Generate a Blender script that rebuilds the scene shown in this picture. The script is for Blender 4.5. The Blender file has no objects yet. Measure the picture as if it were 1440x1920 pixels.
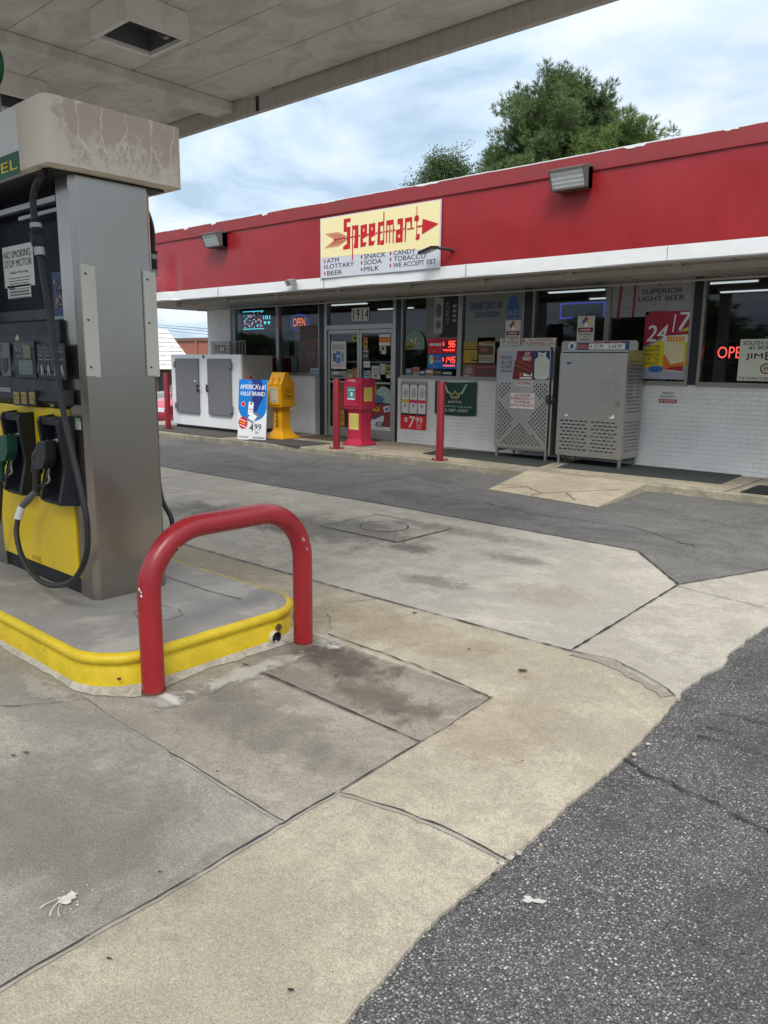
import bpy, bmesh, math, random
from mathutils import Vector, Matrix, noise
random.seed(7)
R = math.radians
S = bpy.context.scene
COL = S.collection
# ------------------------------------------------------------------ camera
CAMH = 1.6; YAW, PITCH, ROLL = R(41.5), R(10.94), R(.63); FPX = 1443.0
_f = Vector((-math.sin(YAW)*math.cos(PITCH), math.cos(YAW)*math.cos(PITCH), -math.sin(PITCH)))
_r = Vector((math.cos(YAW), math.sin(YAW), 0)); _u = _r.cross(_f)
CR = _r*math.cos(ROLL)+_u*math.sin(ROLL); CU = _u*math.cos(ROLL)-_r*math.sin(ROLL)
cd = bpy.data.cameras.new('camera'); cam = bpy.data.objects.new('camera', cd); COL.objects.link(cam)
cam.matrix_world = Matrix.Translation((0, 0, CAMH)) @ Matrix((CR, CU, -_f)).transposed().to_4x4()
cd.sensor_fit = 'VERTICAL'; cd.sensor_height = 32; cd.lens = 32*FPX/1920; cd.clip_start = .05; cd.clip_end = 3000
S.camera = cam
def ray(px, py): return _f+CR*((px-720)/FPX)-CU*((py-960)/FPX)
def P(px, py, ax, v):                       # point of the real plane axis=v seen at photo pixel (calibrated measuring aid)
    o = Vector((0, 0, CAMH)); d = ray(px, py); return o+d*((v-o[ax])/d[ax])
# ------------------------------------------------------------------ world
SUN_EL, SUN_AZ = R(50), R(140)
W = bpy.data.worlds.new('World'); S.world = W; W.use_nodes = True
nt = W.node_tree; nt.nodes.clear()
def N(t, k, **kw):
    n = t.nodes.new(k)
    for a, b in kw.items():
        if a.startswith('i_'):
            n.inputs[int(a[2:]) if a[2:].isdigit() else a[2:].replace('_', ' ')].default_value = b
        else: setattr(n, a, b)
    return n
sky = N(nt, 'ShaderNodeTexSky', sky_type='NISHITA', sun_disc=False, sun_elevation=SUN_EL, sun_rotation=SUN_AZ, air_density=1.0, dust_density=1.5)
tc = N(nt, 'ShaderNodeTexCoord'); sp = N(nt, 'ShaderNodeSeparateXYZ'); nt.links.new(tc.outputs['Generated'], sp.inputs[0])
mz = N(nt, 'ShaderNodeMath', operation='ADD', i_1=.16); nt.links.new(sp.outputs[2], mz.inputs[0])
mz2 = N(nt, 'ShaderNodeMath', operation='MAXIMUM', i_1=.05); nt.links.new(mz.outputs[0], mz2.inputs[0])
cb = N(nt, 'ShaderNodeCombineXYZ')
for i in (0, 1):
    dv = N(nt, 'ShaderNodeMath', operation='DIVIDE'); nt.links.new(sp.outputs[i], dv.inputs[0]); nt.links.new(mz2.outputs[0], dv.inputs[1]); nt.links.new(dv.outputs[0], cb.inputs[i])
nz = N(nt, 'ShaderNodeTexNoise', i_Scale=1.7, i_Detail=9, i_Roughness=.56, i_Distortion=.35); nt.links.new(cb.outputs[0], nz.inputs['Vector'])
nz2 = N(nt, 'ShaderNodeTexNoise', i_Scale=.55, i_Detail=5, i_Roughness=.5); nt.links.new(cb.outputs[0], nz2.inputs['Vector'])
rp = N(nt, 'ShaderNodeValToRGB'); cr = rp.color_ramp
cr.elements[0].position = .39; cr.elements[0].color = (4.6, 6.0, 7.6, 1)
cr.elements[1].position = .60; cr.elements[1].color = (8.3, 9.1, 10.0, 1)
e = cr.elements.new(.47); e.color = (6.0, 7.5, 9.1, 1)
nt.links.new(nz.outputs[0], rp.inputs[0])
rp2 = N(nt, 'ShaderNodeValToRGB'); rp2.color_ramp.elements[0].position = .38; rp2.color_ramp.elements[1].position = .66
rp2.color_ramp.elements[0].color = (.80,)*3+(1,); rp2.color_ramp.elements[1].color = (.97,)*3+(1,)
nt.links.new(nz2.outputs[0], rp2.inputs[0])
mx = N(nt, 'ShaderNodeMix', data_type='RGBA'); nt.links.new(rp2.outputs[0], mx.inputs[0])
nt.links.new(sky.outputs[0], mx.inputs[6]); nt.links.new(rp.outputs[0], mx.inputs[7])
# overcast: brighter towards the zenith
zr = N(nt, 'ShaderNodeMapRange', i_1=.3, i_2=1.0, i_3=1.0, i_4=1.9); nt.links.new(sp.outputs[2], zr.inputs[0])
vm = N(nt, 'ShaderNodeVectorMath', operation='SCALE'); nt.links.new(mx.outputs[2], vm.inputs[0]); nt.links.new(zr.outputs[0], vm.inputs[3])
zw = N(nt, 'ShaderNodeMapRange', i_1=.35, i_2=.75, i_3=0.0, i_4=.85); nt.links.new(sp.outputs[2], zw.inputs[0])
wm = N(nt, 'ShaderNodeMix', data_type='RGBA'); wm.inputs[7].default_value = (15.5, 15.3, 14.6, 1); nt.links.new(zw.outputs[0], wm.inputs[0]); nt.links.new(vm.outputs[0], wm.inputs[6])
bg = N(nt, 'ShaderNodeBackground', i_1=.085); nt.links.new(wm.outputs[2], bg.inputs[0])
ow = N(nt, 'ShaderNodeOutputWorld'); nt.links.new(bg.outputs[0], ow.inputs[0])
sl = bpy.data.lights.new('sun', 'SUN'); sl.energy = 2.0; sl.angle = R(25); sl.color = (1, .95, .88)
so = bpy.data.objects.new('sun', sl); COL.objects.link(so)
# sun direction: azimuth measured clockwise from +Y as in the sky texture
sd = Vector((math.sin(SUN_AZ)*math.cos(SUN_EL), math.cos(SUN_AZ)*math.cos(SUN_EL), math.sin(SUN_EL)))
so.rotation_euler = sd.to_track_quat('Z', 'Y').to_euler(); so.location = (-6, -4, 12)
S.view_settings.view_transform = 'Standard'; S.view_settings.look = 'None'; S.view_settings.gamma = 1
S.view_settings.exposure = 0.47
S.cycles.max_bounces = 8; S.cycles.transparent_max_bounces = 12
# ------------------------------------------------------------------ materials
MC = {}
def srgb(r, g, b): return tuple(((c/255/12.92) if c/255 <= .04045 else ((c/255+.055)/1.055)**2.4) for c in (r, g, b))
def newmat(name):
    m = bpy.data.materials.new(name); m.use_nodes = True; t = m.node_tree; t.nodes.clear()
    b = N(t, 'ShaderNodeBsdfPrincipled'); o = N(t, 'ShaderNodeOutputMaterial'); t.links.new(b.outputs[0], o.inputs[0])
    return m, t, b
def mixc(t, fac, a, b):
    m = N(t, 'ShaderNodeMix', data_type='RGBA')
    for i, v in ((0, fac), (6, a), (7, b)):
        if hasattr(v, 'links'): t.links.new(v, m.inputs[i])
        elif i == 0: m.inputs[0].default_value = v
        else: m.inputs[i].default_value = (*v, 1)
    return m.outputs[2]
def ramp(t, src, p0, p1, c0=0, c1=1):
    r = N(t, 'ShaderNodeMapRange', i_1=p0, i_2=p1, i_3=c0, i_4=c1); t.links.new(src, r.inputs[0]); return r.outputs[0]
def noi(t, co, scale, detail=4, rough=.55, dist=0, sc=None):
    n = N(t, 'ShaderNodeTexNoise', i_Scale=scale, i_Detail=detail, i_Roughness=rough, i_Distortion=dist)
    if sc:
        mp = N(t, 'ShaderNodeMapping'); mp.inputs['Scale'].default_value = sc; t.links.new(co, mp.inputs[0]); co = mp.outputs[0]
    t.links.new(co, n.inputs['Vector']); return n.outputs[0]
def geo(t): return N(t, 'ShaderNodeNewGeometry').outputs['Position']
def pm(name, col, rough=.5, metal=0, var=.12, vs=6, bump=.0, bs=60, dirt=None, damt=.4, dsc=None, dth=(.5, .75), spec=.5):
    if name in MC: return MC[name]
    m, t, b = newmat(name); co = geo(t)
    n1 = noi(t, co, vs, 5)
    c = mixc(t, n1, tuple(max(0, x*(1-var)) for x in col), tuple(min(1, x*(1+var)) for x in col))
    if dirt:
        d = ramp(t, noi(t, co, 3.1, 8, .65, .3, dsc), dth[0], dth[1], 0, damt); c = mixc(t, d, c, dirt)
    t.links.new(c, b.inputs['Base Color'])
    b.inputs['Metallic'].default_value = metal; b.inputs['Specular IOR Level'].default_value = spec
    t.links.new(ramp(t, noi(t, co, vs*3, 3), .2, .8, max(0, rough-.08), min(1, rough+.08)), b.inputs['Roughness'])
    if bump:
        bp = N(t, 'ShaderNodeBump', i_0=bump, i_1=.004); t.links.new(noi(t, co, bs, 4), bp.inputs['Height']); t.links.new(bp.outputs[0], b.inputs['Normal'])
    MC[name] = m; return m
def emit(name, col, s):
    if name in MC: return MC[name]
    m, t, b = newmat(name); b.inputs['Base Color'].default_value = (*[c*.3 for c in col], 1); b.inputs['Emission Color'].default_value = (*col, 1); b.inputs['Emission Strength'].default_value = s
    MC[name] = m; return m
def ink(name, r, g, b_, rough=.5):
    return pm('print_'+name, srgb(r, g, b_), rough, var=.05, vs=15)
def concrete(name, base, tint, stain=None, samt=.5, agg=.35, sscale=.9, chip=.5):
    m, t, b = newmat(name); co = geo(t)
    big = ramp(t, noi(t, co, .9, 8, .66, .5), .44, .57); c = mixc(t, big, base, tint)
    mid = ramp(t, noi(t, co, 5.5, 10, .76, .4), .475, .545, 0, .62); c = mixc(t, mid, c, tuple(x*.58 for x in base)); c = mixc(t, ramp(t, noi(t, co, 2.3, 10, .74, .8), .495, .55, 0, .5), c, tuple(min(.8, x*1.28) for x in base)); c = mixc(t, ramp(t, noi(t, co, 16, 8, .8), .51, .57, 0, .33), c, tuple(x*.5 for x in base))
    if stain:
        s = ramp(t, noi(t, co, sscale, 10, .76, .8), .47, .56, 0, samt); c = mixc(t, s, c, stain)
    fn = ramp(t, noi(t, co, 150, 3, .6), .32, .68); c = mixc(t, fn, tuple(x*.62 for x in base), c) if False else mixc(t, N(t, 'ShaderNodeMath', operation='MULTIPLY', i_1=agg).outputs[0], c, base)
    # speckle: dark sand grains and pale chips
    d = ramp(t, noi(t, co, 170, 2, .7), .36, .5, agg*1.2, 0); c = mixc(t, d, c, tuple(x*.45 for x in base))
    g2 = ramp(t, noi(t, co, 150, 6, .9, .6), .43, .57); c = mixc(t, g2, mixc(t, .36, c, (.03, .028, .025)), mixc(t, .16, c, (.78, .75, .69)))
    g3 = ramp(t, noi(t, co, 42, 8, .9), .435, .49, .42, 0); c = mixc(t, g3, c, tuple(x*.45 for x in base))
    v = N(t, 'ShaderNodeTexVoronoi', i_Scale=150, feature='F1'); t.links.new(co, v.inputs['Vector'])
    hs = N(t, 'ShaderNodeSeparateColor'); t.links.new(v.outputs['Color'], hs.inputs[0])
    pick = ramp(t, hs.outputs[0], .72, .95); nr = ramp(t, v.outputs['Distance'], .18, .42, chip, 0)
    mm = N(t, 'ShaderNodeMath', operation='MULTIPLY'); t.links.new(pick, mm.inputs[0]); t.links.new(nr, mm.inputs[1])
    c = mixc(t, mm.outputs[0], c, (.52, .5, .46))
    pick2 = ramp(t, hs.outputs[1], .88, .93); mm2 = N(t, 'ShaderNodeMath', operation='MULTIPLY'); t.links.new(pick2, mm2.inputs[0]); t.links.new(nr, mm2.inputs[1])
    c = mixc(t, mm2.outputs[0], c, (.05, .045, .04))
    t.links.new(c, b.inputs['Base Color']); b.inputs['Roughness'].default_value = .86; b.inputs['Specular IOR Level'].default_value = .3
    h = N(t, 'ShaderNodeMath', operation='ADD'); t.links.new(noi(t, co, 110, 4, .7), h.inputs[0]); t.links.new(noi(t, co, 12, 3), h.inputs[1])
    bp = N(t, 'ShaderNodeBump', i_0=.5, i_1=.004); t.links.new(h.outputs[0], bp.inputs['Height']); t.links.new(bp.outputs[0], b.inputs['Normal'])
    MC[name] = m; return m
def asphalt(name, base, scale=85, amt=.8, stone=(.30, .30, .31), thr=.45):
    m, t, b = newmat(name); co = geo(t)
    v = N(t, 'ShaderNodeTexVoronoi', i_Scale=scale, feature='F1'); v.inputs['Randomness'].default_value = 1
    dn = N(t, 'ShaderNodeTexNoise', i_Scale=60); t.links.new(co, dn.inputs['Vector'])
    wv = N(t, 'ShaderNodeVectorMath', operation='MULTIPLY_ADD'); wv.inputs[1].default_value = (.008,)*3; t.links.new(dn.outputs['Color'], wv.inputs[0]); t.links.new(co, wv.inputs[2])
    t.links.new(wv.outputs[0], v.inputs['Vector'])
    hs = N(t, 'ShaderNodeSeparateColor'); t.links.new(v.outputs['Color'], hs.inputs[0])
    pick = ramp(t, hs.outputs[0], thr, 1.0); nr = ramp(t, v.outputs['Distance'], .25, .5, 1, 0)
    mm = N(t, 'ShaderNodeMath', operation='MULTIPLY'); t.links.new(pick, mm.inputs[0]); t.links.new(nr, mm.inputs[1])
    big = ramp(t, noi(t, co, .8, 6, .65, .5), .35, .7); c0 = mixc(t, big, base, tuple(x*1.55 for x in base))
    c0 = mixc(t, ramp(t, noi(t, co, 130, 3), .3, .7), tuple(x*.5 for x in base), c0)
    k = N(t, 'ShaderNodeMath', operation='MULTIPLY', i_1=amt); t.links.new(mm.outputs[0], k.inputs[0])
    v2 = N(t, 'ShaderNodeTexVoronoi', i_Scale=scale*2.1, feature='F1'); t.links.new(wv.outputs[0], v2.inputs['Vector']); h2 = N(t, 'ShaderNodeSeparateColor'); t.links.new(v2.outputs['Color'], h2.inputs[0])
    sm_ = N(t, 'ShaderNodeMath', operation='MULTIPLY'); t.links.new(ramp(t, h2.outputs[0], .35, 1.0, 0, .75), sm_.inputs[0]); t.links.new(ramp(t, v2.outputs['Distance'], .3, .6, 1, 0), sm_.inputs[1])
    c0 = mixc(t, sm_.outputs[0], c0, tuple(x*.7 for x in stone))
    sc_ = mixc(t, hs.outputs[1], tuple(x*.45 for x in stone), tuple(min(.8, x*1.25) for x in stone))
    c = mixc(t, k.outputs[0], c0, sc_); c = mixc(t, ramp(t, noi(t, co, 2.5, 9, .75, .5), .5, .58, 0, .3), c, tuple(x*1.5 for x in base)); c = mixc(t, ramp(t, noi(t, co, .9, 9, .75, .9), .50, .58, 0, .4), c, tuple(x*.45 for x in base)); t.links.new(c, b.inputs['Base Color'])
    b.inputs['Roughness'].default_value = .8; b.inputs['Specular IOR Level'].default_value = .35
    h = N(t, 'ShaderNodeMath', operation='ADD'); t.links.new(nr, h.inputs[0]); t.links.new(noi(t, co, 14, 5, .7), h.inputs[1])
    bp = N(t, 'ShaderNodeBump', i_0=.75, i_1=.006); t.links.new(h.outputs[0], bp.inputs['Height']); t.links.new(bp.outputs[0], b.inputs['Normal'])
    MC[name] = m; return m
def steel(name, col=(.50, .49, .47), rough=.3, horiz=False):
    m, t, b = newmat(name); co = geo(t)
    s = (1.2, 1.2, 260) if horiz else (260, 260, 1.2)
    st = noi(t, co, 1, 3, .6, 0, s); bl = noi(t, co, 1.7, 4, .6)
    c = mixc(t, ramp(t, st, .3, .7), tuple(x*.95 for x in col), col); c = mixc(t, ramp(t, bl, .4, .75, 0, .35), c, tuple(x*q for x, q in zip(col, (.8, .72, .6))))
    t.links.new(c, b.inputs['Base Color']); b.inputs['Metallic'].default_value = .92
    a = N(t, 'ShaderNodeMath', operation='ADD'); t.links.new(ramp(t, st, .2, .8, rough-.02, rough+.04), a.inputs[0]); t.links.new(ramp(t, bl, .3, .7, -.02, .06), a.inputs[1])
    t.links.new(a.outputs[0], b.inputs['Roughness'])
    bp = N(t, 'ShaderNodeBump', i_0=.12, i_1=.004); t.links.new(noi(t, co, 2.2, 2), bp.inputs['Height']); t.links.new(bp.outputs[0], b.inputs['Normal'])
    MC[name] = m; return m
def chipped(name, col, under, thr=.72, sc=14, rough=.35, under2=None):
    m, t, b = newmat(name); co = geo(t)
    c = mixc(t, noi(t, co, 4, 5), tuple(x*.86 for x in col), tuple(x*1.1 for x in col))
    c = mixc(t, ramp(t, noi(t, co, 4.5, 9, .75, .5), .49, .58, 0, .45), c, tuple(x*.66 for x in col)); c = mixc(t, ramp(t, noi(t, co, 90, 3, .7), .56, .62, 0, .3), c, tuple(x*.4+.02 for x in col))
    k = ramp(t, noi(t, co, sc, 6, .6, .4), thr, thr+.015); c = mixc(t, ramp(t, noi(t, co, 40, 5, .7), .66, .7, 0, .5), c, tuple(x*.5 for x in col))
    c = mixc(t, k, c, under)
    if under2: c = mixc(t, ramp(t, noi(t, co, sc, 6, .6, .4), thr+.02, thr+.03), c, under2)
    t.links.new(c, b.inputs['Base Color']); t.links.new(ramp(t, k, 0, 1, rough, .8), b.inputs['Roughness'])
    h = N(t, 'ShaderNodeMath', operation='SUBTRACT'); t.links.new(noi(t, co, 35, 4), h.inputs[0]); t.links.new(k, h.inputs[1])
    bp = N(t, 'ShaderNodeBump', i_0=.25, i_1=.003); t.links.new(h.outputs[0], bp.inputs['Height']); t.links.new(bp.outputs[0], b.inputs['Normal'])
    MC[name] = m; return m
def brick(name, c1, c2, mortar, bw=.203, rh=.067, ms=.006, bump=.6, worn=0.0, dirt=None):
    m, t, b = newmat(name); g = geo(t); s = N(t, 'ShaderNodeSeparateXYZ'); t.links.new(g, s.inputs[0])
    a = N(t, 'ShaderNodeMath', operation='ADD'); t.links.new(s.outputs[0], a.inputs[0]); t.links.new(s.outputs[1], a.inputs[1])
    cb = N(t, 'ShaderNodeCombineXYZ'); t.links.new(a.outputs[0], cb.inputs[0]); t.links.new(s.outputs[2], cb.inputs[1])
    dn = N(t, 'ShaderNodeTexNoise', i_Scale=9.0); t.links.new(g, dn.inputs['Vector'])
    wv = N(t, 'ShaderNodeVectorMath', operation='MULTIPLY_ADD'); wv.inputs[1].default_value = (.006,)*3; t.links.new(dn.outputs['Color'], wv.inputs[0]); t.links.new(cb.outputs[0], wv.inputs[2])
    k = N(t, 'ShaderNodeTexBrick'); k.inputs['Scale'].default_value = 1
    k.inputs['Brick Width'].default_value = bw; k.inputs['Row Height'].default_value = rh; k.inputs['Mortar Size'].default_value = ms; k.inputs['Mortar Smooth'].default_value = .4
    k.inputs['Color1'].default_value = (*c1, 1); k.inputs['Color2'].default_value = (*c2, 1); k.inputs['Mortar'].default_value = (*mortar, 1)
    t.links.new(wv.outputs[0], k.inputs['Vector'])
    c = mixc(t, ramp(t, noi(t, g, 3, 6, .6), .3, .75, 0, .22), k.outputs[0], tuple(x*.6 for x in c1))
    # mortar gaps only here and there where the paint has filled them
    c = mixc(t, ramp(t, noi(t, g, 2.3, 5, .6), .42, .62, .75, 0), c, c1)
    if dirt: c = mixc(t, ramp(t, noi(t, g, 1.3, 7, .7, .5), .55, .8, 0, .5), c, dirt)
    t.links.new(c, b.inputs['Base Color']); b.inputs['Roughness'].default_value = .6
    h = N(t, 'ShaderNodeMath', operation='MULTIPLY_ADD', i_1=-1.0); t.links.new(k.outputs['Fac'], h.inputs[0]); t.links.new(ramp(t, noi(t, g, 40, 4), 0, 1, 0, .5), h.inputs[2])
    bp = N(t, 'ShaderNodeBump', i_0=bump, i_1=.008); t.links.new(h.outputs[0], bp.inputs['Height']); t.links.new(bp.outputs[0], b.inputs['Normal'])
    MC[name] = m; return m
def glass(name, tint=(.75, .8, .8), k=1.0):
    m = bpy.data.materials.new(name); m.use_nodes = True; t = m.node_tree; t.nodes.clear()
    tr = N(t, 'ShaderNodeBsdfTransparent'); tr.inputs[0].default_value = (*tint, 1)
    gl = N(t, 'ShaderNodeBsdfGlossy'); gl.inputs['Roughness'].default_value = .012; gl.inputs[0].default_value = (.95, .97, 1, 1)
    fr = N(t, 'ShaderNodeFresnel', i_0=1.52); mu = N(t, 'ShaderNodeMath', operation='MULTIPLY', i_1=k, use_clamp=True); t.links.new(fr.outputs[0], mu.inputs[0])
    g = geo(t); bp = N(t, 'ShaderNodeBump', i_0=.05, i_1=.01); t.links.new(noi(t, g, 1.5, 2), bp.inputs['Height']); t.links.new(bp.outputs[0], gl.inputs['Normal'])
    mx = N(t, 'ShaderNodeMixShader'); t.links.new(mu.outputs[0], mx.inputs[0]); t.links.new(tr.outputs[0], mx.inputs[1]); t.links.new(gl.outputs[0], mx.inputs[2])
    o = N(t, 'ShaderNodeOutputMaterial'); t.links.new(mx.outputs[0], o.inputs[0]); MC[name] = m; return m
# ------------------------------------------------------------------ mesh builder
class Frame:
    def __init__(s, o, u, v): s.o = Vector(o); s.u = Vector(u); s.v = Vector(v); s.n = s.u.cross(s.v)
    def __call__(s, a, b, c=0): return s.o+s.u*a+s.v*b+s.n*c
def FY(y): return Frame((0, y, 0), (1, 0, 0), (0, 0, 1))            # faces -Y, a=x, b=z
def FX(x): return Frame((x, 0, 0), (0, 1, 0), (0, 0, 1))            # faces +X, a=y, b=z
def FZ(z): return Frame((0, 0, z), (1, 0, 0), (0, 1, 0))            # faces up
class MB:
    def __init__(s): s.v = []; s.f = []; s.m = []; s.sm = []; s.mats = []
    def mi(s, m):
        if m not in s.mats: s.mats.append(m)
        return s.mats.index(m)
    def add(s, vs, fs, m, smooth=False):
        k = len(s.v); s.v += [tuple(v) for v in vs]; i = s.mi(m)
        for f in fs: s.f.append([k+q for q in f]); s.m.append(i); s.sm.append(smooth)
        return s
    def box(s, x0, x1, y0, y1, z0, z1, m):
        vs = [(x, y, z) for z in (z0, z1) for y in (y0, y1) for x in (x0, x1)]
        return s.add(vs, [(0, 2, 3, 1), (4, 5, 7, 6), (0, 1, 5, 4), (2, 6, 7, 3), (0, 4, 6, 2), (1, 3, 7, 5)], m)
    def fbox(s, F, a0, a1, b0, b1, c0, c1, m):
        vs = [F(a, b, c) for c in (c0, c1) for b in (b0, b1) for a in (a0, a1)]
        return s.add(vs, [(0, 2, 3, 1), (4, 5, 7, 6), (0, 1, 5, 4), (2, 6, 7, 3), (0, 4, 6, 2), (1, 3, 7, 5)], m)
    def rect(s, F, a0, a1, b0, b1, c, m): return s.add([F(a0, b0, c), F(a1, b0, c), F(a1, b1, c), F(a0, b1, c)], [(0, 1, 2, 3)], m)
    def poly(s, F, pts, c, m): return s.add([F(a, b, c) for a, b in pts], [tuple(range(len(pts)))], m)
    def prism(s, F, pts, c0, c1, m, smooth=False):
        n = len(pts); vs = [F(a, b, c0) for a, b in pts]+[F(a, b, c1) for a, b in pts]
        s.add(vs, [tuple(range(n))[::-1], tuple(range(n, 2*n))], m)
        s.add(vs, [(i, (i+1) % n, n+(i+1) % n, n+i) for i in range(n)], m, smooth); return s
    def disc(s, F, a, b, r, c, m, n=20, rb=None, ph=0):
        rb = rb or r
        return s.poly(F, [(a+r*math.cos(ph+2*math.pi*i/n), b+rb*math.sin(ph+2*math.pi*i/n)) for i in range(n)], c, m)
    def tube(s, pts, r, m, n=12, caps=True, smooth=True):
        pts = [Vector(p) for p in pts]; rs = r if isinstance(r, (list, tuple)) else [r]*len(pts)
        vs = []; fs = []; prev = None
        for i, p in enumerate(pts):
            t = (pts[min(i+1, len(pts)-1)]-pts[max(i-1, 0)]).normalized()
            if prev is None:
                a = Vector((0, 0, 1)) if abs(t.z) < .9 else Vector((1, 0, 0)); x = t.cross(a).normalized()
            else: x = (prev-t*prev.dot(t)).normalized()
            prev = x; y = t.cross(x)
            vs += [p+(x*math.cos(2*math.pi*k/n)+y*math.sin(2*math.pi*k/n))*rs[i] for k in range(n)]
        for i in range(len(pts)-1):
            for k in range(n): fs.append((i*n+k, i*n+(k+1) % n, (i+1)*n+(k+1) % n, (i+1)*n+k))
        s.add(vs, fs, m, smooth)
        if caps:
            L = (len(pts)-1)*n; s.add(vs, [tuple(range(n))[::-1], tuple(range(L, L+n))], m)
        return s
    def mesh(s, F, me, m, f=lambda x, y: (x, y), c=0):
        return s.add([F(*f(v.co.x, v.co.y), c+v.co.z) for v in me.vertices], [tuple(p.vertices) for p in me.polygons], m)
    def text(s, F, body, a0, a1, b0, b1, c, m, bold=0.0, shear=0.0, mono=False):
        me = textmesh(body, 0, shear)
        xs = [v.co.x for v in me.vertices]; ys = [v.co.y for v in me.vertices]
        x0, x1, y0, y1 = min(xs), max(xs), min(ys), max(ys)
        k = min(bold, .03)*1.5*(b1-b0) if bold else 0; a1 -= k
        s.mesh(F, me, m, lambda x, y: (a0+(x-x0)/(x1-x0)*(a1-a0), b0+(y-y0)/(y1-y0)*(b1-b0)), c)
        if k: s.mesh(F, me, m, lambda x, y: (k+a0+(x-x0)/(x1-x0)*(a1-a0), b0+(y-y0)/(y1-y0)*(b1-b0)), c+.0004)
        return s
    def each(s, name, parent, fns, **kw):        # one object per piece
        for fn in fns:
            q = MB(); fn(q); q.build(name, parent, **kw)
    def build(s, name, parent=None, local=False, bevel=0, kind=None, smooth=False, subd=0, recalc=True):
        off = Vector((0, 0, 0)) if (local or parent is None) else wloc(parent)
        me = bpy.data.meshes.new(name); me.from_pydata([tuple(Vector(v)-off) for v in s.v], [], s.f)
        for mt in s.mats: me.materials.append(mt)
        me.polygons.foreach_set('material_index', s.m); me.polygons.foreach_set('use_smooth', [True]*len(s.f) if smooth else s.sm); me.update()
        o = bpy.data.objects.new(name, me); COL.objects.link(o)
        if parent is not None: o.parent = parent
        if kind: o['kind'] = kind
        if bevel:
            bb = bmesh.new(); bb.from_mesh(me); bmesh.ops.remove_doubles(bb, verts=bb.verts, dist=1e-5); bmesh.ops.recalc_face_normals(bb, faces=bb.faces); bb.to_mesh(me); bb.free()
            md = o.modifiers.new('bevel', 'BEVEL'); md.width = bevel; md.segments = 2; md.limit_method = 'ANGLE'; md.angle_limit = R(40)
        if subd:
            md = o.modifiers.new('sub', 'SUBSURF'); md.levels = md.render_levels = subd
        return o
def wloc(o):
    v = Vector((0, 0, 0))
    while o is not None: v = v+o.location; o = o.parent
    return v
_TM = {}
def textmesh(body, bold=0, shear=0):
    k = (body, bold, shear)
    if k not in _TM:
        c = bpy.data.curves.new('t', 'FONT'); c.body = body; c.offset = bold; c.shear = shear; c.resolution_u = 3; c.space_line = .85
        o = bpy.data.objects.new('t', c); _TM[k] = bpy.data.meshes.new_from_object(o); bpy.data.objects.remove(o)
    return _TM[k]
def holed(loops, ext=0.0):
    c = bpy.data.curves.new('t', 'CURVE'); c.dimensions = '2D'; c.fill_mode = 'BOTH'; c.extrude = ext
    for L in loops:
        s = c.splines.new('POLY'); s.points.add(len(L)-1); s.use_cyclic_u = True
        for p, (x, y) in zip(s.points, L): p.co = (x, y, 0, 1)
    o = bpy.data.objects.new('t', c); me = bpy.data.meshes.new_from_object(o); bpy.data.objects.remove(o); return me
def thing(name, label, cat, loc=(0, 0, 0), rz=0, group=None):
    o = bpy.data.objects.new(name, None); COL.objects.link(o); o.empty_display_size = .2
    o.location = loc; o.rotation_euler = (0, 0, rz); return tag(o, label, cat, group)
def tag(o, label, cat, group=None):
    o['label'] = label; o['category'] = cat
    if group: o['group'] = group
    return o
def rr(x0, x1, y0, y1, r, n=5):
    pts = []
    for cx, cy, a in ((x1-r, y0+r, -90), (x1-r, y1-r, 0), (x0+r, y1-r, 90), (x0+r, y0+r, 180)):
        for i in range(n+1):
            t = R(a+90*i/n); pts.append((cx+r*math.cos(t), cy+r*math.sin(t)))
    return pts
def smooth_path(pts, k=6):
    pts = [Vector(p) for p in pts]; out = []
    for i in range(len(pts)-1):
        p0, p1, p2, p3 = pts[max(i-1, 0)], pts[i], pts[i+1], pts[min(i+2, len(pts)-1)]
        for j in range(k):
            t = j/k; out.append(.5*((2*p1)+(p2-p0)*t+(2*p0-5*p1+4*p2-p3)*t*t+(-p0+3*p1-3*p2+p3)*t**3))
    return out+[pts[-1]]
def sstep(a, b, x):
    t = max(0, min(1, (x-a)/(b-a))); return t*t*(3-2*t)
# ------------------------------------------------------------------ palette
M_asph = asphalt('asphalt_near', (.070, .069, .073), 92, 1.0, (.50, .495, .48), .30)
M_lane = asphalt('asphalt_lane', (.15, .148, .145), 60, .7, (.40, .395, .385), .35)
M_cA = concrete('concrete_grey', (.37, .345, .295), (.285, .265, .228), (.17, .157, .135), .6)
M_cB = concrete('concrete_warm', (.38, .345, .285), (.30, .27, .225), (.18, .16, .133), .6)
M_cC = concrete('concrete_brown', (.33, .285, .235), (.24, .205, .165), (.11, .085, .065), .65, sscale=1.5)
M_cD = concrete('concrete_tan', (.49, .44, .335), (.395, .355, .275), (.28, .24, .17), .55)
M_cD1 = concrete('concrete_tan_near', (.48, .43, .33), (.375, .338, .258), (.27, .235, .17), .6)
M_cE = concrete('concrete_exposed', (.53, .50, .435), (.43, .405, .355), (.31, .29, .26), .7, agg=.45, sscale=.7, chip=.6)
M_cF = concrete('concrete_pale', (.49, .465, .395), (.42, .40, .345), (.38, .34, .275), .5)
M_walk = concrete('concrete_walk', (.52, .45, .33), (.38, .33, .25), (.2, .175, .14), .7)
M_curb = concrete('concrete_curb', (.44, .40, .28), (.33, .30, .21), (.14, .125, .1), .8, sscale=2)
M_crack = pm('joint_dark', (.03, .028, .026), .95)
M_caulk = pm('joint_caulk', (.30, .285, .25), .9, var=.3, vs=12, bump=.3)
M_white = pm('white_paint', (.78, .80, .82), .45, var=.04, dirt=(.5, .5, .48), damt=.25)
M_black = pm('black_plastic', (.018, .018, .02), .5, var=.3)
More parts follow.
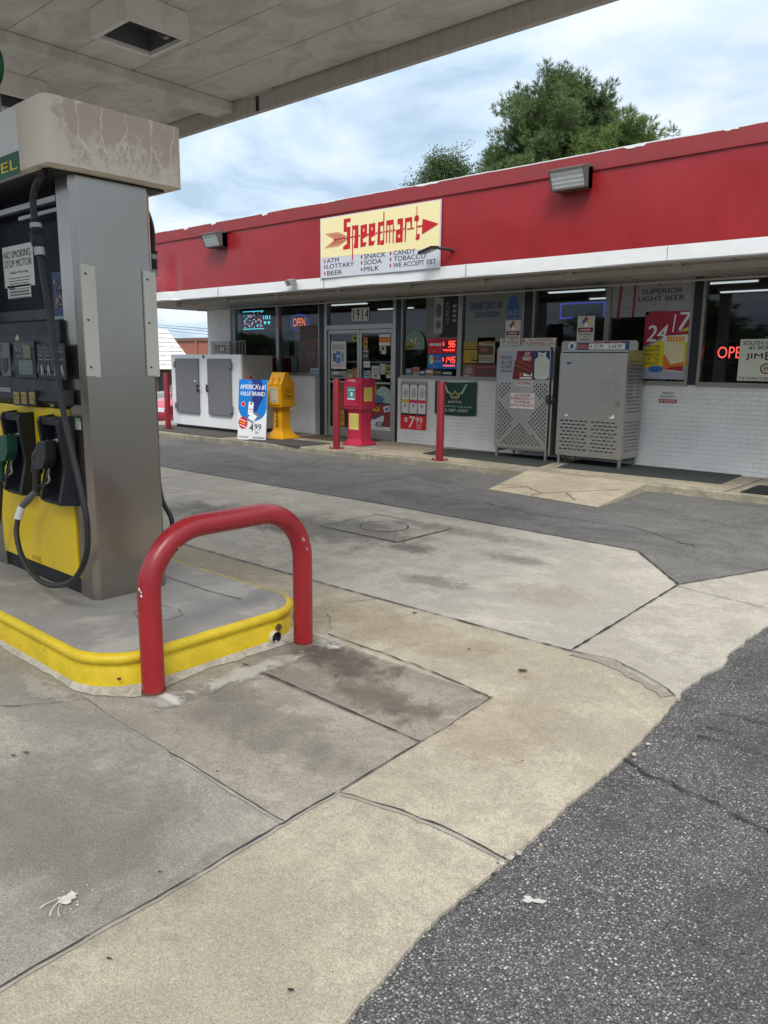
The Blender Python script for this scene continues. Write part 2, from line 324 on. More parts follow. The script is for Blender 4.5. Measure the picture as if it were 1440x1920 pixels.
M_blackm = pm('black_pillar', (.012, .013, .022), .4, var=.3)
M_alu = pm('aluminium_frame', (.32, .315, .30), .38, .6, var=.1, dirt=(.2, .19, .17))
M_brickw = brick('painted_brick', (.86, .865, .86), (.83, .84, .84), (.68, .68, .67), dirt=(.55, .54, .5))
M_brickr = brick('red_brick', (.36, .10, .06), (.26, .07, .045), (.4, .36, .3), bump=.4)
M_glass = glass('window_glass', (.58, .62, .62), 1.0)
M_rust = pm('rust', (.12, .05, .03), .9, var=.4, bump=.3)
# ------------------------------------------------------------------ ground
def gh(x, y): return -.014-.022*sstep(6.8, 9, y)-.45*sstep(-17, -21, x)-1.1*sstep(-21, -45, x)
def sheet(name, xs, ys, off, mat, kind='structure'):
    b = MB(); vs = [(x, y, gh(x, y)+off+.004*noise.noise(Vector((x*.9, y*.9, 1)))*(1 if abs(x) < 30 else 0)) for y in ys for x in xs]; n = len(xs)
    fs = [(j*n+i, j*n+i+1, (j+1)*n+i+1, (j+1)*n+i) for j in range(len(ys)-1) for i in range(n-1)]
    b.add(vs, fs, mat, True); return b.build(name, kind=kind)
def span(a, b, s): 
    n = max(1, round((b-a)/s)); return [a+(b-a)*i/n for i in range(n+1)]
sheet('ground', [-900, -300, -120]+span(-60, -16, 2)+span(-15, 15, .5)+[30, 60, 120, 300, 900], [-900, -200, -60, -25]+span(-12, 14, .5)+[20, 30, 60, 150, 400, 1200], 0, M_asph)
sheet('driveway', span(-20, 12, .4), span(5.2, 10.3, .3), .006, M_lane)
def jag(pts, amp, step=.12, seed=0):
    out = []
    for i in range(len(pts)-1):
        a, b = Vector(pts[i]), Vector(pts[i+1]); L = (b-a).length; n = max(1, int(L/step)); d = (b-a).normalized(); q = Vector((-d.y, d.x))
        for j in range(n):
            p = a+(b-a)*j/n
            w = noise.noise(Vector((p.x*2.1, p.y*2.1, seed)))*1.0+noise.noise(Vector((p.x*9, p.y*9, seed+5)))*.5+noise.noise(Vector((p.x*31, p.y*31, seed+9)))*.3
            e = 0 if (j == 0) else 1
            out.append(tuple(p+q*w*amp*e))
    out.append(tuple(pts[-1])); return out
F0 = FZ(0)
def slab(pts, mat, z=0.0, name='concrete_pavement'): return MB().prism(FZ(0), pts, -.12, z, mat).build(name, kind='structure')
edgeR = jag([(-1.14, -4), (-1.14, 1.15), (-1.19, 1.57), (-1.19, 1.97)], .026, .012, 3)
edgeR2 = jag([(-1.19, 1.97), (-1.2, 2.83), (-1.25, 3.62)], .030, .012, 3)
edgeR3 = jag([(-1.25, 3.62), (-1.27, 5.18), (-1.1, 6.3), (-.7, 7.6)], .04, .03, 4)
seamDs = jag([(-1.19, 1.97), (-1.5, 1.97), (-1.88, 1.88)], .02, .06, 8)
slab([(-9, -4), (-1.86, -4), (-1.88, 1.62), (-9, 1.62)], M_cA)
slab([(-9, 1.62), (-1.88, 1.62), (-1.885, 1.88), (-1.9, 2.4), (-9, 2.43)], M_cB)
slab([(-9, 2.43), (-1.9, 2.4), (-1.93, 3.0), (-9, 3.05)], M_cC)
slab([(-1.86, -4)]+edgeR+seamDs[1:]+[(-1.88, 1.62)], M_cD1)
dE = jag([(-1.95, 3.82), (-3.66, 3.8), (-6, 3.8)], .012, .1, 12)
slab(seamDs[::-1]+edgeR2[1:]+dE+[(-16, 3.8), (-16, 3.05), (-9, 3.05), (-1.93, 3.0), (-1.9, 2.4), (-1.885, 1.88)][:-1], M_cD)
slab([(-16, 6.5), (-16, 3.8)]+dE[::-1]+[(-2.02, 5.6), (-2.69, 6.41), (-5.81, 6.52)], M_cE)
slab([(-1.95, 3.82)]+[(-1.25, 3.62)]+edgeR3[1:]+[(-1.25, 7.6), (-2.02, 5.6)], M_cF)
# seams, cracks
def strip(b, pts, w, z, mat, wn=.5, seed=0):
    L = []; Rr = []
    for i, p in enumerate(pts):
        a = Vector(pts[max(0, i-1)]); c = Vector(pts[min(len(pts)-1, i+1)]); d = (c-a).normalized(); q = Vector((-d.y, d.x))
        ww = w*(1+wn*noise.noise(Vector((p[0]*14, p[1]*14, seed)))*1.6); o = q*ww/2
        L.append((p[0]+o.x, p[1]+o.y, z)); Rr.append((p[0]-o.x, p[1]-o.y, z))
    n = len(pts); b.add(L+Rr, [(i, n+i, n+i+1, i+1) for i in range(n-1)], mat)
cb1 = MB(); ck = MB()
def seam(pts, w=.012, amp=.006, caulk=0, cw=.05, seed=0, step=.04):
    j = jag(pts, amp, step, seed)
    if caulk:
        jj = [(x+caulk[0], y+caulk[1]) for x, y in j]; strip(cb1, jj, cw, .004, M_caulk, .7, seed+2)
    strip(ck, j, w, .008, M_crack, .8, seed)
seam([(-1.86, -4), (-1.87, 0), (-1.88, 1.62), (-1.885, 1.87)], .006, .010, (.007, 0), .012, 1)
seam([(-1.885, 1.9), (-1.9, 2.4)], .006, .004, 0, 0, 2)
seam([(-1.9, 2.4), (-1.93, 3.0)], .005, .012, 0, 0, 2)
seam([(-1.885, 1.62), (-2.6, 1.62)], .004, .008, (0, -.006), .010, 3); seam([(-2.6, 1.62), (-3.4, 1.64)], .003, .01, 0, 0, 3)
seam([(-1.9, 2.4), (-3.15, 2.43)], .010, .001, 0, 0, 4)
seam([(-1.93, 2.98), (-2.4, 3.04), (-3.15, 3.07)], .008, .02, 0, 0, 5)
seam([(-1.87, 1.885), (-1.5, 1.97), (-1.19, 1.97)], .006, .02, (0, -.008), .016, 8)
seam(dE, .012, .0, 0, 0, 6); seam([(-6, 3.8), (-14, 3.8)], .012, .004, 0, 0, 6)
seam([(-1.95, 3.82), (-2.02, 5.6)], .012, .004, 0, 0, 7); seam([(-2.02, 5.6), (-2.69, 6.41)], .014, .006, 0, 0, 7)
seam([(-2.69, 6.42), (-5.81, 6.53), (-15, 6.51)], .02, .006, 0, 0, 9)
seam([(-2.02, 5.6), (-1.25, 7.6)], .014, .006, 0, 0, 10)
seam([(-2.0, 5.55), (-1.75, 5.5), (-1.35, 5.45)], .006, .012, 0, 0, 11)
seam([(-1.95, 3.82), (-1.7, 3.86), (-1.4, 3.72), (-1.27, 3.62)], .006, .02, 0, 0, 13)
seam([(-9.4, 3.8), (-9.3, 6.5)], .010, .003, 0, 0, 14)
strip(cb1, jag([(-1.93, 3.80), (-1.7, 3.80), (-1.45, 3.68), (-1.3, 3.6)], .02, .05, 3), .075, .004, M_cB, .6, 5)
# asphalt cracks
for pts in ([tuple(P(x, y, 2, -.01))[:2] for x, y in ((1170, 1424), (1215, 1455), (1262, 1468), (1290, 1487), (1345, 1505), (1380, 1530), (1440, 1556), (1560, 1610))],):
    strip(ck, jag(pts, .03, .012, 21), .010, -.004, M_crack, .7, 3)
for i, y in enumerate((3.3, 3.42, 3.6, 3.9, 4.3)):
    strip(ck, jag([(-1.05, y), (-.8, y+.03), (-.5+.1*i, y+.02)], .02, .03, 30+i), .006, -.004, M_crack, 1, i)
for pts in ([(-6.4, 7.4), (-5, 7.5), (-4.2, 7.3), (-3.2, 7.4), (-2.4, 7.0)], [(-8, 8), (-7, 8.2), (-6, 8.0)], [(-12, 7.2), (-10, 7.4), (-8, 7.3)]):
    strip(ck, jag(pts, .05, .05, 41), .010, gh(-5, 7.4)+.014, M_crack, 1, 5)
for i, pts in enumerate(([(-3.35, 1.64), (-3.5, 1.4), (-3.9, 1.1), (-4.1, .6)], [(-4.5, 3.85), (-4.7, 4.3), (-5.6, 4.6), (-6.3, 5.3)], [(-3.2, 3.1), (-3.5, 3.4), (-3.4, 3.8)], [(-5.5, 5.2), (-6.5, 5.5), (-8, 5.3)])):
    strip(ck, jag(pts, .05, .03, 60+i), .003, .006, M_crack, 1.2, i)
for i, pts in enumerate(([(-.9, 1.2), (-.6, 1.5), (-.2, 1.55), (.3, 1.9)], [(-1.1, 4.6), (-.7, 4.9), (-.2, 4.7)], [(-3.5, 8.6), (-2.5, 8.2), (-1.5, 8.4), (0, 8)], [(-9.5, 8.6), (-8.6, 8.2), (-7, 8.7), (-5.5, 8.2)], [(-13, 8.0), (-11, 8.3), (-9, 7.9)])):
    strip(ck, jag(pts, .06, .03, 80+i), .006, (-.004 if i < 2 else gh(-5, 8)+.016), M_crack, 1.2, i)
cb1.build('joint_filler', kind='structure'); ck.build('pavement_cracks', kind='structure')
# tar-dark band and wet/oil marks (flat stains with their own shapes)
def blob(cx, cy, rx, ry, seed, n=40, rot=0, rough=.35):
    o = []
    for i in range(n):
        a = 2*math.pi*i/n; k = 1+rough*noise.noise(Vector((math.cos(a)*1.4, math.sin(a)*1.4, seed)))+rough*.5*noise.noise(Vector((math.cos(a)*4, math.sin(a)*4, seed)))
        x, y = rx*k*math.cos(a), ry*k*math.sin(a); o.append((cx+x*math.cos(rot)-y*math.sin(rot), cy+x*math.sin(rot)+y*math.cos(rot)))
    return o
def stainmat(name, col, amt, cx, cy, rx, ry):
    m, t, b = newmat(name); co = geo(t); mp = N(t, 'ShaderNodeMapping'); mp.inputs['Location'].default_value = (-cx/rx, -cy/ry, 0); mp.inputs['Scale'].default_value = (1/rx, 1/ry, 0)
    t.links.new(co, mp.inputs[0]); ln = N(t, 'ShaderNodeVectorMath', operation='LENGTH'); t.links.new(mp.outputs[0], ln.inputs[0])
    a = N(t, 'ShaderNodeMath', operation='MULTIPLY_ADD', i_1=3.0); t.links.new(noi(t, co, 5/max(rx, ry, .3), 10, .8, .5), a.inputs[0]); t.links.new(ln.outputs['Value'], a.inputs[2])
    f = ramp(t, a.outputs[0], 1.85, 2.3, amt, 0)
    b.inputs['Base Color'].default_value = (*col, 1); b.inputs['Roughness'].default_value = .7
    tr = N(t, 'ShaderNodeBsdfTransparent'); mx = N(t, 'ShaderNodeMixShader'); o = [n for n in t.nodes if n.type == 'OUTPUT_MATERIAL'][0]
    t.links.new(f, mx.inputs[0]); t.links.new(tr.outputs[0], mx.inputs[1]); t.links.new(b.outputs[0], mx.inputs[2]); t.links.new(mx.outputs[0], o.inputs[0]); return m
STN = 0
def stain(cx, cy, rx, ry, col, amt, z=.012, name='oil_stain'):
    global STN; STN += 1
    MB().rect(FZ(z+.001*(STN % 4)), cx-rx*1.3, cx+rx*1.3, cy-ry*1.3, cy+ry*1.3, 0, stainmat('stain%d' % STN, col, amt, cx, cy, rx, ry)).build(name, kind='structure')
stain(-2.85, 2.82, .6, .22, (.06, .04, .03), .5); stain(-2.3, 2.6, .5, .2, (.09, .065, .05), .4)
stain(-5.2, 5.2, 1.3, .8, (.13, .125, .115), .4); stain(-4.2, 5.1, .35, .25, (.09, .088, .08), .45); stain(-3.4, 4.4, .45, .2, (.13, .125, .115), .35)
stain(-6.6, 4.9, 1.3, .6, (.10, .10, .095), .45); stain(-3.3, 5.4, .5, .2, (.07, .07, .07), .3)
stain(-3.0, 3.4, 1.2, .35, (.36, .28, .16), .28, name='rust_stain'); stain(-1.7, 2.7, .35, .5, (.37, .29, .18), .2, name='rust_stain')
stain(-2.5, 1.1, .9, .6, (.14, .135, .12), .3); stain(-4.2, 5.95, 1.2, .25, (.08, .08, .08), .3)
stain(-2.6, 2.05, .8, .35, (.15, .14, .12), .3); stain(-2.6, 4.7, .5, .35, (.33, .25, .19), .2, name='rust_stain')
stain(-3.05, 1.88, .16, .13, (.60, .58, .54), .8, name='lime_stain'); stain(-3.02, 2.35, .10, .5, (.55, .53, .49), .6, name='lime_stain'); stain(-3.02, 2.95, .17, .14, (.62, .60, .56), .85, name='lime_stain'); stain(-3.6, 1.55, .35, .10, (.50, .48, .44), .5, name='lime_stain'); stain(-2.9, 1.5, .5, .3, (.42, .40, .36), .3, name='lime_stain')
# tank lid set in the pavement
b = MB(); q = [P(655, 990, 2, 0), P(700, 976, 2, 0), P(800, 992, 2, 0), P(745, 1009, 2, 0)]
t = thing('manhole_cover', 'round steel tank lid with a square concrete collar set in the pavement', 'manhole cover', (-4.95, 5.6, 0))
b.poly(FZ(.0045), [(-5.42, 5.18), (-4.42, 5.18), (-4.42, 6.02), (-5.42, 6.02)], 0, M_cF).build('collar', t)
b = MB(); ring = [(-4.95+.24*math.cos(a/32*2*math.pi), 5.6+.24*math.sin(a/32*2*math.pi)) for a in range(33)]; strip(b, ring, .012, .011, M_crack, .6)
for A, B in (((-5.42, 5.18), (-4.42, 5.18)), ((-4.42, 5.18), (-4.42, 6.02)), ((-4.42, 6.02), (-5.42, 6.02)), ((-5.42, 6.02), (-5.42, 5.18))): strip(b, jag([A, B], .003, .05), .012, .0085, M_crack, .6)
b.build('joint', t); MB().disc(FZ(.0085), -4.95, 5.6, .23, 0, pm('lid_steel', (.30, .285, .255), .8, 0, var=.3, vs=20, bump=.4), 32).build('lid', t)
# bits on the ground: droppings, gum, pebbles
def splat(cx, cy, r, seed, mat, arms=3):
    b = MB(); b.poly(FZ(.011), blob(cx, cy, r, r*.9, seed, 26, 0, .8), 0, mat); rnd = random.Random(seed)
    for i in range(arms):
        a = rnd.uniform(0, 6.28); L = r*rnd.uniform(2, 3.2); pts = [(cx+math.cos(a+.15*k)*L*k/4, cy+math.sin(a+.15*k)*L*k/4) for k in range(5)]; strip(b, jag(pts, .003, .01, seed), r*.12, .0125+.001*i, mat, .8)
    for i in range(14):
        a = rnd.uniform(0, 6.28); d = r*rnd.uniform(1, 3); b.disc(FZ(.010), cx+math.cos(a)*d, cy+math.sin(a)*d, r*rnd.uniform(.04, .13), 0, mat, 7)
    return b
M_drop = pm('dried_white', (.75, .74, .7), .8, var=.1, vs=90)
g = P(125, 1690, 2, 0); tag(splat(g.x, g.y, .026, 5, M_drop).build('bird_dropping'), 'white bird dropping splattered on the grey concrete near the bottom left', 'bird dropping')
g = P(995, 1690, 2, -.008); o = MB().poly(FZ(-.004), blob(g.x, g.y, .03, .014, 9, 24, .6, .9), 0, pm('dried_grey', (.45, .44, .41), .9, var=.3, vs=120)).build('dried_spot'); tag(o, 'small pale dried spot on the dark asphalt near the bottom', 'spot')
b = MB()
for (x, y, r) in ((980, 1260, .025), (880, 1220, .012), (778, 1151, .016), (48, 1415, .014), (25, 1420, .01), (408, 1450, .008), (630, 1270, .012), (980, 1430, .006), (205, 1803, .008), (545, 1862, .009), (300, 1640, .006)):
    g = P(x, y, 2, 0); b.poly(FZ(.011), blob(g.x, g.y, r, r*.6, x, 14, .4, .5), 0, M_crack)
b.build('gum_spots', kind='stuff')
b = MB(); rnd = random.Random(11)
for i in range(260):
    k = rnd.random(); y = rnd.uniform(.6, 6.2); x = -1.19+rnd.gauss(0, .045)+.05; s = rnd.uniform(.002, .006)*(1.6 if rnd.random() < .08 else 1)
    if abs(y-1.97) < .12: s *= 1.6
    c = Vector((x, y, 0)); vs = []
    for v in ((1, 0, 0), (0, 1, 0), (-1, 0, 0), (0, -1, 0), (0, 0, 1)): vs.append(c+Vector([q*s*rnd.uniform(.6, 1.3) for q in v])+Vector((0, 0, -.003)))
    b.add(vs, [(0, 1, 4), (1, 2, 4), (2, 3, 4), (3, 0, 4)], (M_caulk, M_cB, M_crack, M_cB)[i % 4])
for (x, y, r) in ((955, 1608, .022), (972, 1600, .016), (940, 1618, .014), (1190, 1415, .014), (1215, 1395, .012)):
    g = P(x, y, 2, 0); vs = []
    for k in range(18):
        d = Vector((rnd.gauss(0, 1), rnd.gauss(0, 1), abs(rnd.gauss(0, 1)))).normalized()*r; d.z *= .6; vs.append(g+d)
    bb = bmesh.new(); [bb.verts.new(v) for v in vs]; bmesh.ops.convex_hull(bb, input=bb.verts); bb.verts.index_update(); bb.verts.ensure_lookup_table()
    b.add([v.co for v in bb.verts], [[v.index for v in f.verts] for f in bb.faces], M_cF); bb.free()
b.build('gravel', kind='stuff')
# ------------------------------------------------------------------ sidewalk, curb, ramp
def cy_(x): return 9.3+.046*(x+16.5)
SW = .07
MB().prism(FZ(0), [(-17.6, cy_(-17.6)+.15), (5, cy_(5)+.15), (5, 11.62), (-17.6, 11.62)], -.3, SW, M_walk).build('sidewalk', kind='structure')
xs = span(-17.6, 5, .25); b = MB(); pr = [(0, -.6), (0, SW-.02), (.006, SW-.006), (.02, SW+.001), (.15, SW+.001), (.15, -.6)]
vs = [(x, cy_(x)+p[0]+.006*noise.noise(Vector((x*3, 1, 1))), p[1]+(.004*noise.noise(Vector((x*4, 0, 0))) if 0 < i < 4 else 0)) for x in xs for i, p in enumerate(pr)]
b.add(vs, [(i*6+k, (i+1)*6+k, (i+1)*6+k+1, i*6+k+1) for i in range(len(xs)-1) for k in range(5)], M_curb)
b.build('curb', kind='structure')
b = MB()
for x in (-15.5, -12.4, -9.3, -6.2, -3.1, 0, 3): strip(b, [(x, cy_(x)+.01), (x+.02, 10.5), (x, 11.58)], .012, SW+.005, M_crack)
b.build('walk_joints', kind='structure')
a1, a2 = P(983, 884, 2, SW), P(1207, 909, 2, SW); b1, b2 = P(915, 918, 2, -.025), P(1120, 952, 2, -.025)
a1.y = cy_(a1.x)+.01; a2.y = cy_(a2.x)+.01
b = MB(); n = 8
vs = []
for i in range(n+1):
    for A, B in ((a1, b1), (a2, b2)):
        p = A.lerp(B, i/n); vs += [(p.x, p.y, p.z+.006), (p.x, p.y, -.3)]
fs = [(4*i, 4*i+2, 4*i+6, 4*i+4) for i in range(n)]+[(4*i+1, 4*i, 4*i+4, 4*i+5) for i in range(n)]+[(4*i+2, 4*i+3, 4*i+7, 4*i+6) for i in range(n)]
b.add(vs, fs, concrete('concrete_ramp', (.58, .50, .36), (.50, .43, .31), (.38, .31, .2), .4)).build('ramp', kind='structure')
b = MB()
def onramp(u, v):
    p = a1.lerp(a2, u).lerp(b1.lerp(b2, u), v); return p
for path in ([(.02, .75), (.25, .7), (.45, .85), (.6, .7), (.8, .95)], [(.45, .85), (.4, 1)], [(.6, .7), (.95, .3)], [(.1, .9), (.25, .7)]):
    pts = []
    for i in range(len(path)-1):
        for k in range(8):
            u = path[i][0]+(path[i+1][0]-path[i][0])*k/8; v = path[i][1]+(path[i+1][1]-path[i][1])*k/8; p = onramp(u+.02*noise.noise(Vector((u*30, v*30, 1))), v+.03*noise.noise(Vector((u*30, v*30, 7)))); pts.append(p)
    for A, B in zip(pts, pts[1:]):
        d = (B-A).normalized(); q = Vector((-d.y, d.x, 0))*.006; up = Vector((0, 0, .011)); b.add([A-q+up, B-q+up, B+q+up, A+q+up], [(0, 1, 2, 3)], M_rust)
b.build('ramp_cracks', kind='structure')
# floor mats
def mat_px(name, pts, label, col, rib=False):
    w = [P(x, y, 2, SW) for x, y in pts]; cx = sum(p.x for p in w)/len(w); cyy = sum(p.y for p in w)/len(w)
    t = thing(name, label, 'floor mat', (cx, cyy, SW)); mm = pm('mat_'+name+str(int(cx*10)), col, .95, var=.25, vs=5, bump=.5, bs=200)
    pp = [(p.x, p.y) for p in w]
    if sum(pp[i][0]*pp[(i+1) % len(pp)][1]-pp[(i+1) % len(pp)][0]*pp[i][1] for i in range(len(pp))) < 0: pp = pp[::-1]
    MB().prism(FZ(SW), pp, -.01, .012, mm).build('base', t)
    if rib:
        b = MB(); x0, x1 = min(p[0] for p in pp), max(p[0] for p in pp); y0, y1 = min(p[1] for p in pp), max(p[1] for p in pp)
        for k in range(14):
            yy = y0+(y1-y0)*(k+.5)/14; b.box(x0+.03, x1-.03, yy-.008, yy+.008, SW+.012, SW+.02, M_black)
        b.build('rib', t)
    return t
mat_px('floor_mat', [(795, 850), (840, 841), (1215, 873), (1300, 880), (1060, 872), (900, 862)][:0] or [(793, 851), (838, 842), (1060, 860), (1010, 876)], 'dark green mat running along the white brick wall under the smaller propane cage', (.035, .045, .042))
mat_px('floor_mat', [(1045, 877), (1090, 862), (1393, 891), (1352, 908)], 'dark green mat along the white brick wall beside the wide propane cage', (.035, .045, .042))
def mat_xy(x0, x1, y0, y1, label, col, rib=False):
    t = thing('floor_mat', label, 'floor mat', ((x0+x1)/2, (y0+y1)/2, SW)); mm = pm('matxy%d' % int(x0*100), col, .95, var=.25, vs=5, bump=.5, bs=200)
    MB().box(x0, x1, y0, y1, SW-.01, SW+.012, mm).build('base', t)
    if rib:
        b = MB()
        for k in range(12):
            yy = y0+(y1-y0)*(k+.5)/12; b.box(x0+.03, x1-.03, yy-.01, yy+.01, SW+.012, SW+.02, M_black)
        b.build('rib', t)
mat_xy(-2.95, -1.3, 10.0, 10.75, 'black ribbed mat at the right edge of the sidewalk', (.02, .02, .022), True)
mat_xy(-16.4, -12.9, 9.5, 10.6, 'worn dark mat in front of the white ice freezer', (.07, .068, .062))
mat_xy(-12.2, -10.55, 9.55, 10.35, 'dark mat around the foot of the yellow newspaper box', (.06, .058, .055))
mat_xy(-12.0, -10.3, 10.75, 11.5, 'brown entrance mat before the glass double doors', (.11, .085, .06))
# ------------------------------------------------------------------ store building
X0, X1, YW, YF = -16.6, 4.4, 11.6, 9.3
st = thing('store_building', 'low convenience store with red metal fascia and white painted brick under its windows', 'building', (-6, YW, SW))
b = MB(); WT = .22
b.box(-16.1, -15.2, YW, YW+WT, -.3, 3.3, M_brickw)
b.box(-15.2, -12.28, YW, YW+WT, -.3, 1.335, M_brickw)
b.box(-9.98, 4, YW, YW+WT, -.3, 1.335, M_brickw)
b.box(1.5, 4, YW, YW+WT, 1.335, 3.3, M_brickw)
b.box(-16.1, -15.88, YW+WT, 20, -.8, 3.3, M_brickw); b.box(3.78, 4, YW+WT, 20, -.3, 3.3, M_brickw); b.box(-16.1, 4, 20, 20.2, -.8, 3.3, M_brickw)
b.build('wall', st)
MB().box(-12.28, -12.12, YW-.01, YW+.2, -.1, 1.35, pm('grey_render', (.33, .32, .31), .8, var=.15)).build('return_panel', st)
MB().box(-15.2, -15.06, YW+.02, YW+.2, 1.335, 2.93, pm('grey_render', (0, 0, 0))).build('return_panel', st)
for x0, x1, z0 in ((-12.12, -11.97, .05), (-9.98, -9.87, 1.335), (-7.13, -6.98, 1.335), (-4.30, -4.18, 1.335), (-.9, -.75, 1.335)):
    MB().box(x0, x1, YW-.03, YW+.18, z0, 2.95, M_blackm).build('pillar', st)
MB().box(-9.985, -9.94, YW-.012, YW+.02, .05, 1.33, M_blackm).build('joint_strip', st)
MB().box(-15.2, 1.5, YW+.0, YW+.2, 2.9, 3.3, M_alu).build('lintel', st)
# soffit with panel grooves
M_soff = pm('soffit_metal', (.46, .445, .41), .5, var=.08, dirt=(.3, .28, .24), damt=.5)
b = MB(); x = X0+.05; i = 0
while x < X1-.1:
    z = 2.86+(.004 if i % 2 else 0); b.box(x+.004, x+.3, YF+.06, YW+.02, z, z+.03, M_soff); b.box(x+.30, x+.306, YF+.06, YW, 2.875, 2.9, M_black); x += .31; i += 1
b.build('soffit', st)
MB().box(X0+.05, -16.1, YW, 20.3, 2.84, 2.87, M_soff).build('side_soffit', st)
# security rail along the soffit with couplings
b = MB(); b.box(-15.0, 4.2, 9.98, 10.04, 2.775, 2.835, M_soff); b.build('soffit_rail', st)
for x in (-14.9, -13.2, -11.6, -9.95, -8.35, -6.9, -5.45, -3.95, -2.5, -1, .5, 2): MB().box(x-.05, x+.05, 9.955, 10.065, 2.765, 2.86, M_soff).build('rail_bracket', st)
MB().tube([(X0+.5, 11.35, 2.8), (4, 11.35, 2.8)], .018, M_soff, 8).build('conduit', st)
# fascia panels
M_red = pm('fascia_red', (.32, .019, .024), .33, var=.08, vs=1.2, dirt=(.21, .014, .022), damt=.5, dsc=(1, 1, .5), dth=(.4, .75))
M_redcap = pm('coping_red', (.27, .028, .032), .5, var=.14, vs=3, dirt=(.18, .04, .04), damt=.6)
b = MB(); xs = span(X0, X1, .10); zs = span(2.99, 3.98, .1); n = len(xs)
def fy(x, z):
    w = .014*noise.noise(Vector((x*.9, z*1.5, 3)))+.006*noise.noise(Vector((x*3, z*.8, 9)))
    d = math.exp(-((x+14.35)**2)/.10-((z-3.05)**2)/.05); w += -.06*d*(1+noise.noise(Vector((x*9, z*9, 0)))); w += .05*math.exp(-((x+14.0)**2)/.03-((z-3.15)**2)/.15)
    ph = (x-X0) % 3.66
    return YF+w
vs = [(x, fy(x, z), z) for z in zs for x in xs]
b.add(vs, [(j*n+i, j*n+i+1, (j+1)*n+i+1, (j+1)*n+i) for j in range(len(zs)-1) for i in range(n-1)], M_red, True)
b.box(X0, X0+.03, YF+.03, 20.4, 2.99, 3.98, M_red); b.build('fascia', st)
pm('seam_red', (.22, .01, .016), .6)
# coping with torn edge
b = MB(); top = []; xs = span(X0-.03, X1, .12)
for x in xs: top.append((x, 4.165+.012*noise.noise(Vector((x*.8, 0, 0)))+.006*noise.noise(Vector((x*6, 0, 2)))))
pts = [(X0-.03, 3.975)]+[(X1, 3.975)]+top[::-1]; b.prism(FY(YF), pts, .012, -.3, M_redcap); b.box(X0-.03, X0+.2, YF+.3, 20.4, 3.975, 4.16, M_redcap); b.build('coping', st)
MB().box(X0-.01, X1, YF-.022, YF+.004, 3.965, 3.978, pm('seam_red', (0, 0, 0))).build('coping_lip', st)
b = MB(); rnd = random.Random(4)
def tear(x, w, h): b.poly(FY(YF-.0145), [(x-w, 4.175), (x-w*.7, 4.165-h*.6), (x-w*.3, 4.165-h), (x+w*.2, 4.165-h*.5), (x+w*.7, 4.165-h*.8), (x+w, 4.175)], 0, M_white)
for x in (-13.5, -12.6, -11.1): tear(x, .09, .035)
for x, w, h in ((-7.45, .25, .018), (-4.3, .15, .02), (-9.5, .2, .01), (-3.2, .1, .02)): tear(x, w, h)
strip_pts = []
b2 = [(x, z+.003) for x, z in top]; b.prism(FY(YF), b2+[(x, z+.012+.004*noise.noise(Vector((x*5, 1, 1)))) for x, z in b2[::-1]], .012, -.02, M_white)
b.build('coping_tear', st)
# white band
b = MB(); xs = span(X0, X1, .1); zs = [2.825, 2.87, 2.93, 2.992]; n = len(xs)
vs = [(x, fy(x, 3.0)-.02+.004*noise.noise(Vector((x*4, z*6, 3)))-(.02*noise.noise(Vector((x*5, z*9, 3))) if x < -13.9 else 0), z) for z in zs for x in xs]
b.add(vs, [(j*n+i, j*n+i+1, (j+1)*n+i+1, (j+1)*n+i) for j in range(3) for i in range(n-1)], M_white, True)
b.box(X0, X1, YF-.015, YF+.07, 2.815, 2.825, M_white); b.box(X0, X0+.03, YF+.03, 20.4, 2.825, 2.99, M_white)
b.build('trim_band', st)
b = MB(); x = X0+1.2
while x < X1: b.box(x-.003, x+.003, YF-.034, YF-.026, 2.83, 2.985, M_alu); x += 2.9
b.build('trim_seam', st)
MB().box(X0+.05, X1-.05, YF+.08, 20.35, 3.35, 3.45, pm('roof_gravel', (.2, .2, .2), .9)).build('roof', st)
MB().box(X0, X1, 20.35, 20.4, 2.8, 4.16, M_red).box(X1-.03, X1, YF+.03, 20.35, 2.82, 4.16, M_red).build('rear_fascia', st)
# interior shell
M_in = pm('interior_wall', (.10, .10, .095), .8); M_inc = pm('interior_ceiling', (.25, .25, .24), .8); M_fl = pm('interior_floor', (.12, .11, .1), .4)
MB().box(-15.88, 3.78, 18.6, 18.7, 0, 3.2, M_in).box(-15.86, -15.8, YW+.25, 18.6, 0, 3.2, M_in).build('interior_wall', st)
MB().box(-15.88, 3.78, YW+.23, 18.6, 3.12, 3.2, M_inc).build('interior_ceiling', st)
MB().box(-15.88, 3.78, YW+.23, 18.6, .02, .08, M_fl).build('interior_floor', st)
M_tube = emit('tube_light', (.92, .97, 1), .7)
for i, (x, y) in enumerate([(x, y) for y in (12.9, 14.4, 16.2) for x in (-14, -10.8, -7.7, -4.9, -2)]):
    f = MB().box(x-.65, x+.65, y-.09, y+.09, 3.06, 3.12, M_white).build('ceiling_light', st)
    MB().box(x-.6, x+.6, y-.05, y+.05, 3.035, 3.06, M_tube).build('tube', f)
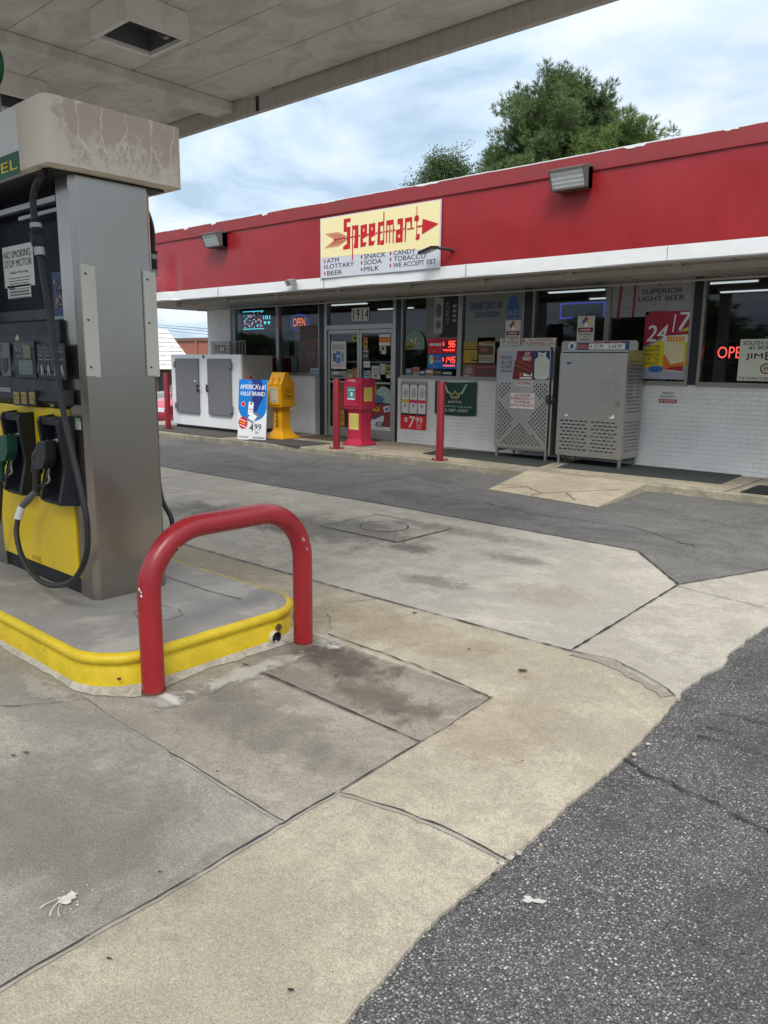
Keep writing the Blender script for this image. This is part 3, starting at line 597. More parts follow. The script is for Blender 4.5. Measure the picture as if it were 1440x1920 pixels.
# windows
def window(x0, x1, z0=1.335, z1=2.9, y=YW, fw=.045):
    w = MB(); w.box(x0, x1, y-.02, y+.10, z1-fw, z1, M_alu).box(x0, x1, y-.02, y+.10, z0, z0+fw, M_alu).box(x0, x0+fw, y-.018, y+.098, z0+fw, z1-fw, M_alu).box(x1-fw, x1, y-.018, y+.098, z0+fw, z1-fw, M_alu)
    o = w.build('window', st); MB().rect(FY(y+.035), x0+fw, x1-fw, z0+fw, z1-fw, 0, M_glass).build('pane', o); return o
WIN = [(-15.06, -13.49), (-13.49, -12.12), (-9.87, -8.47), (-8.47, -7.13), (-6.98, -5.63), (-5.63, -4.30), (-4.18, -2.6), (-2.6, -.9), (-.75, .4), (.4, 1.5)]
for w in WIN: window(*w)
MB().box(-9.87, -7.13, YW-.04, YW+.02, 1.315, 1.345, M_alu).box(-6.98, -4.3, YW-.04, YW+.02, 1.315, 1.345, M_alu).box(-4.18, 1.5, YW-.04, YW+.02, 1.315, 1.345, M_alu).box(-15.06, -12.12, YW-.04, YW+.02, 1.315, 1.345, M_alu).build('sill', st)
# doors
df = MB(); M_alud = pm('door_aluminium', (.40, .395, .38), .35, .6, var=.1)
df.box(-11.97, -11.90, YW-.03, YW+.1, SW, 2.9, M_alud).box(-10.06, -9.985, YW-.03, YW+.1, SW, 2.9, M_alud).box(-11.90, -10.06, YW-.03, YW+.1, 2.83, 2.9, M_alud).box(-11.90, -10.06, YW-.03, YW+.1, 2.27, 2.36, M_alud)
dfo = df.build('door_frame', st); MB().rect(FY(YW+.03), -11.9, -10.06, 2.36, 2.83, 0, M_glass).build('transom_pane', dfo)
for x0, x1 in ((-11.89, -10.985), (-10.975, -10.07)):
    d = MB(); s = .055; d.box(x0, x0+s, YW, YW+.045, SW+.01, 2.26, M_alud).box(x1-s, x1, YW, YW+.045, SW+.01, 2.26, M_alud)
    d.box(x0+s, x1-s, YW, YW+.045, 2.19, 2.26, M_alud).box(x0+s, x1-s, YW, YW+.045, SW+.01, .27, M_alud).box(x0+s, x1-s, YW+.002, YW+.043, 1.19, 1.225, M_alud)
    do = d.build('door', st); MB().rect(FY(YW+.02), x0+s, x1-s, .27, 2.19, 0, M_glass).build('pane', do)
    MB().box(x0+.1, x1-.06, YW+.10, YW+.13, 1.60, 1.64, M_white).box(x0+.02, x1-.02, YW-.045, YW-.025, 1.195, 1.22, M_alud).box(x0+.03, x0+.05, YW-.03, YW, 1.2, 1.215, M_alud).box(x1-.05, x1-.03, YW-.03, YW, 1.2, 1.215, M_alud).build('push_bar', do)
MB().box(-10.945, -10.93, YW-.06, YW-.04, 1.0, 1.45, M_alud).box(-10.945, -10.93, YW-.05, YW, 1.02, 1.04, M_alud).box(-10.945, -10.93, YW-.05, YW, 1.41, 1.43, M_alud).build('handle', do)
# house number on the transom
hn = thing('house_number', 'white number plates reading 1914 on the glass above the doors', 'house number', (-10.97, YW, 2.45))
b = MB(); w = P(658, 578, 1, YW-.004), P(691, 601, 1, YW-.004); xa, xb, za, zb = w[0].x, w[1].x, w[1].z, w[0].z
for k, ch in enumerate('1914'):
    x0 = xa+(xb-xa)*k/4; b.fbox(FY(YW+.02), x0+.004, x0+(xb-xa)/4-.004, za, zb, 0, .006, pm('plate_white', (.8, .8, .76), .6)); b.text(FY(YW+.02), ch, x0+.02 if ch != '1' else x0+.05, x0+(xb-xa)/4-(.02 if ch != '1' else .045), za+.02, zb-.02, .009, M_black, .02)
b.build('plate', hn)
# ------------------------------------------------------------------ fuel canopy
CZ = 4.2; CX0, CX1, CY0, CY1 = -15.5, -1.5, -.7, 5.38
cn = thing('fuel_canopy', 'grimy off-white fuel station canopy overhead with a boxed cross beam', 'canopy', (-6.9, 2.4, 0))
def grime():
    m, t, b = newmat('canopy_metal'); co = geo(t)
    c = mixc(t, ramp(t, noi(t, co, 1.6, 9, .7, .9, (1, 1.6, 1)), .44, .58), (.72, .71, .68), (.58, .56, .525)); c = mixc(t, ramp(t, noi(t, co, 9, 6, .7), .5, .8, 0, .4), c, (.42, .41, .38))
    t.links.new(c, b.inputs['Base Color']); b.inputs['Roughness'].default_value = .6; MC['canopy_metal'] = m; return m
M_can = grime(); M_canlip = pm('canopy_lip', (.52, .50, .46), .55, var=.15, dirt=(.30, .27, .23), damt=.6, dsc=(6, 6, .4))
b = MB(); y = CY1-.08-.56*11
while y < CY1-.1:
    y1 = min(y+.56, CY1-.06); b.box(CX0+.05, CX1-.05, y+.004, y1-.004, CZ, CZ+.03, M_can); b.box(CX0+.05, CX1-.05, y1-.004, y1+.004, CZ+.012, CZ+.03, M_black); y += .56
b.build('soffit', cn)
MB().box(-7.10, -6.82, CY0+.06, CY1-.06, CZ-.10, CZ-.002, M_can).build('beam', cn, bevel=.008)
MB().box(-12.4, -12.12, CY0+.06, CY1-.06, CZ-.10, CZ-.002, M_can).build('beam', cn, bevel=.008)
b = MB()
b.box(CX0, CX1, CY1-.06, CY1, 4.04, 4.9, M_canlip).box(CX0, CX1, CY0, CY0+.06, 4.04, 4.9, M_canlip).box(CX1-.06, CX1, CY0+.06, CY1-.06, 4.04, 4.9, M_canlip).box(CX0, CX0+.06, CY0+.06, CY1-.06, 4.04, 4.9, M_canlip)
b.box(-6.45, -6.42, CY1-.075, CY1-.06, 4.04, 4.2, M_black).box(-6.62, -6.2, CY1-.085, CY1-.06, 4.175, 4.199, M_canlip)
b.build('fascia', cn)
MB().box(CX0+.06, CX1-.06, CY0+.06, CY1-.06, 4.4, 4.45, M_can).build('deck', cn)
MB().box(-7.08, -6.84, 2.28, 2.52, 0, CZ-.1, M_can).build('column', cn, bevel=.01)
MB().box(-12.38, -12.14, 2.28, 2.52, 0, CZ-.1, M_can).build('column', cn, bevel=.01)
def lightbox(x0, y0, label):
    t = thing('canopy_light_box', label, 'light box', (x0+.26, y0+.26, 4.2), group=None); b = MB(); x1, y1 = x0+.52, y0+.52
    M_b = pm('box_white', (.82, .81, .77), .5, var=.06, dirt=(.3, .27, .22)); zb = 4.0; w = .035
    b.box(x0, x1, y0, y0+w, zb, 4.199, M_b).box(x0, x1, y1-w, y1, zb, 4.199, M_b).box(x0, x0+w, y0+w, y1-w, zb, 4.199, M_b).box(x1-w, x1, y0+w, y1-w, zb, 4.199, M_b); b.build('housing', t, bevel=.006)
    MB().box(x0+w, x1-w, y0+w, y1-w, 4.17, 4.196, pm('box_inside_shade', (.13, .135, .14), .6)).fbox(FZ(0), x0+w, x0+w+.004, y0+w, y1-w, zb+.03, 4.17, MC['box_inside_shade']).fbox(FZ(0), x1-w-.004, x1-w, y0+w, y1-w, zb+.03, 4.17, MC['box_inside_shade']).fbox(FZ(0), x0+w+.004, x1-w-.004, y0+w, y0+w+.004, zb+.03, 4.17, MC['box_inside_shade']).fbox(FZ(0), x0+w+.004, x1-w-.004, y1-w-.004, y1-w, zb+.03, 4.17, MC['box_inside_shade']).build('inner_plate', t)  # dark liners added, shade of the open box put into their colour
    MB().tube(smooth_path([(x0+.30, y0+.40, 4.17), (x0+.28, y0+.42, 4.10), (x0+.33, y0+.43, 4.05), (x0+.40, y0+.42, 4.04)]), .018, M_alu, 8).build('conduit', t)
    b = MB(); rnd = random.Random(2)
    for k in range(3):
        a = [(x0+.22+.05*math.cos(i*1.1+k)+rnd.uniform(-.02, .02), y0+.25+.05*math.sin(i*1.1+k), 4.16-.012*i) for i in range(8)]; b.tube(smooth_path(a, 4), .0025, M_black, 5)
    b.build('wire', t)
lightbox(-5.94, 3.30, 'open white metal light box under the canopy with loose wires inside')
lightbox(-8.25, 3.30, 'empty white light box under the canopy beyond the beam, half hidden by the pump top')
# ------------------------------------------------------------------ pump island
ZI = .185
IX1, IY0, IY1, IX0 = -3.27, 1.68, 3.06, -9.0
isl = thing('pump_island', 'raised concrete pump island with a worn bright yellow curb edge', 'pump island', (-6, 2.4, 0))
M_yel = chipped('yellow_curb', (.66, .48, .012), (.10, .07, .02), .675, 11, .5)
M_itop = pm('island_grey', (.27, .26, .245), .6, var=.3, vs=4, bump=.25, bs=40, dirt=(.40, .385, .35), damt=.7, dth=(.50, .6))
def rrx(x0, x1, y0, y1, r, n=8):
    pts = [(x0, y0)]
    for cx, cy, a in ((x1-r, y0+r, -90), (x1-r, y1-r, 0)):
        for i in range(n+1): t = R(a+90*i/n); pts.append((cx+r*math.cos(t), cy+r*math.sin(t)))
    return pts+[(x0, y1)]
prof = [(0.012, -.1), (0.012, 0), (.006, ZI-.075), (.016, ZI-.06), (.006, ZI-.05), (-.004, ZI-.035), (-.002, ZI-.012), (.012, ZI-.002), (.03, ZI)]
b = MB(); rings = []
for off, z in prof:
    rings.append([(x, y, z+.003*noise.noise(Vector((x*5, y*5, 0)))) for x, y in rrx(IX0+.1, IX1-off, IY0+off, IY1-off, .30-off*.5, 10)])
n = len(rings[0]); vs = [v for r_ in rings for v in r_]
# resample long edges is unnecessary: smooth metal nosing
b.add(vs, [(k*n+i, k*n+i+1, (k+1)*n+i+1, (k+1)*n+i) for k in range(len(prof)-1) for i in range(n-1)], M_yel, True); b.build('curb_edge', isl)
MB().prism(FZ(0), [(p[0], p[1]) for p in rings[-1]], .05, ZI-.0005, M_itop).build('top', isl)
b = MB(); strip(b, [(IX0+.2, 2.75), (-3.9, 2.75), (-3.6, 2.78)], .006, ZI+.004, M_crack); strip(b, blob(-3.75, 2.3, .16, .12, 3, 20)+[blob(-3.75, 2.3, .16, .12, 3, 20)[0]], .003, ZI+.004, M_crack, .8); b.build('crack', isl)
# pipe stub in the island end and hole in the nosing
c = P(515, 1194, 0, IX1); b = MB(); b.tube([(IX1-.05, c.y, c.z), (IX1+.022, c.y, c.z)], .036, pm('conduit_white', (.55, .54, .5), .5, var=.2), 16, False)
b.tube([(IX1-.05, c.y, c.z), (IX1+.022, c.y, c.z)], .029, M_black, 16, False); b.poly(FX(IX1-.0), blob(c.y, c.z, .028, .028, 3, 16, 0, .1), 0, M_black); b.build('drain_pipe', isl)
b = MB(); g = P(522, 1180, 0, IX1); b.poly(FX(IX1+.001), blob(g.y, g.z+.01, .028, .018, 5, 18, .5, .7), 0, M_rust); g = P(500, 1195, 0, IX1)
g = P(240, 1272, 0, IX1-.02); b.poly(Frame((IX1-.055, IY0+.13, g.z), Vector((.6, .8, 0)).normalized(), (0, 0, 1)), blob(0, 0, .013, .007, 6, 14, 0, .5), .012, M_rust); b.build('chipped_spot', isl)
# mortar skirt at the island foot
b = MB(); M_mort = concrete('mortar', (.46, .44, .39), (.36, .34, .30), (.60, .58, .53), .8, sscale=7)
base = [(x+ (.075+.05*noise.noise(Vector((x*6, y*6, 2)))) *(1 if x > -3.7 else .3), y-(.045+.03*noise.noise(Vector((x*5, y*5, 4)))) if y < 2.2 else y) for x, y in rrx(-4.6, IX1, IY0, IY1+.02, .3, 10)]
inn = rrx(-4.6, IX1-.03, IY0+.03, IY1-.03, .3, 10)
def dens(L, s=.05):
    o = []
    for i in range(len(L)-1):
        A, B = Vector(L[i]), Vector(L[i+1]); k = max(1, int((B-A).length/s)); o += [tuple(A.lerp(B, j/k)) for j in range(k)]
    return o+[tuple(L[-1])]
L1 = []; L0 = []
for A, B in zip(dens(rrx(-4.6, IX1, IY0, IY1+.02, .3, 10)), dens(rrx(-4.6, IX1, IY0, IY1+.02, .3, 10))):
    x, y = A; cx, cyy = -3.6, 2.37; d = Vector((x-cx, y-cyy)); nn = Vector((1 if x > -3.45 else 0, -1 if y < 1.9 else (1 if y > 2.9 else 0)))
    if nn.length == 0: nn = Vector((1, 0))
    nn.normalize(); w = .045+.04*noise.noise(Vector((x*5, y*5, 4)))+.02*noise.noise(Vector((x*25, y*25, 4))); w = max(.015, w)
    for py in (1.9, 2.9): w += .085*math.exp(-((x+3.17)**2+(y-py)**2)/.018)
    if y < 1.75 and x < -3.7: w *= .4
    L1.append((x+nn.x*w, y+nn.y*w, .004)); L0.append((x-nn.x*.03, y-nn.y*.03, .022))
n = len(L1); b.add(L0+L1, [(i, n+i, n+i+1, i+1) for i in range(n-1)], M_mort); b.build('mortar_skirt', kind='structure')
# ------------------------------------------------------------------ pipe guard
M_redp = chipped('guard_red', (.30, .013, .021), (.78, .74, .70), .735, 11, .33, (.05, .03, .03))
gx, ya, yb, H = -3.17, 1.90, 2.885, .80
gd = thing('pipe_guard', 'red U-shaped steel pipe guard at the end of the pump island', 'bollard', (gx, (ya+yb)/2, 0))
r = .056; rad = .30; pts = [(gx, ya, -.08), (gx, ya, .1), (gx, ya, .3), (gx, ya, H-rad)]
for i in range(1, 12): t = R(90*i/12); pts.append((gx, ya+rad*(1-math.cos(t)), H-rad+rad*math.sin(t)))
pts += [(gx, ya+rad, H), (gx, (ya+yb)/2, H), (gx, yb-rad, H)]
for i in range(1, 12): t = R(90*i/12); pts.append((gx, yb-rad+rad*math.sin(t), H-rad+rad*math.cos(t)))
pts += [(gx, yb, H-rad), (gx, yb, .3), (gx, yb, -.08)]
MB().tube(pts, r, M_redp, 28).build('pipe', gd)
MB().tube([(gx, ya, -.02), (gx, ya, .028+.0)], r+.0025, M_rust, 28, False).build('rust_collar', gd)
b = MB()
SPL = smooth_path(pts, 5)
for (px, py, s) in ((262, 1112, .009), (335, 1030, .008), (328, 1046, .006), (412, 965, .003), (569, 1012, .006), (575, 1030, .005)):
    d = ray(px, py); o = Vector((0, 0, CAMH)); best = None
    t0 = (gx-o.x)/d.x
    # march the sight line onto the pipe to measure where the paint chip sits on it
    for k in range(400):
        q = o+d*(t0*(.94+.0003*k)); dm = min((((q-pp).length, pp) for pp in SPL), key=lambda z: z[0]) if k % 4 == 0 else None
        if dm and dm[0] <= r+.006: best = (q, dm[1]); break
    if best:
        q, c = best; nrm = (q-c).normalized(); u_ = nrm.cross(Vector((0, 0, 1))).normalized(); v_ = nrm.cross(u_); F = Frame(c+nrm*(r+.0008), u_, v_)
        if F.n.dot(nrm) < 0: F = Frame(c+nrm*(r+.0008), v_, u_)
        b.poly(F, blob(0, 0, s*1.0, s*1.9, px, 18, .4, 1.0), 0, M_drop); b.poly(F, blob(s*.3, s*.2, s*.9, s*1.5, px+1, 16, .4, .9), .0008, M_rust)
b.build('paint_chip', gd)
# ------------------------------------------------------------------ fuel pump
px_ = lambda x, y, Y: (P(x, y, 1, Y).x, P(x, y, 1, Y).z)
def pr(x0, y0, x1, y1, Y):
    a, c = P(x0, y0, 1, Y), P(x1, y1, 1, Y); return a.x, c.x, c.z, a.z
PX0, PX1, PY0, PY1 = -5.62, -4.20, 2.165, 2.66
fp = thing('fuel_pump', 'fuel pump with yellow door, black control head and brushed steel end panel', 'fuel pump', ((PX0+PX1)/2, 2.4, ZI))
M_ss = steel('brushed_steel', (.32, .295, .26), .20)
M_navy = pm('navy_panel', (.003, .004, .012), .6, var=.2, spec=.2); M_char = pm('charcoal_plastic', (.014, .016, .019), .5, var=.25, dirt=(.04, .038, .034), damt=.4, spec=.3)
M_yd = pm('pump_yellow', (.72, .50, .01), .3, var=.04, vs=2, dirt=(.45, .33, .04), damt=.3)
b = MB(); b.prism(FZ(0), [(-4.385, PY0+.005), (-4.23, PY0), (-4.2, PY0+.035), (-4.2, PY1-.03), (-4.23, PY1), (-4.385, PY1)], ZI, 2.585, M_ss); b.build('end_panel', fp, bevel=.004)
b = MB(); b.box(PX0, PX0+.18, PY0, PY1, ZI, 2.585, M_ss); b.build('end_panel', fp, bevel=.004)
for y0 in (2.19, 2.575):
    b = MB(); b.box(-4.2, -4.188, y0, y0+.048, 1.51, 2.12, pm('trim_cream', (.58, .57, .50), .5, var=.04)).box(-4.2, -4.192, y0+.05, y0+.085, 1.505, 2.115, pm('trim_cream', (0, 0, 0))); b.build('corner_guard', fp)
for y0 in (2.215, 2.60):
    for z in (1.56, 1.82, 2.07): MB().tube([(-4.189, y0, z), (-4.184, y0, z)], .006, M_black, 10).build('screw', fp)
b = MB(); b.box(PX0+.18, -4.385, PY0+.02, PY1-.02, ZI, .29, M_char); b.build('plinth', fp)
MB().box(PX0+.18, -4.385, PY0+.06, PY1-.06, .29, 1.9, M_black).box(PX0+.18, -4.44, 2.26, 2.56, 1.9, 2.62, M_navy).build('cabinet', fp)
b = MB(); b.box(PX0+.185, -4.39, PY0-.01, PY0+.06, .29, 1.315, M_yd); b.build('door_panel', fp, bevel=.008)
MB().box(PX0+.185, -4.39, PY1-.06, PY1+.01, .29, 1.315, M_yd).build('door_panel', fp, bevel=.008)
g = pr(60, 1040, 75, 1053, 2.15); MB().fbox(FY(PY0-.01), *g, 0, .004, pm('slot', (.45, .3, .02), .5)).fbox(FY(PY0-.01), g[0]-.004, g[1]+.004, g[2]-.006, g[2], 0, .012, M_yd).build('latch', fp)
# control head
b = MB(); prf = [(PY0-.005, 1.32), (PY0-.06, 1.36), (PY0-.045, 1.39), (PY0-.03, 1.50), (PY0-.05, 1.52), (PY0-.05, 1.535), (PY0-.02, 1.74), (PY0-.02, 1.82), (PY0+.06, 1.84), (PY0+.06, 1.32)]
FXm = Frame((0, 0, 0), (0, 1, 0), (0, 0, 1)); b.prism(FXm, prf, PX0+.18, -4.39, M_char); b.build('control_head', fp, bevel=.004)
b = MB(); b.box(PX0+.18, -4.39, PY1-.02, PY1+.04, 1.32, 1.84, M_char); b.build('control_head', fp, bevel=.01)
Yc = PY0-.042; FH = Frame((0, Yc-.002, 0), (1, 0, 0), (0, 0, 1))
b = MB(); g = pr(28, 643, 70, 705, Yc); b.fbox(FH, *g, .0, .008, pm('display_glass', (.03, .045, .05), .15)); 
b.fbox(FH, g[0]-.012, g[1]+.008, g[2]-.012, g[3]+.012, -.004, .006, M_black)
M_pale = pm('pale_print', (.26, .29, .29), .6); gg = pr(38, 675, 66, 703, Yc); b.rect(FH, *gg, .010, pm('display_label', (.10, .12, .12), .5))
b.text(FH, 'Sale $', *pr(33, 652, 43, 660, Yc), .012, M_pale); b.text(FH, 'Gallons', *pr(34, 665, 46, 670, Yc), .012, M_pale); b.rect(FH, *pr(46, 648, 62, 672, Yc), .011, pm('lcd', (.10, .10, .04), .3))
for k in range(4): b.rect(FH, *pr(40, 681+k*5, 60, 682.2+k*5, Yc), .012, M_pale)
b.build('display', fp)
b = MB(); g = pr(72, 645, 127, 712, Yc); b.fbox(FH, *g, 0, .006, pm('panel_slate', (.018, .022, .028), .5, spec=.3))
w = (g[1]-g[0])/4
for k in range(4):
    x0 = g[0]+w*k; b.rect(FH, x0, x0+.0025, g[2], g[3], .0075, M_pale)
    for j, t_ in enumerate((('Bring', 'Card', 'Reader'), ('Pay', 'Cash', 'Reader'), ('Lift', 'Nozzle'), ('Dispense', 'Fuel'))[k]): b.text(FH, t_, x0+w*.18, x0+w*.82, g[3]-.030-.020*j, g[3]-.017-.020*j, .008, M_pale)
    b.rect(FH, x0+w*.2, x0+w*.8, g[3]-.092, g[3]-.088, .008, M_pale); b.poly(FH, [(x0+w*.3, g[2]+.02), (x0+w*.45, g[2]+.02), (x0+w*.5, g[2]+.05), (x0+w*.62, g[2]+.02), (x0+w*.78, g[2]+.02), (x0+w*.6, g[2]+.085), (x0+w*.35, g[2]+.075)], .008, M_pale)
b.build('instruction_panel', fp)
b = MB(); g = pr(2, 643, 24, 705, Yc); b.fbox(FH, *g, 0, .008, pm('reader_grey', (.10, .105, .10), .5)); b.fbox(FH, g[0]+.02, g[1]-.03, g[2]+.05, g[2]+.11, .004, .012, M_black); b.prism(FH, [(g[0]+.02, g[2]+.05), (g[0]+.05, g[2]+.015), (g[1]-.03, g[2]+.05)], 0, .012, M_black)
b.text(FH, 'K', g[0]+.01, g[0]+.05, g[3]-.055, g[3]-.01, .009, M_black); b.build('card_reader', fp)
M_gold = pm('button_gold', (.36, .24, .06), .4)
Yb = PY0-.045
for i, (x, s) in enumerate(((26, '87'), (40, '89'), (55, '93'), (110, '93'))):
    b = MB(); g = pr(x, 735, x+11, 757, Yb-.02); b.fbox(FY(Yb+.02), g[0]-.012, g[1]+.015, g[2]-.012, g[3]+.012, -.01, .04, M_black); b.fbox(FY(Yb), *g, .02, .024, M_gold); b.text(FY(Yb), s, g[0]+.008, g[1]-.008, g[3]-.034, g[3]-.014, .0255, M_black)
    b.rect(FY(Yb), g[0]+.006, g[1]-.006, g[2]+.012, g[2]+.016, .0255, M_black).rect(FY(Yb), g[0]+.006, g[1]-.006, g[2]+.022, g[2]+.026, .0255, M_black); b.build('grade_button', fp)
c = px_(95, 749, Yb); b = MB(); b.disc(FY(Yb+.008), c[0], c[1], .030, .004, M_pale, 24, .044); b.disc(FY(Yb+.008), c[0], c[1], .022, .006, M_char, 24, .034); b.disc(FY(Yb+.008), c[0], c[1], .012, .008, M_pale, 20, .02); b.build('round_badge', fp)
b = MB(); g = pr(-15, 725, 20, 735, Yb); b.fbox(FY(Yb), *g, -.01, .002, M_pale); b.text(FY(Yb), 'instructions', g[0]+.005, g[1]-.006, g[2]+.010, g[3]-.010, .0035, M_black, .02); b.build('label_strip', fp)
b = MB(); g = px_(32, 637, PY0-.022); b.poly(FY(PY0-.0215), [(g[0]-.02, g[1]-.02), (g[0]+.03, g[1]-.02), (g[0]+.03, g[1]+.02), (g[0]+.012, g[1]+.035), (g[0]-.02, g[1]+.01)], .002, pm('torn_sticker', (.45, .42, .30), .7)); b.build('torn_sticker', fp)
# upper recess with stickers
M_paper = pm('paper_white', (.62, .62, .58), .6, var=.03)
Yn = 2.262
for (g, lines) in ((pr(2, 465, 64, 534, Yn-.012), 'A'), (pr(12, 537, 57, 556, Yn-.012), 'B')):
    b = MB(); F = FY(Yn-.004); b.fbox(F, *g, 0, .002, M_paper); h = g[3]-g[2]; wd = g[1]-g[0]
    if lines == 'A':
        b.text(F, 'NO SMOKING', g[0]+.02, g[1]-.03, g[3]-.075, g[3]-.03, .003, M_black, .025); b.text(F, 'STOP MOTOR', g[0]+.02, g[1]-.02, g[3]-.13, g[3]-.085, .003, M_black, .025); b.text(F, 'Health Warning', g[0]+.09, g[1]-.08, g[3]-.175, g[3]-.155, .003, M_black, .01)
        for k in range(7): b.rect(F, g[0]+.07, g[1]-.05-.02*(k % 3), g[3]-.20-k*.017, g[3]-.196-k*.017, .003, M_crack)
    else:
        b.text(F, 'WARNING', g[0]+.02, g[0]+.12, g[3]-.024, g[3]-.010, .003, M_black, .02)
        for k in range(4): b.rect(F, g[0]+.02, g[1]-.02, g[3]-.038-k*.013, g[3]-.035-k*.013, .003, M_crack)
    b.build('warning_sticker', fp)
b = MB(); g = pr(94, 512, 128, 602, 2.20); F = FY(2.20); b.fbox(F, g[0], -4.39, g[2]-.02, g[3]+.015, -.06, 0, M_navy); b.rect(F, g[0]+.02, -4.392, g[2]+.03, g[3], .001, ink('adblue', 16, 40, 84))
rnd = random.Random(8)
for k in range(46):
    x = g[0]+.05+rnd.random()*.10; z = g[2]+.08+rnd.random()*.14; s = rnd.uniform(.004, .012); b.rect(F, x, min(-4.395, x+s*1.6), z, z+s*1.5, .0015+.0002*k, [ink('adbrown', 92, 62, 44), ink('adyel', 170, 140, 40), ink('addark', 40, 26, 24), ink('adpale', 150, 130, 110)][k % 4])
b.rect(F, g[0]+.04, -4.392, g[2]-.005, g[2]+.03, .0125, ink('adstrip', 120, 150, 140)); b.build('advert_screen', fp)
g = pr(138, 782, 166, 808, PY0-.001); b = MB(); F = FY(PY0-.001); x0, x1 = -4.375, -4.25; b.fbox(F, x0, x1, g[2]+.05, g[3], 0, .0015, ink('stgreen', 60, 130, 70)); b.fbox(F, x0, x1, g[2], g[2]+.05, 0, .0015, M_paper)
for k in range(4): b.rect(F, x0+.01, x1-.01, g[2]+.008+k*.011, g[2]+.011+k*.011, .002, M_crack)
for k in range(3): b.rect(F, x0+.01, x1-.01, g[3]-.013-k*.012, g[3]-.009-k*.012, .002, M_paper)
b.build('green_sticker', fp)
MB().box(PX0+.18, -4.39, 2.17, 2.20, 2.47, 2.50, M_alu).box(-4.9, -4.39, 2.185, 2.2, 2.42, 2.44, M_alu).build('rail', fp)
# topper
TX1, TY0, TY1 = -4.10, 2.0, 2.82
def stained():
    m, t, b = newmat('topper_end'); co = geo(t)
    k = ramp(t, noi(t, co, 5, 9, .75, .3, (1, 1, .7)), .40, .56); s = N(t, 'ShaderNodeSeparateXYZ'); t.links.new(co, s.inputs[0])
    hz = ramp(t, s.outputs[2], 2.60, 2.86, .55, -.12); ky = ramp(t, s.outputs[1], 2.0, 2.14, .9, 0)
    a = N(t, 'ShaderNodeMath', operation='ADD'); t.links.new(hz, a.inputs[0]); t.links.new(ramp(t, noi(t, co, 17, 9, .8), .35, .65, -.5, .5), a.inputs[1])
    a2 = N(t, 'ShaderNodeMath', operation='ADD'); t.links.new(a.outputs[0], a2.inputs[0]); t.links.new(ky, a2.inputs[1])
    v = N(t, 'ShaderNodeTexVoronoi', feature='DISTANCE_TO_EDGE', i_Scale=8.0); mp = N(t, 'ShaderNodeMapping'); mp.inputs['Scale'].default_value = (1, 1.15, .30)
    dn = N(t, 'ShaderNodeTexNoise', i_Scale=9.0, i_Detail=4.0); t.links.new(co, dn.inputs['Vector']); wv = N(t, 'ShaderNodeVectorMath', operation='MULTIPLY_ADD'); wv.inputs[1].default_value = (.1, .1, .1); t.links.new(dn.outputs['Color'], wv.inputs[0]); t.links.new(co, wv.inputs[2])
    t.links.new(wv.outputs[0], mp.inputs[0]); t.links.new(mp.outputs[0], v.inputs['Vector'])
    dr = ramp(t, v.outputs['Distance'], .012, .04, 1, 0)
    mxx = N(t, 'ShaderNodeMath', operation='MAXIMUM'); t.links.new(dr, mxx.inputs[0]); t.links.new(ramp(t, a2.outputs[0], .1, .45, 0, .85), mxx.inputs[1])
    c = mixc(t, mxx.outputs[0], (.60, .49, .39), (.82, .75, .63)); t.links.new(c, b.inputs['Base Color']); b.inputs['Roughness'].default_value = .7; return m
M_top = pm('topper_white', (.66, .67, .66), .4, var=.05, dirt=(.36, .35, .31), damt=.5)
b = MB(); b.prism(FZ(0), [(TX1-.32, TY0)]+[(TX1-.05+.05*math.sin(R(a)), TY0+.05-.05*math.cos(R(a))) for a in range(0, 91, 15)]+[(TX1-.05+.05*math.cos(R(a)), TY1-.05+.05*math.sin(R(a))) for a in range(0, 91, 15)]+[(TX1-.32, TY1)], 2.6, 2.93, stained(), True)
b.build('topper_end', fp)
b = MB(); b.box(PX0-.1, TX1-.3225, TY0+.003, TY1-.003, 2.6, 2.93, M_top); b.build('topper', fp)
g = pr(0, 345, 85, 262, TY0); b = MB(); zt = P(85, 262, 1, TY0).z; zb = P(87, 308, 1, TY0).z; xe = TX1-.325
b.fbox(FY(TY0+.003), PX0-.08, xe, zb, zt, 0, .003, ink('green', 8, 88, 62)); b.fbox(FY(TY0+.003), PX0-.08, xe, 2.6, zb-.002, 0, .002, ink('palestripe', 150, 160, 165))
e0 = P(2, 320, 1, TY0).x; l1 = P(34, 320, 1, TY0).x
b.text(FY(TY0+.003), 'DIESEL', l1-(l1-e0)*3.05, l1, zb+.028, zt-.035, .0045, ink('yellow', 225, 200, 40), .03); b.build('fuel_band', fp)
MB().box(PX0, -4.22, TY0+.06, TY1-.06, 2.585, 2.6, M_black).build('topper_underside', fp)
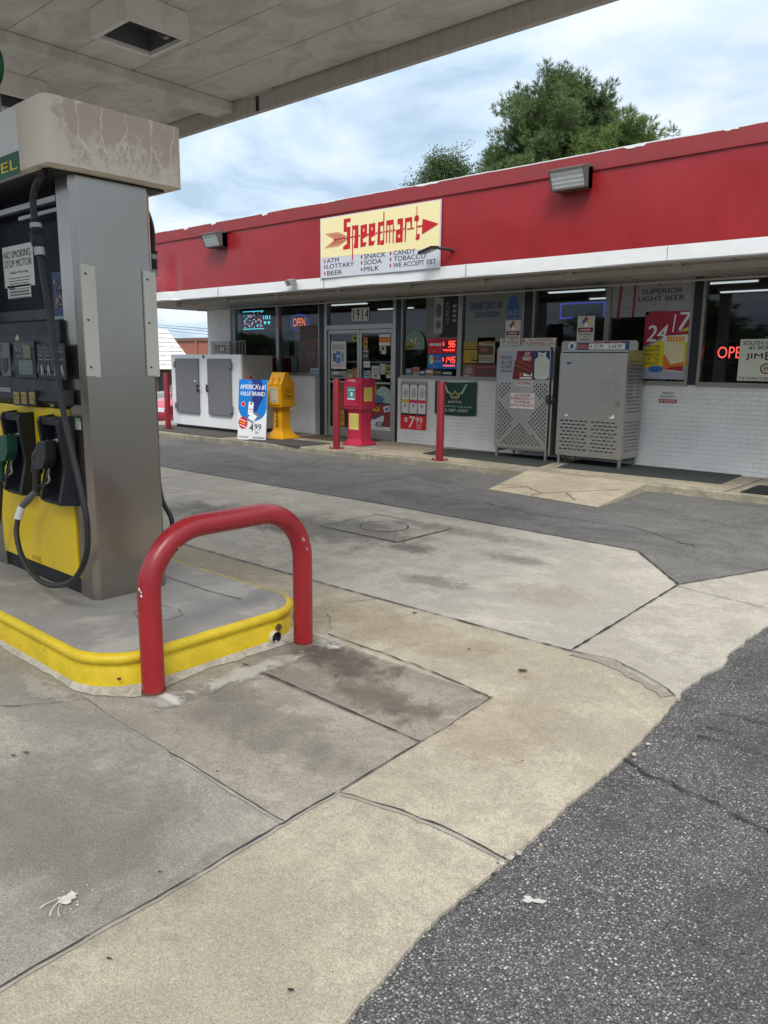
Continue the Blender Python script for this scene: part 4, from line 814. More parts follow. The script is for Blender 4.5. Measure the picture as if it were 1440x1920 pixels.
# nozzle boots
def boot(x0, x1, ys=1, nozzle=True, grip=M_black):
    Yp = PY0-.01; b = MB(); F = Frame((0, 0, 0), (0, 1, 0), (0, 0, 1)); z0, z1 = .75, 1.27
    pro = [(Yp, z0), (Yp-.10, z0+.015), (Yp-.115, z0+.035), (Yp-.07, z0+.22), (Yp-.10, z1-.03), (Yp-.085, z1), (Yp, z1+.01)]
    b.prism(F, pro, x1-.035, x1, M_char); b.prism(F, pro, x0, x0+.03, M_char)
    b.box(x0+.03, x1-.035, Yp-.085, Yp, z1-.045, z1, M_char); b.prism(F, [(Yp, z0), (Yp-.10, z0+.01), (Yp-.105, z0+.03), (Yp-.01, z0+.06), (Yp, z0+.06)], x0+.03, x1-.035, M_char); b.box(x0+.03, x1-.035, Yp-.012, Yp-.002, z0, z1, M_black)
    b.build('nozzle_boot', fp, bevel=.006)
    if not nozzle: return
    xc = (x0+x1)/2-.02; n_ = MB(); A = lambda a, z, y=0: (xc+a, Yp-.085+y, z)
    n_.tube(smooth_path([A(.07, 1.145, .05), A(.04, 1.135, .03), A(.01, 1.115), A(-.03, 1.09, -.01)]), [.011]*6+[.014]*6+[.03]*7, M_alu, 12)
    n_.tube(smooth_path([A(.03, 1.12), A(-.02, 1.09, -.01), A(-.09, 1.04, -.02), A(-.125, .99, -.02), A(-.15, .90, -.02), A(-.165, .82, -.02)], 5), [.026]*3+[.036]*4+[.042]*6+[.034]*6+[.024]*10, grip, 14)
    n_.prism(Frame((0, Yp-.085-.035, 0), (1, 0, 0), (0, 0, 1)), [(xc+.06, 1.14), (xc-.03, 1.13), (xc-.09, 1.07), (xc-.13, 1.02), (xc-.10, .96), (xc+.0, .97), (xc+.05, 1.03)], -.05, .02, grip); n_.build('nozzle', fp, bevel=.006)
    g_ = MB(); g_.tube(smooth_path([A(-.01, .98), A(-.05, .95), A(-.06, .89), A(-.08, .86), A(-.15, .85, -.02)]), .009, M_black, 8); g_.tube(smooth_path([A(-.02, .97), A(-.035, .93), A(-.03, .89), A(-.08, .87)]), .007, M_alu, 8); g_.build('trigger_guard', fp)
    return A(-.165, .82, -.02)
e1 = boot(-4.575, -4.305, grip=M_black)
e2 = boot(-5.09, -4.82, grip=pm('green_grip', (.01, .07, .045), .5))
# hoses
M_hose = pm('hose_rubber', (.012, .013, .014), .5, var=.2, bump=.2, bs=150); Yh = 1.985
hp = [(88, 325), (74, 335), (66, 352), (62, 378), (66, 418)]; pts = [P(*q, 1, 2.0) for q in hp]; pts[0] = P(90, 322, 1, 2.1); pts[0].z = 2.62
MB().tube(smooth_path(pts), .018, M_hose, 14).build('hose', fp)
a = P(66, 412, 1, 2.0); c = P(75, 478, 1, 2.0); b = MB()
b.tube([a.lerp(c, k) for k in (0, .1, .12, .24, .28, .35, .7, .78, .8, .95, .96, 1.05)], [.024, .025, .029, .029, .024, .036, .036, .030, .026, .026, .022, .022], M_char, 14)
b.tube([a.lerp(c, .11), a.lerp(c, .24)], .0305, M_alu, 14).tube([a.lerp(c, .79), a.lerp(c, 1.02)], .0275, M_alu, 14); b.build('breakaway', fp)
hp = [(75, 478, 2.0), (88, 560, 1.99), (105, 670, 1.98), (117, 760, 1.96), (136, 850, 1.94), (152, 920, 1.93), (163, 980, 1.93), (162, 1040, 1.93), (140, 1085, 1.93), (105, 1098, 1.93), (70, 1085, 1.94), (42, 1045, 1.95), (31, 1000, 1.97), (36, 965, 2.0), (41, 950, 2.02)]
pts = [P(x, y, 1, Y) for x, y, Y in hp]; MB().tube(smooth_path(pts), .016, M_hose, 16).build('hose', fp)
q = Vector(e1); b = MB(); a = pts[-1]; b.tube([q, q.lerp(a, .4), q.lerp(a, .45), q.lerp(a, 1.0)], [.018, .02, .022, .020], pm('swivel_grey', (.10, .10, .10), .5), 14); b.tube([a, a.lerp(pts[-2], 1.0), a.lerp(pts[-2], 1.6)], .0235, pm('swivel_white', (.6, .6, .58), .4), 14); b.build('swivel', fp)
q = Vector(e2); MB().tube(smooth_path([q, (q.x-.03, q.y, q.z-.1), (q.x-.12, q.y, .5), (q.x-.35, q.y, .36), (q.x-.5, q.y, .8), (q.x-.45, q.y+.02, 1.6), (q.x-.4, 2.14, 2.58)]), .016, M_hose, 12).build('hose', fp)
# rear hoses
pts = [(-4.33, 2.66, 2.58), (-4.30, 2.80, 2.5), (-4.27, 2.845, 2.3), (-4.27, 2.85, 2.0), (-4.27, 2.84, 1.5), (-4.26, 2.86, 1.1), (-4.20, 2.92, .7), (-4.22, 2.9, .42), (-4.5, 2.85, .35), (-4.8, 2.8, .6), (-4.85, 2.78, .85)]
pts[3] = tuple(P(287, 600, 1, 2.74)); pts[2] = tuple(P(286, 470, 1, 2.74)); pts[1] = tuple(P(283, 420, 1, 2.72)); pts[4] = tuple(P(290, 800, 1, 2.75)); pts[5] = tuple(P(301, 925, 1, 2.78)); pts[6] = tuple(P(322, 975, 1, 2.8)); pts[7] = tuple(P(322, 1030, 1, 2.8))
MB().tube(smooth_path(pts), .016, M_hose, 12).build('hose', fp)
b = MB(); a, c = Vector(pts[2]), Vector(pts[3]); b.tube([a.lerp(c, .0), a.lerp(c, .35)], .028, M_char, 12).tube([a.lerp(c, .05), a.lerp(c, .12)], .030, M_alu, 12).tube([a.lerp(c, .27), a.lerp(c, .36)], .029, M_alu, 12); b.build('breakaway', fp)
# round green sign on the canopy column
t = thing('round_sign', 'round dark green sign at the left edge under the canopy', 'sign', (-5.3, 2.1, 3.1)); c = P(-14, 126, 1, 2.1); MB().tube([(c.x, 2.1, c.z), (c.x, 2.12, c.z)], .105, ink('green', 0, 0, 0), 36).build('disc', t); MB().tube([(c.x, 2.12, c.z), (c.x, 2.12, 2.93)], .012, M_alu, 8).build('stem', t)
# ------------------------------------------------------------------ bollards
M_bol = pm('bollard_red', (.23, .011, .02), .4, var=.12, vs=5, bump=.1, dirt=(.16, .01, .015), damt=.5)
def make_bollard(label):
    t = thing('bollard', label, 'bollard', (0, 0, SW), group='red steel bollards along the sidewalk edge')
    MB().tube([(0, 0, 0), (0, 0, 1.235), (0, 0, 1.25)], [.062, .062, .056], M_bol, 24).build('post', t, local=True)
    b = MB(); b.box(-.1, .1, -.1, .1, 0, .012, M_bol)
    for sx in (-1, 1):
        for sy in (-1, 1): b.tube([(sx*.08, sy*.08, .01), (sx*.08, sy*.08, .035)], .012, M_bol, 8)
    b.build('base_plate', t, local=True); return t
def copy_tree(o, parent=None):
    c = o.copy(); COL.objects.link(c)
    if parent: c.parent = parent
    for ch in list(o.children): copy_tree(ch, c)
    return c
bl = make_bollard('red bollard standing left of the white ice freezer')
def gp(x, y): p = P(x, y, 2, SW); return (p.x, p.y, SW)
bl.location = gp(316, 805)
q = P(467, 706, 1, 10.12)
for loc, lab in (((q.x, 10.12, SW), 'red bollard mostly hidden behind the blue price board'), (gp(631, 841), 'red bollard standing just left of the pink newspaper box'), (gp(824, 863), 'red bollard in front of the dark green banner')):
    c = copy_tree(bl); c.location = loc; c['label'] = lab
# ------------------------------------------------------------------ ice freezer
YI = 10.35; a = P(320, 665, 1, YI); c = P(451, 664, 1, YI); ix0, ix1, iz1 = a.x, c.x, (a.z+c.z)/2; YB = P(511, 667, 0, ix1).y
t = thing('ice_freezer', 'white two-door outdoor ice freezer with grey doors by the left corner of the store', 'ice freezer', ((ix0+ix1)/2, (YI+YB)/2, SW))
M_ice = pm('freezer_white', (.82, .84, .86), .4, var=.03, vs=2, dirt=(.5, .5, .48), damt=.2); M_ishade = pm('freezer_side_shaded', (.40, .385, .36), .5, var=.06, dirt=(.3, .28, .25))  # side is darker and browner than the front: its shade put into the colour
b = MB(); b.box(ix0, ix1, YI, YI+.06, .15, iz1, M_ice); b.box(ix0, ix1-.002, YI+.06, YB, .15, iz1-.01, M_ishade); b.build('cabinet', t, bevel=.012)
MB().box(ix0+.05, ix1-.05, YI+.06, YB-.05, SW, .15, M_black).build('base', t)  # black block stands in for the shaded gap under the cabinet
MB().fbox(FY(YI), (ix0+ix1)/2-.02, (ix0+ix1)/2+.0, .16, iz1-.02, -.01, .002, M_ice).disc(FY(YI), (ix0+ix1)/2-.02, iz1-.05, .045, .003, pm('badge', (.12, .13, .13), .5)).build('front_trim', t)
M_gdoor = pm('freezer_door', (.17, .17, .185), .45, var=.08, vs=3, dirt=(.2, .2, .21))
for (x0, x1, hs) in ((331, 373, -1), (391, 434, 1)):
    A = P(x0, 672, 1, YI); B = P(x1, 672, 1, YI); zt = iz1-.09; zb = zt-1.22
    d = MB(); d.fbox(FY(YI), A.x, B.x, zb, zt, 0, .055, M_gdoor); do = d.build('door', t, bevel=.012)
    hx = A.x if hs < 0 else B.x; b = MB()
    for z in (zt-.14, zb+.14): b.fbox(FY(YI), hx-.035, hx+.035, z-.07, z+.07, .005, .075, M_gdoor)
    b.build('hinge', do, bevel=.006); lx = B.x if hs < 0 else A.x
    MB().fbox(FY(YI), lx-.05, lx+.05, (zb+zt)/2-.06, (zb+zt)/2-.03, .05, .085, M_alu).fbox(FY(YI), lx-.012, lx+.012, (zb+zt)/2-.12, (zb+zt)/2+.04, .045, .09, M_black).fbox(FY(YI), lx-.13, lx-.07, (zb+zt)/2+.1, (zb+zt)/2+.13, .055, .06, M_white).build('handle', do)
# sign plate and small rail standing on the freezer
t = thing('ice_sign', 'faded white sign with red letters ICE standing on the freezer against the brick pier', 'sign', (-15, 11.3, iz1))
Y = 11.25; g = pr(397, 640, 432, 664, Y); g = (g[0], g[1], iz1, g[3]); b = MB(); b.fbox(FY(Y), *g, 0, .03, pm('sign_faded', (.55, .56, .52), .6, dirt=(.36, .36, .33), dth=(.35, .7)))
b.text(FY(Y), 'ICE', g[0]+.18, g[1]-.03, g[2]+.05, g[2]+.22, .032, ink('icered', 140, 30, 50), .03); b.text(FY(Y), 'Serve', g[0]+.1, g[1]-.2, g[3]-.14, g[3]-.06, .032, ink('faint', 90, 95, 105)); b.build('panel', t)
g2 = pr(432, 640, 460, 664, Y); b = MB()
for k in range(6): x = g2[0]+(g2[1]-g2[0])*k/5; b.tube([(x, Y, iz1), (x, Y, g2[3])], .011, M_alu, 8)
b.tube([(g2[0], Y, g2[3]), (g2[1], Y, g2[3])], .013, M_alu, 8); b.build('guard_rail', t)
# ------------------------------------------------------------------ price board (A-frame)
p0, p1 = P(444, 823, 2, SW), P(499, 826, 2, SW); mid = (p0+p1)/2; ang = math.atan2(p1.y-p0.y, p1.x-p0.x); wd = (p1-p0).length; ang *= .8
t = thing('price_board', 'blue and white standing price board reading $4.99 beside the ice freezer', 'sign', (mid.x, mid.y, SW), ang)
Hh = 1.19; F = Frame((0, 0, 0), (1, 0, 0), Vector((0, .09, 1)).normalized()); b = MB(); w = wd/2
b.fbox(F, -w, w, 0, Hh, -.02, 0, M_white); b.build('panel', t, local=True)
b = MB(); B1 = ink('blue', 0, 120, 205); B2 = ink('navy', 25, 45, 130); RD = ink('red', 205, 25, 30); Wt = ink('white', 235, 238, 240); BK = ink('black', 15, 15, 20); GY = ink('grey', 120, 125, 130)
arc = [(-w, Hh), (-w, .52*Hh)]+[(w*.98*math.cos(R(180+k)), .52*Hh+.21*Hh*math.sin(R(180+k))) for k in range(10, 171, 10)]+[(w, .52*Hh), (w, Hh)]
b.poly(F, arc, .002, B1); b.poly(F, [(-w*.1, Hh), (w*.55, Hh), (w*.9, .78*Hh), (w*.25, .45*Hh), (-w*.25, .55*Hh), (w*.1, .75*Hh)], .004, B2)
b.text(F, "AMERICA's #1", -w*.9, w*.9, .83*Hh, .92*Hh, .006, Wt, .03); b.text(F, 'VALUE BRAND', -w*.88, w*.85, .73*Hh, .80*Hh, .006, Wt, .03); b.text(F, 'pack of', -w*.3, w*0, .945*Hh, .96*Hh, .006, Wt)
b.poly(F, [(-.10, .42*Hh), (.02, .40*Hh), (.035, .62*Hh), (-.085, .635*Hh)], .006, Wt).rect(F, -.075, .02, .5*Hh, .515*Hh, .007, RD).rect(F, -.055, 0, .585*Hh, .62*Hh, .007, GY).rect(F, -.085, .02, .47*Hh, .475*Hh, .007, GY)
b.poly(F, [(-.10, .36*Hh), (.04, .30*Hh), (.13, .39*Hh), (0, .45*Hh)], .008, Wt).poly(F, [(-.10, .36*Hh), (.04, .30*Hh), (.04, .27*Hh), (-.10, .33*Hh)], .009, GY).poly(F, [(.02, .44*Hh), (.18, .36*Hh), (.2, .40*Hh), (.08, .47*Hh)], .007, GY)
star = []
for k in range(36): rr0 = .115 if k % 2 else .100; star.append((-w*.62+rr0*math.cos(k*math.pi/18), .28*Hh+rr0*1.1*math.sin(k*math.pi/18)))
b.poly(F, star, .010, RD); b.disc(F, -w*.65, .59*Hh, .05, .005, Wt); b.disc(F, -w*.65, .59*Hh, .043, .006, RD)
for k in range(3): b.poly(F, [(-w*.62-.08, .33*Hh-.055*k), (-w*.62+.07, .29*Hh-.055*k), (-w*.62+.07, .305*Hh-.055*k), (-w*.62-.08, .345*Hh-.055*k)], .011, [Wt, ink('orange', 250, 180, 40), Wt][k])
b.text(F, '4', w*-.15, w*.13, .14*Hh, .27*Hh, .006, BK, .01); b.text(F, '99', w*.2, w*.68, .17*Hh, .27*Hh, .006, BK, .0); b.rect(F, w*.25, w*.5, .13*Hh, .14*Hh, .005, GY); b.rect(F, w*.25, w*.45, .11*Hh, .118*Hh, .005, GY)
for k in range(3): b.rect(F, w*.1, w*.92, .03*Hh+k*.012, .034*Hh+k*.012, .005, GY).rect(F, -w*.92, -w*.2, .03*Hh+k*.012, .034*Hh+k*.012, .005, GY)
b.build('printed_face', t, local=True)
MB().tube([(0, .02, .9), (0, .3, 0)], .012, M_alu, 8).build('rear_prop', t, local=True)
# ------------------------------------------------------------------ yellow newspaper box
c = P(524, 825, 2, SW); t = thing('newspaper_box', 'bright yellow plastic newspaper box with a peaked top marked Real Estate', 'newspaper box', (c.x-.22, c.y+.26, SW), R(10))
M_yb = pm('box_yellow', (.66, .32, .008), .35, var=.05, vs=3, dirt=(.5, .26, .02), damt=.3)
def loft(b, secs, m, smooth=False):
    vs = []; n = len(secs[0])
    for s_ in secs: vs += s_
    fs = [(k*n+i, k*n+(i+1) % n, (k+1)*n+(i+1) % n, (k+1)*n+i) for k in range(len(secs)-1) for i in range(n)]+[tuple(range(n))[::-1], tuple(range((len(secs)-1)*n, len(secs)*n))]
    return b.add(vs, fs, m, smooth)
def sq(hx, hy, z, dx=0, dy=0): return [(-hx+dx, -hy+dy, z), (hx+dx, -hy+dy, z), (hx+dx, hy+dy, z), (-hx+dx, hy+dy, z)]
b = MB(); loft(b, [sq(.25, .28, 0), sq(.25, .28, .03), sq(.20, .22, .07), sq(.13, .155, .16), sq(.115, .14, .22), sq(.105, .13, .60), sq(.13, .17, .66)], M_yb); b.build('pedestal', t, local=True, bevel=.008)
b = MB(); hx, hy = .17, .22; z0, z1 = .64, 1.10
b.prism(FX(0), [(-hy, z0), (hy, z0), (hy, z1), (.02, 1.33), (-.08, 1.33), (-hy, z1)], -hx, hx, M_yb); b.build('body', t, local=True, bevel=.012)
b = MB(); Fy = FY(-hy)
b.fbox(Fy, -hx+.02, hx-.02, z0+.05, z1-.04, .002, .02, M_yb); b.fbox(Fy, -.10, .10, z0+.09, z1-.07, .02, .024, pm('window_pale', (.50, .47, .36), .3)); b.text(Fy, 'HOMES', -.08, .08, z1-.12, z1-.09, .026, GY, .01); b.rect(Fy, -.03, .05, z0+.12, z0+.13, .026, BK); b.build('door', t, local=True, bevel=.004)
b = MB()
for x in (-.10, .06):
    b = MB(); b.prism(FX(x), [(-hy-.01, z1-.02), (-hy-.01, z1+.01), (-hy+.015, z1+.14), (-hy+.07, z1+.12), (-hy+.12, z1+.10)], -.006, .05, M_yb); b.build('coin_slot', t, local=True)
b = MB(); Fs = FX(hx+.0); b.text(Fs, 'Real', -.06, .10, .92, .985, .002, BK, .01); b.text(Fs, 'Estate', -.10, .11, .83, .91, .002, BK, .01)
rng = [(-.14, .80), (.14, .80), (.15, .83), (.15, .98), (.13, 1.01), (-.13, 1.01), (-.15, .98), (-.15, .83)]
for A, B in zip(rng, rng[1:]+rng[:1]):
    d = (Vector(B)-Vector(A)).normalized()*.0; nrm_ = Vector((-(B[1]-A[1]), B[0]-A[0])).normalized()*.004; b.poly(Fs, [(A[0]-nrm_.x, A[1]-nrm_.y), (B[0]-nrm_.x, B[1]-nrm_.y), (B[0]+nrm_.x, B[1]+nrm_.y), (A[0]+nrm_.x, A[1]+nrm_.y)], .0015, BK)
for k, ch in enumerate('FREE'): b.text(FY(-.142), ch, -.03, .03, .50-k*.085, .56-k*.085, .004, BK, .02)
b.build('lettering', t, local=True)
MB().tube([(hx, .1, .60), (hx+.03, .12, .57), (hx+.03, .16, .58), (hx, .18, .62)], .006, M_yb, 8).build('lock_loop', t, local=True)
# ------------------------------------------------------------------ pink newspaper box
c = P(673, 837, 2, SW); t = thing('newspaper_box', 'hot pink plastic newspaper box marked FREE standing in front of the doors', 'newspaper box', (c.x-.19, c.y+.21, SW), R(5))
M_pk = pm('box_pink', (.46, .02, .062), .35, var=.05, vs=3, dirt=(.42, .02, .07), damt=.4)
b = MB(); loft(b, [sq(.235, .235, 0), sq(.235, .235, .03), sq(.19, .19, .06), sq(.165, .165, .12), sq(.155, .16, .62), sq(.19, .19, .68)], M_pk); b.build('pedestal', t, local=True, bevel=.012)
b = MB(); b.prism(FX(0), [(-.22, .68), (.23, .68), (.23, 1.20), (.20, 1.25), (-.16, 1.25), (-.22, 1.19)], -.205, .205, M_pk); b.build('body', t, local=True, bevel=.015)
b = MB(); Fy = FY(-.22); b.fbox(Fy, -.17, .17, .74, 1.17, 0, .02, M_pk); b.fbox(Fy, -.09, .09, .86, 1.09, .02, .026, ink('teal', 70, 150, 150)); b.rect(Fy, -.09, .09, .86, .885, .027, Wt); b.rect(Fy, -.085, .085, 1.03, 1.045, .027, Wt); b.disc(Fy, .01, .96, .025, .028, Wt, 12, .04); b.fbox(Fy, .10, .135, .83, 1.10, .02, .045, M_pk)
b.build('door', t, local=True, bevel=.005)
YB_ = ink('yellowgreen', 215, 205, 110)
b = MB(); b.fbox(FY(-.163), -.11, .11, .30, .60, 0, .006, YB_)
b.fbox(FX(.205), -.12, .12, .83, 1.08, 0, .005, YB_)
for k in range(7): b.rect(FX(.205), -.09+k*.03, -.082+k*.03, .86, 1.05, .007, ink('olive', 165, 160, 60)); b.rect(FY(-.163), -.085+k*.028, -.078+k*.028, .34, .57, .008, ink('olive', 0, 0, 0))
b.text(FY(-.2), 'FREE', -.08, .08, 1.195, 1.225, .022, Wt, .02); b.build('lettering', t, local=True)
for sx in (-1, 1):
    for sy in (-1, 1): MB().tube([(sx*.205, sy*.205, .025), (sx*.205, sy*.205, .06)], .02, M_pk, 8).build('foot_bolt', t, local=True)
# ------------------------------------------------------------------ propane cages
M_cage = steel('cage_steel', (.54, .525, .50), .33); M_cdark = pm('cage_dark', (.04, .04, .042), .7)
def tank(b, x, y, z, r=.15, h=.44, m=None):
    pr_ = [(0, .02), (r*.8, .02), (r, .07), (r, h-.1), (r*.85, h-.03), (r*.4, h), (r*.4, h+.02), (r*.55, h+.02), (r*.55, h+.14), (r*.5, h+.14), (0, h+.03)]
    vs = []; n = 16
    for q, zz in pr_: vs += [(x+q*math.cos(2*math.pi*k/n), y+q*math.sin(2*math.pi*k/n), z+zz) for k in range(n)]
    b.add(vs, [(i*n+k, i*n+(k+1) % n, (i+1)*n+(k+1) % n, (i+1)*n+k) for i in range(len(pr_)-1) for k in range(n)], m, True)
M_tank = pm('tank_grey', (.45, .46, .46), .45, var=.08)
Y1 = 10.93; a = P(934, 652, 1, Y1); c = P(1033, 652, 1, Y1); x0, x1, zt = a.x, c.x, a.z; zb = .25; yb = 11.53
sgn = thing('propane_cage', 'tall steel propane cage with diamond perforations and a poster on its door', 'propane cage', ((x0+x1)/2, (Y1+yb)/2, SW))
t = sgn; xr = P(1046, 655, 0, P(1046, 655, 1, Y1+.25).x).x
b = MB(); b.box(x0-.0, x0+.03, Y1+.04, yb, .17, zt, M_cage).box(x1+.03, x1+.06, Y1+.02, yb, .17, zt, M_cage).box(x0, x1+.06, yb-.02, yb, .17, zt-.001, M_cage).box(x0, x1+.06, Y1+.04, yb, zt, zt+.02, M_cage).box(x0+.03, x1+.03, Y1+.04, yb-.02, .22, .24, M_cage).box(x0+.03, x1+.03, Y1+.04, yb-.02, 1.0, 1.02, M_cdark)
b.build('cabinet', t)
W_, H_ = x1-x0-.01, zt-.02-zb
def dia(cx, cz, h): return [(cx-h, cz), (cx, cz-h), (cx+h, cz), (cx, cz+h)]
loops = [[(0, 0), (W_, 0), (W_, H_), (0, H_)]]; s = .036
for i in range(1, 60):
    for j in range(1, 90):
        if (i+j) % 2: continue
        x, z = i*s/1, j*s/1; u = x/W_; v = z/H_
        if x < .03 or x > W_-.03 or z > H_*.665 or z < .05: continue
        uc = abs(u-.5); left_right = uc > .12+.0 and False
        # triangles: bottom centre, left, right and the two upper corners
        bot = v < .30-.62*uc*1.0 and v < .25 and uc < .40 and v < .27-.55*uc
        side = uc > .12+abs(v-.28)*1.45 and .08 < v < .5
        up = v > .50 and uc > .22+max(0, (.60-v))*1.2 and uc < .47
        if bot or side or up: loops.append(dia(x, z, s*.52))
me = holed(loops, .004); d = MB(); F = Frame((x0+.005, Y1, zb), (1, 0, 0), (0, 0, 1)); d.mesh(F, me, M_cage); do = d.build('door', t)
MB().fbox(F, -.0, W_, H_, H_+.02, -.02, .01, M_cage).fbox(F, -.005, .0, 0, H_, -.02, .02, M_cage).fbox(F, W_, W_+.015, 0, H_, -.02, .012, M_cage).build('door_edge', do)
for x in (x0+.01, x1-.04): MB().box(x, x+.04, Y1+.02, Y1+.06, SW, .24, M_cage).build('leg', t)
for x in (x0+.01, x1-.0): MB().box(x, x+.04, yb-.06, yb-.02, SW, .22, M_cage).build('leg', t)
def sticker(t, Y, g, bgm, lines, name='sticker', shear=0, thick=.003):
    b = MB(); F = FY(Y); b.fbox(F, *g, 0, thick, bgm); h = g[3]-g[2]; w_ = g[1]-g[0]; n = len(lines)
    for k, (tx, m, fr) in enumerate(lines):
        zt_ = g[3]-h*(.06+k*(.88/n)); zb_ = g[3]-h*(.06+(k+.78)*(.88/n)); b.text(F, tx, g[0]+w_*(1-fr)/2, g[1]-w_*(1-fr)/2, zb_, zt_, thick+.0015, m, .03, shear)
    return b.build(name, t)
TR = ink('signred', 165, 45, 60); sw_ = ink('signwhite', 214, 210, 206)
g = pr(935, 618, 982, 640, Y1+.05); hz0, hz1 = zt+.02, zt+.14
MB().box(x0, x1+.06, Y1+.05, Y1+.09, zt+.02, hz1+.01, M_cage).build('header', t)
g0 = P(936, 640, 1, Y1).x; g1 = P(984, 640, 1, Y1).x; sticker(t, Y1+.048, (g0, g1+.12, hz0+.01, hz1), sw_, [('PROPANE', TR, .9)])
g0 = P(983, 640, 1, Y1).x; sticker(t, Y1+.044, (g0, x1+.055, hz0+.005, hz1+.005), sw_, [('NO SMOKING', TR, .8), ('FLAMMABLE GAS', TR, .95)])
sticker(t, Y1-.006, pr(967, 715, 999, 724, Y1), sw_, [('PROPANE', TR, .85)])
sticker(t, Y1-.006, pr(958, 736, 1002, 767, Y1), sw_, [('24-HOUR', TR, .66), ('EMERGENCY', TR, .94), ('NUMBER:', TR, .68), ('8PROPANE!7', TR, .95)])
# snack poster on the door
g = pr(936, 658, 1034, 713, Y1); b = MB(); F = FY(Y1-.006); W2 = g[1]-g[0]; H2 = g[3]-g[2]; U = lambda u, v: (g[0]+u*W2, g[2]+v*H2)
b.fbox(F, *g, 0, .003, ink('postergrey', 168, 172, 180)); b.poly(F, [U(.28, 0), U(.66, 0), U(.66, 1), U(.36, 1), U(.34, .7), U(.30, .4)], .004, ink('posterred', 120, 24, 42)); b.poly(F, [U(.66, 0), U(1, 0), U(1, 1), U(.66, 1)], .004, ink('posterblue', 20, 45, 120))
for k, tx in enumerate(('NO GUTS,', 'ALL THE', 'GLORY')): b.text(F, tx, *[U(.05, 0)[0], U(.27, 0)[0]], U(0, .70-.16*k)[1], U(0, .82-.16*k)[1], .0055, ink('posterink', 40, 42, 60), .02)
b.text(F, 'TAKE WRAPS', U(.05, 0)[0], U(.27, 0)[0], U(0, .24)[1], U(0, .33)[1], .0055, ink('posterink', 0, 0, 0), .02)
for k in range(4): b.poly(F, [U(.30, .62-.08*k), U(.34, .70-.08*k), U(.64, .48-.08*k), U(.62, .38-.08*k)], .0055+.0008*k, ink('meat%d' % (k % 2), 140-50*(k % 2), 62-25*(k % 2), 40-14*(k % 2)))
b.text(F, 'HOT', U(.50, 0)[0], U(.60, 0)[0], U(0, .82)[1], U(0, .95)[1], .006, Wt, .02, .2); b.text(F, 'WRAPS', U(.46, 0)[0], U(.62, 0)[0], U(0, .66)[1], U(0, .80)[1], .006, Wt, .02, .2)
b.disc(F, *U(.44, .17), .03, .006, ink('meatgold', 170, 110, 40)); b.rect(F, U(.49, 0)[0], U(.65, 0)[0], U(0, .12)[1], U(0, .24)[1], .006, Wt); b.rect(F, U(.42, 0)[0], U(.65, 0)[0], U(0, .03)[1], U(0, .08)[1], .006, Wt)
b.poly(F, [U(.69, .1), U(.73, .02), U(.90, .02), U(.95, .1), U(.95, .68), U(.90, .78), U(.88, .82), U(.90, .97), U(.83, .92), U(.74, .97), U(.75, .80), U(.69, .7)], .0055, ink('tankpale', 205, 210, 200))
for k in range(8): b.rect(F, U(.71, 0)[0], U(.93, 0)[0], U(0, .16+.06*k)[1], U(0, .17+.06*k)[1], .0065, ink('tankline', 150, 165, 140))
b.poly(F, [U(.78, .86), U(.81, .80), U(.84, .86), U(.81, .84)], .0065, BK); b.build('poster', t)
c = P(1031, 750, 1, Y1-.02); MB().tube(smooth_path([(c.x-.06, Y1-.03, c.z), (c.x-.04, Y1-.04, c.z+.06), (c.x+.04, Y1-.03, c.z+.05), (c.x+.06, Y1-.02, c.z-.02), (c.x, Y1-.04, c.z-.07), (c.x-.06, Y1-.03, c.z)]), .012, M_black, 8).fbox(FY(Y1-.012), c.x-.05, c.x+.01, c.z-.06, c.z+.0, .0, .04, M_black).build('padlock', t)
t2 = MB(); rnd = random.Random(3)
for k, (xx, zz) in enumerate([(x0+.2, .25), (x0+.55, .25), (x0+.9, .25), (x0+.2, 1.03), (x0+.55, 1.03), (x0+.9, 1.03)]):
    if xx+.15 < x1:
        b = MB(); tank(b, xx, Y1+.3, zz, .15, .42, M_tank); o = b.build('gas_tank'); tag(o, 'grey propane tank inside the tall cage, on its %s shelf' % ('bottom' if zz < 1 else 'upper'), 'gas tank', 'propane tanks in the tall cage')
# wide cage
Y1 = 10.92; a = P(1052, 660, 1, Y1); c = P(1178, 660, 1, Y1); x0, x1, zt = a.x, c.x, a.z; yb = 11.52; zb = .22
t = thing('propane_cage', 'wide stainless propane cage with slotted lower door and drilled side', 'propane cage', ((x0+x1)/2, (Y1+yb)/2, SW))
b = MB(); b.box(x0, x0+.03, Y1+.012, yb, zb, zt, M_cage).box(x0+.03, x1-.012, yb-.02, yb, zb, zt, M_cage).box(x0, x1, Y1+.012, yb, zt, zt+.025, M_cage).box(x0+.03, x1-.012, Y1+.02, yb-.02, zb, zb+.02, M_cage).box(x0+.03, x1-.012, Y1+.04, yb-.02, .95, .97, M_cdark)
sz, sy = zt-zb, yb-Y1; loops = [[(0, 0), (sy, 0), (sy, sz), (0, sz)]]
for i in range(13):
    for j in range(28):
        y = .07+i*.042+(.021 if j % 2 else 0); z = .12+j*.053
        if y > sy-.05 or z > sz-.13: continue
        v = z/sz
        if .37 < v < .43 or .68 < v < .70: continue
        if .61 < v < .76 and .45 < y/sy < .62: continue
        loops.append([(y+.013*math.cos(R(45*k)), z+.013*math.sin(R(45*k))) for k in range(8)][::-1])
me = holed(loops, .004); b.mesh(Frame((x1-.004, Y1, zb), (0, 1, 0), (0, 0, 1)), me, M_cage); b.build('cabinet', t)
W_, H_ = x1-x0-.03, zt-zb-.03; loops = [[(0, 0), (W_, 0), (W_, H_), (0, H_)]]
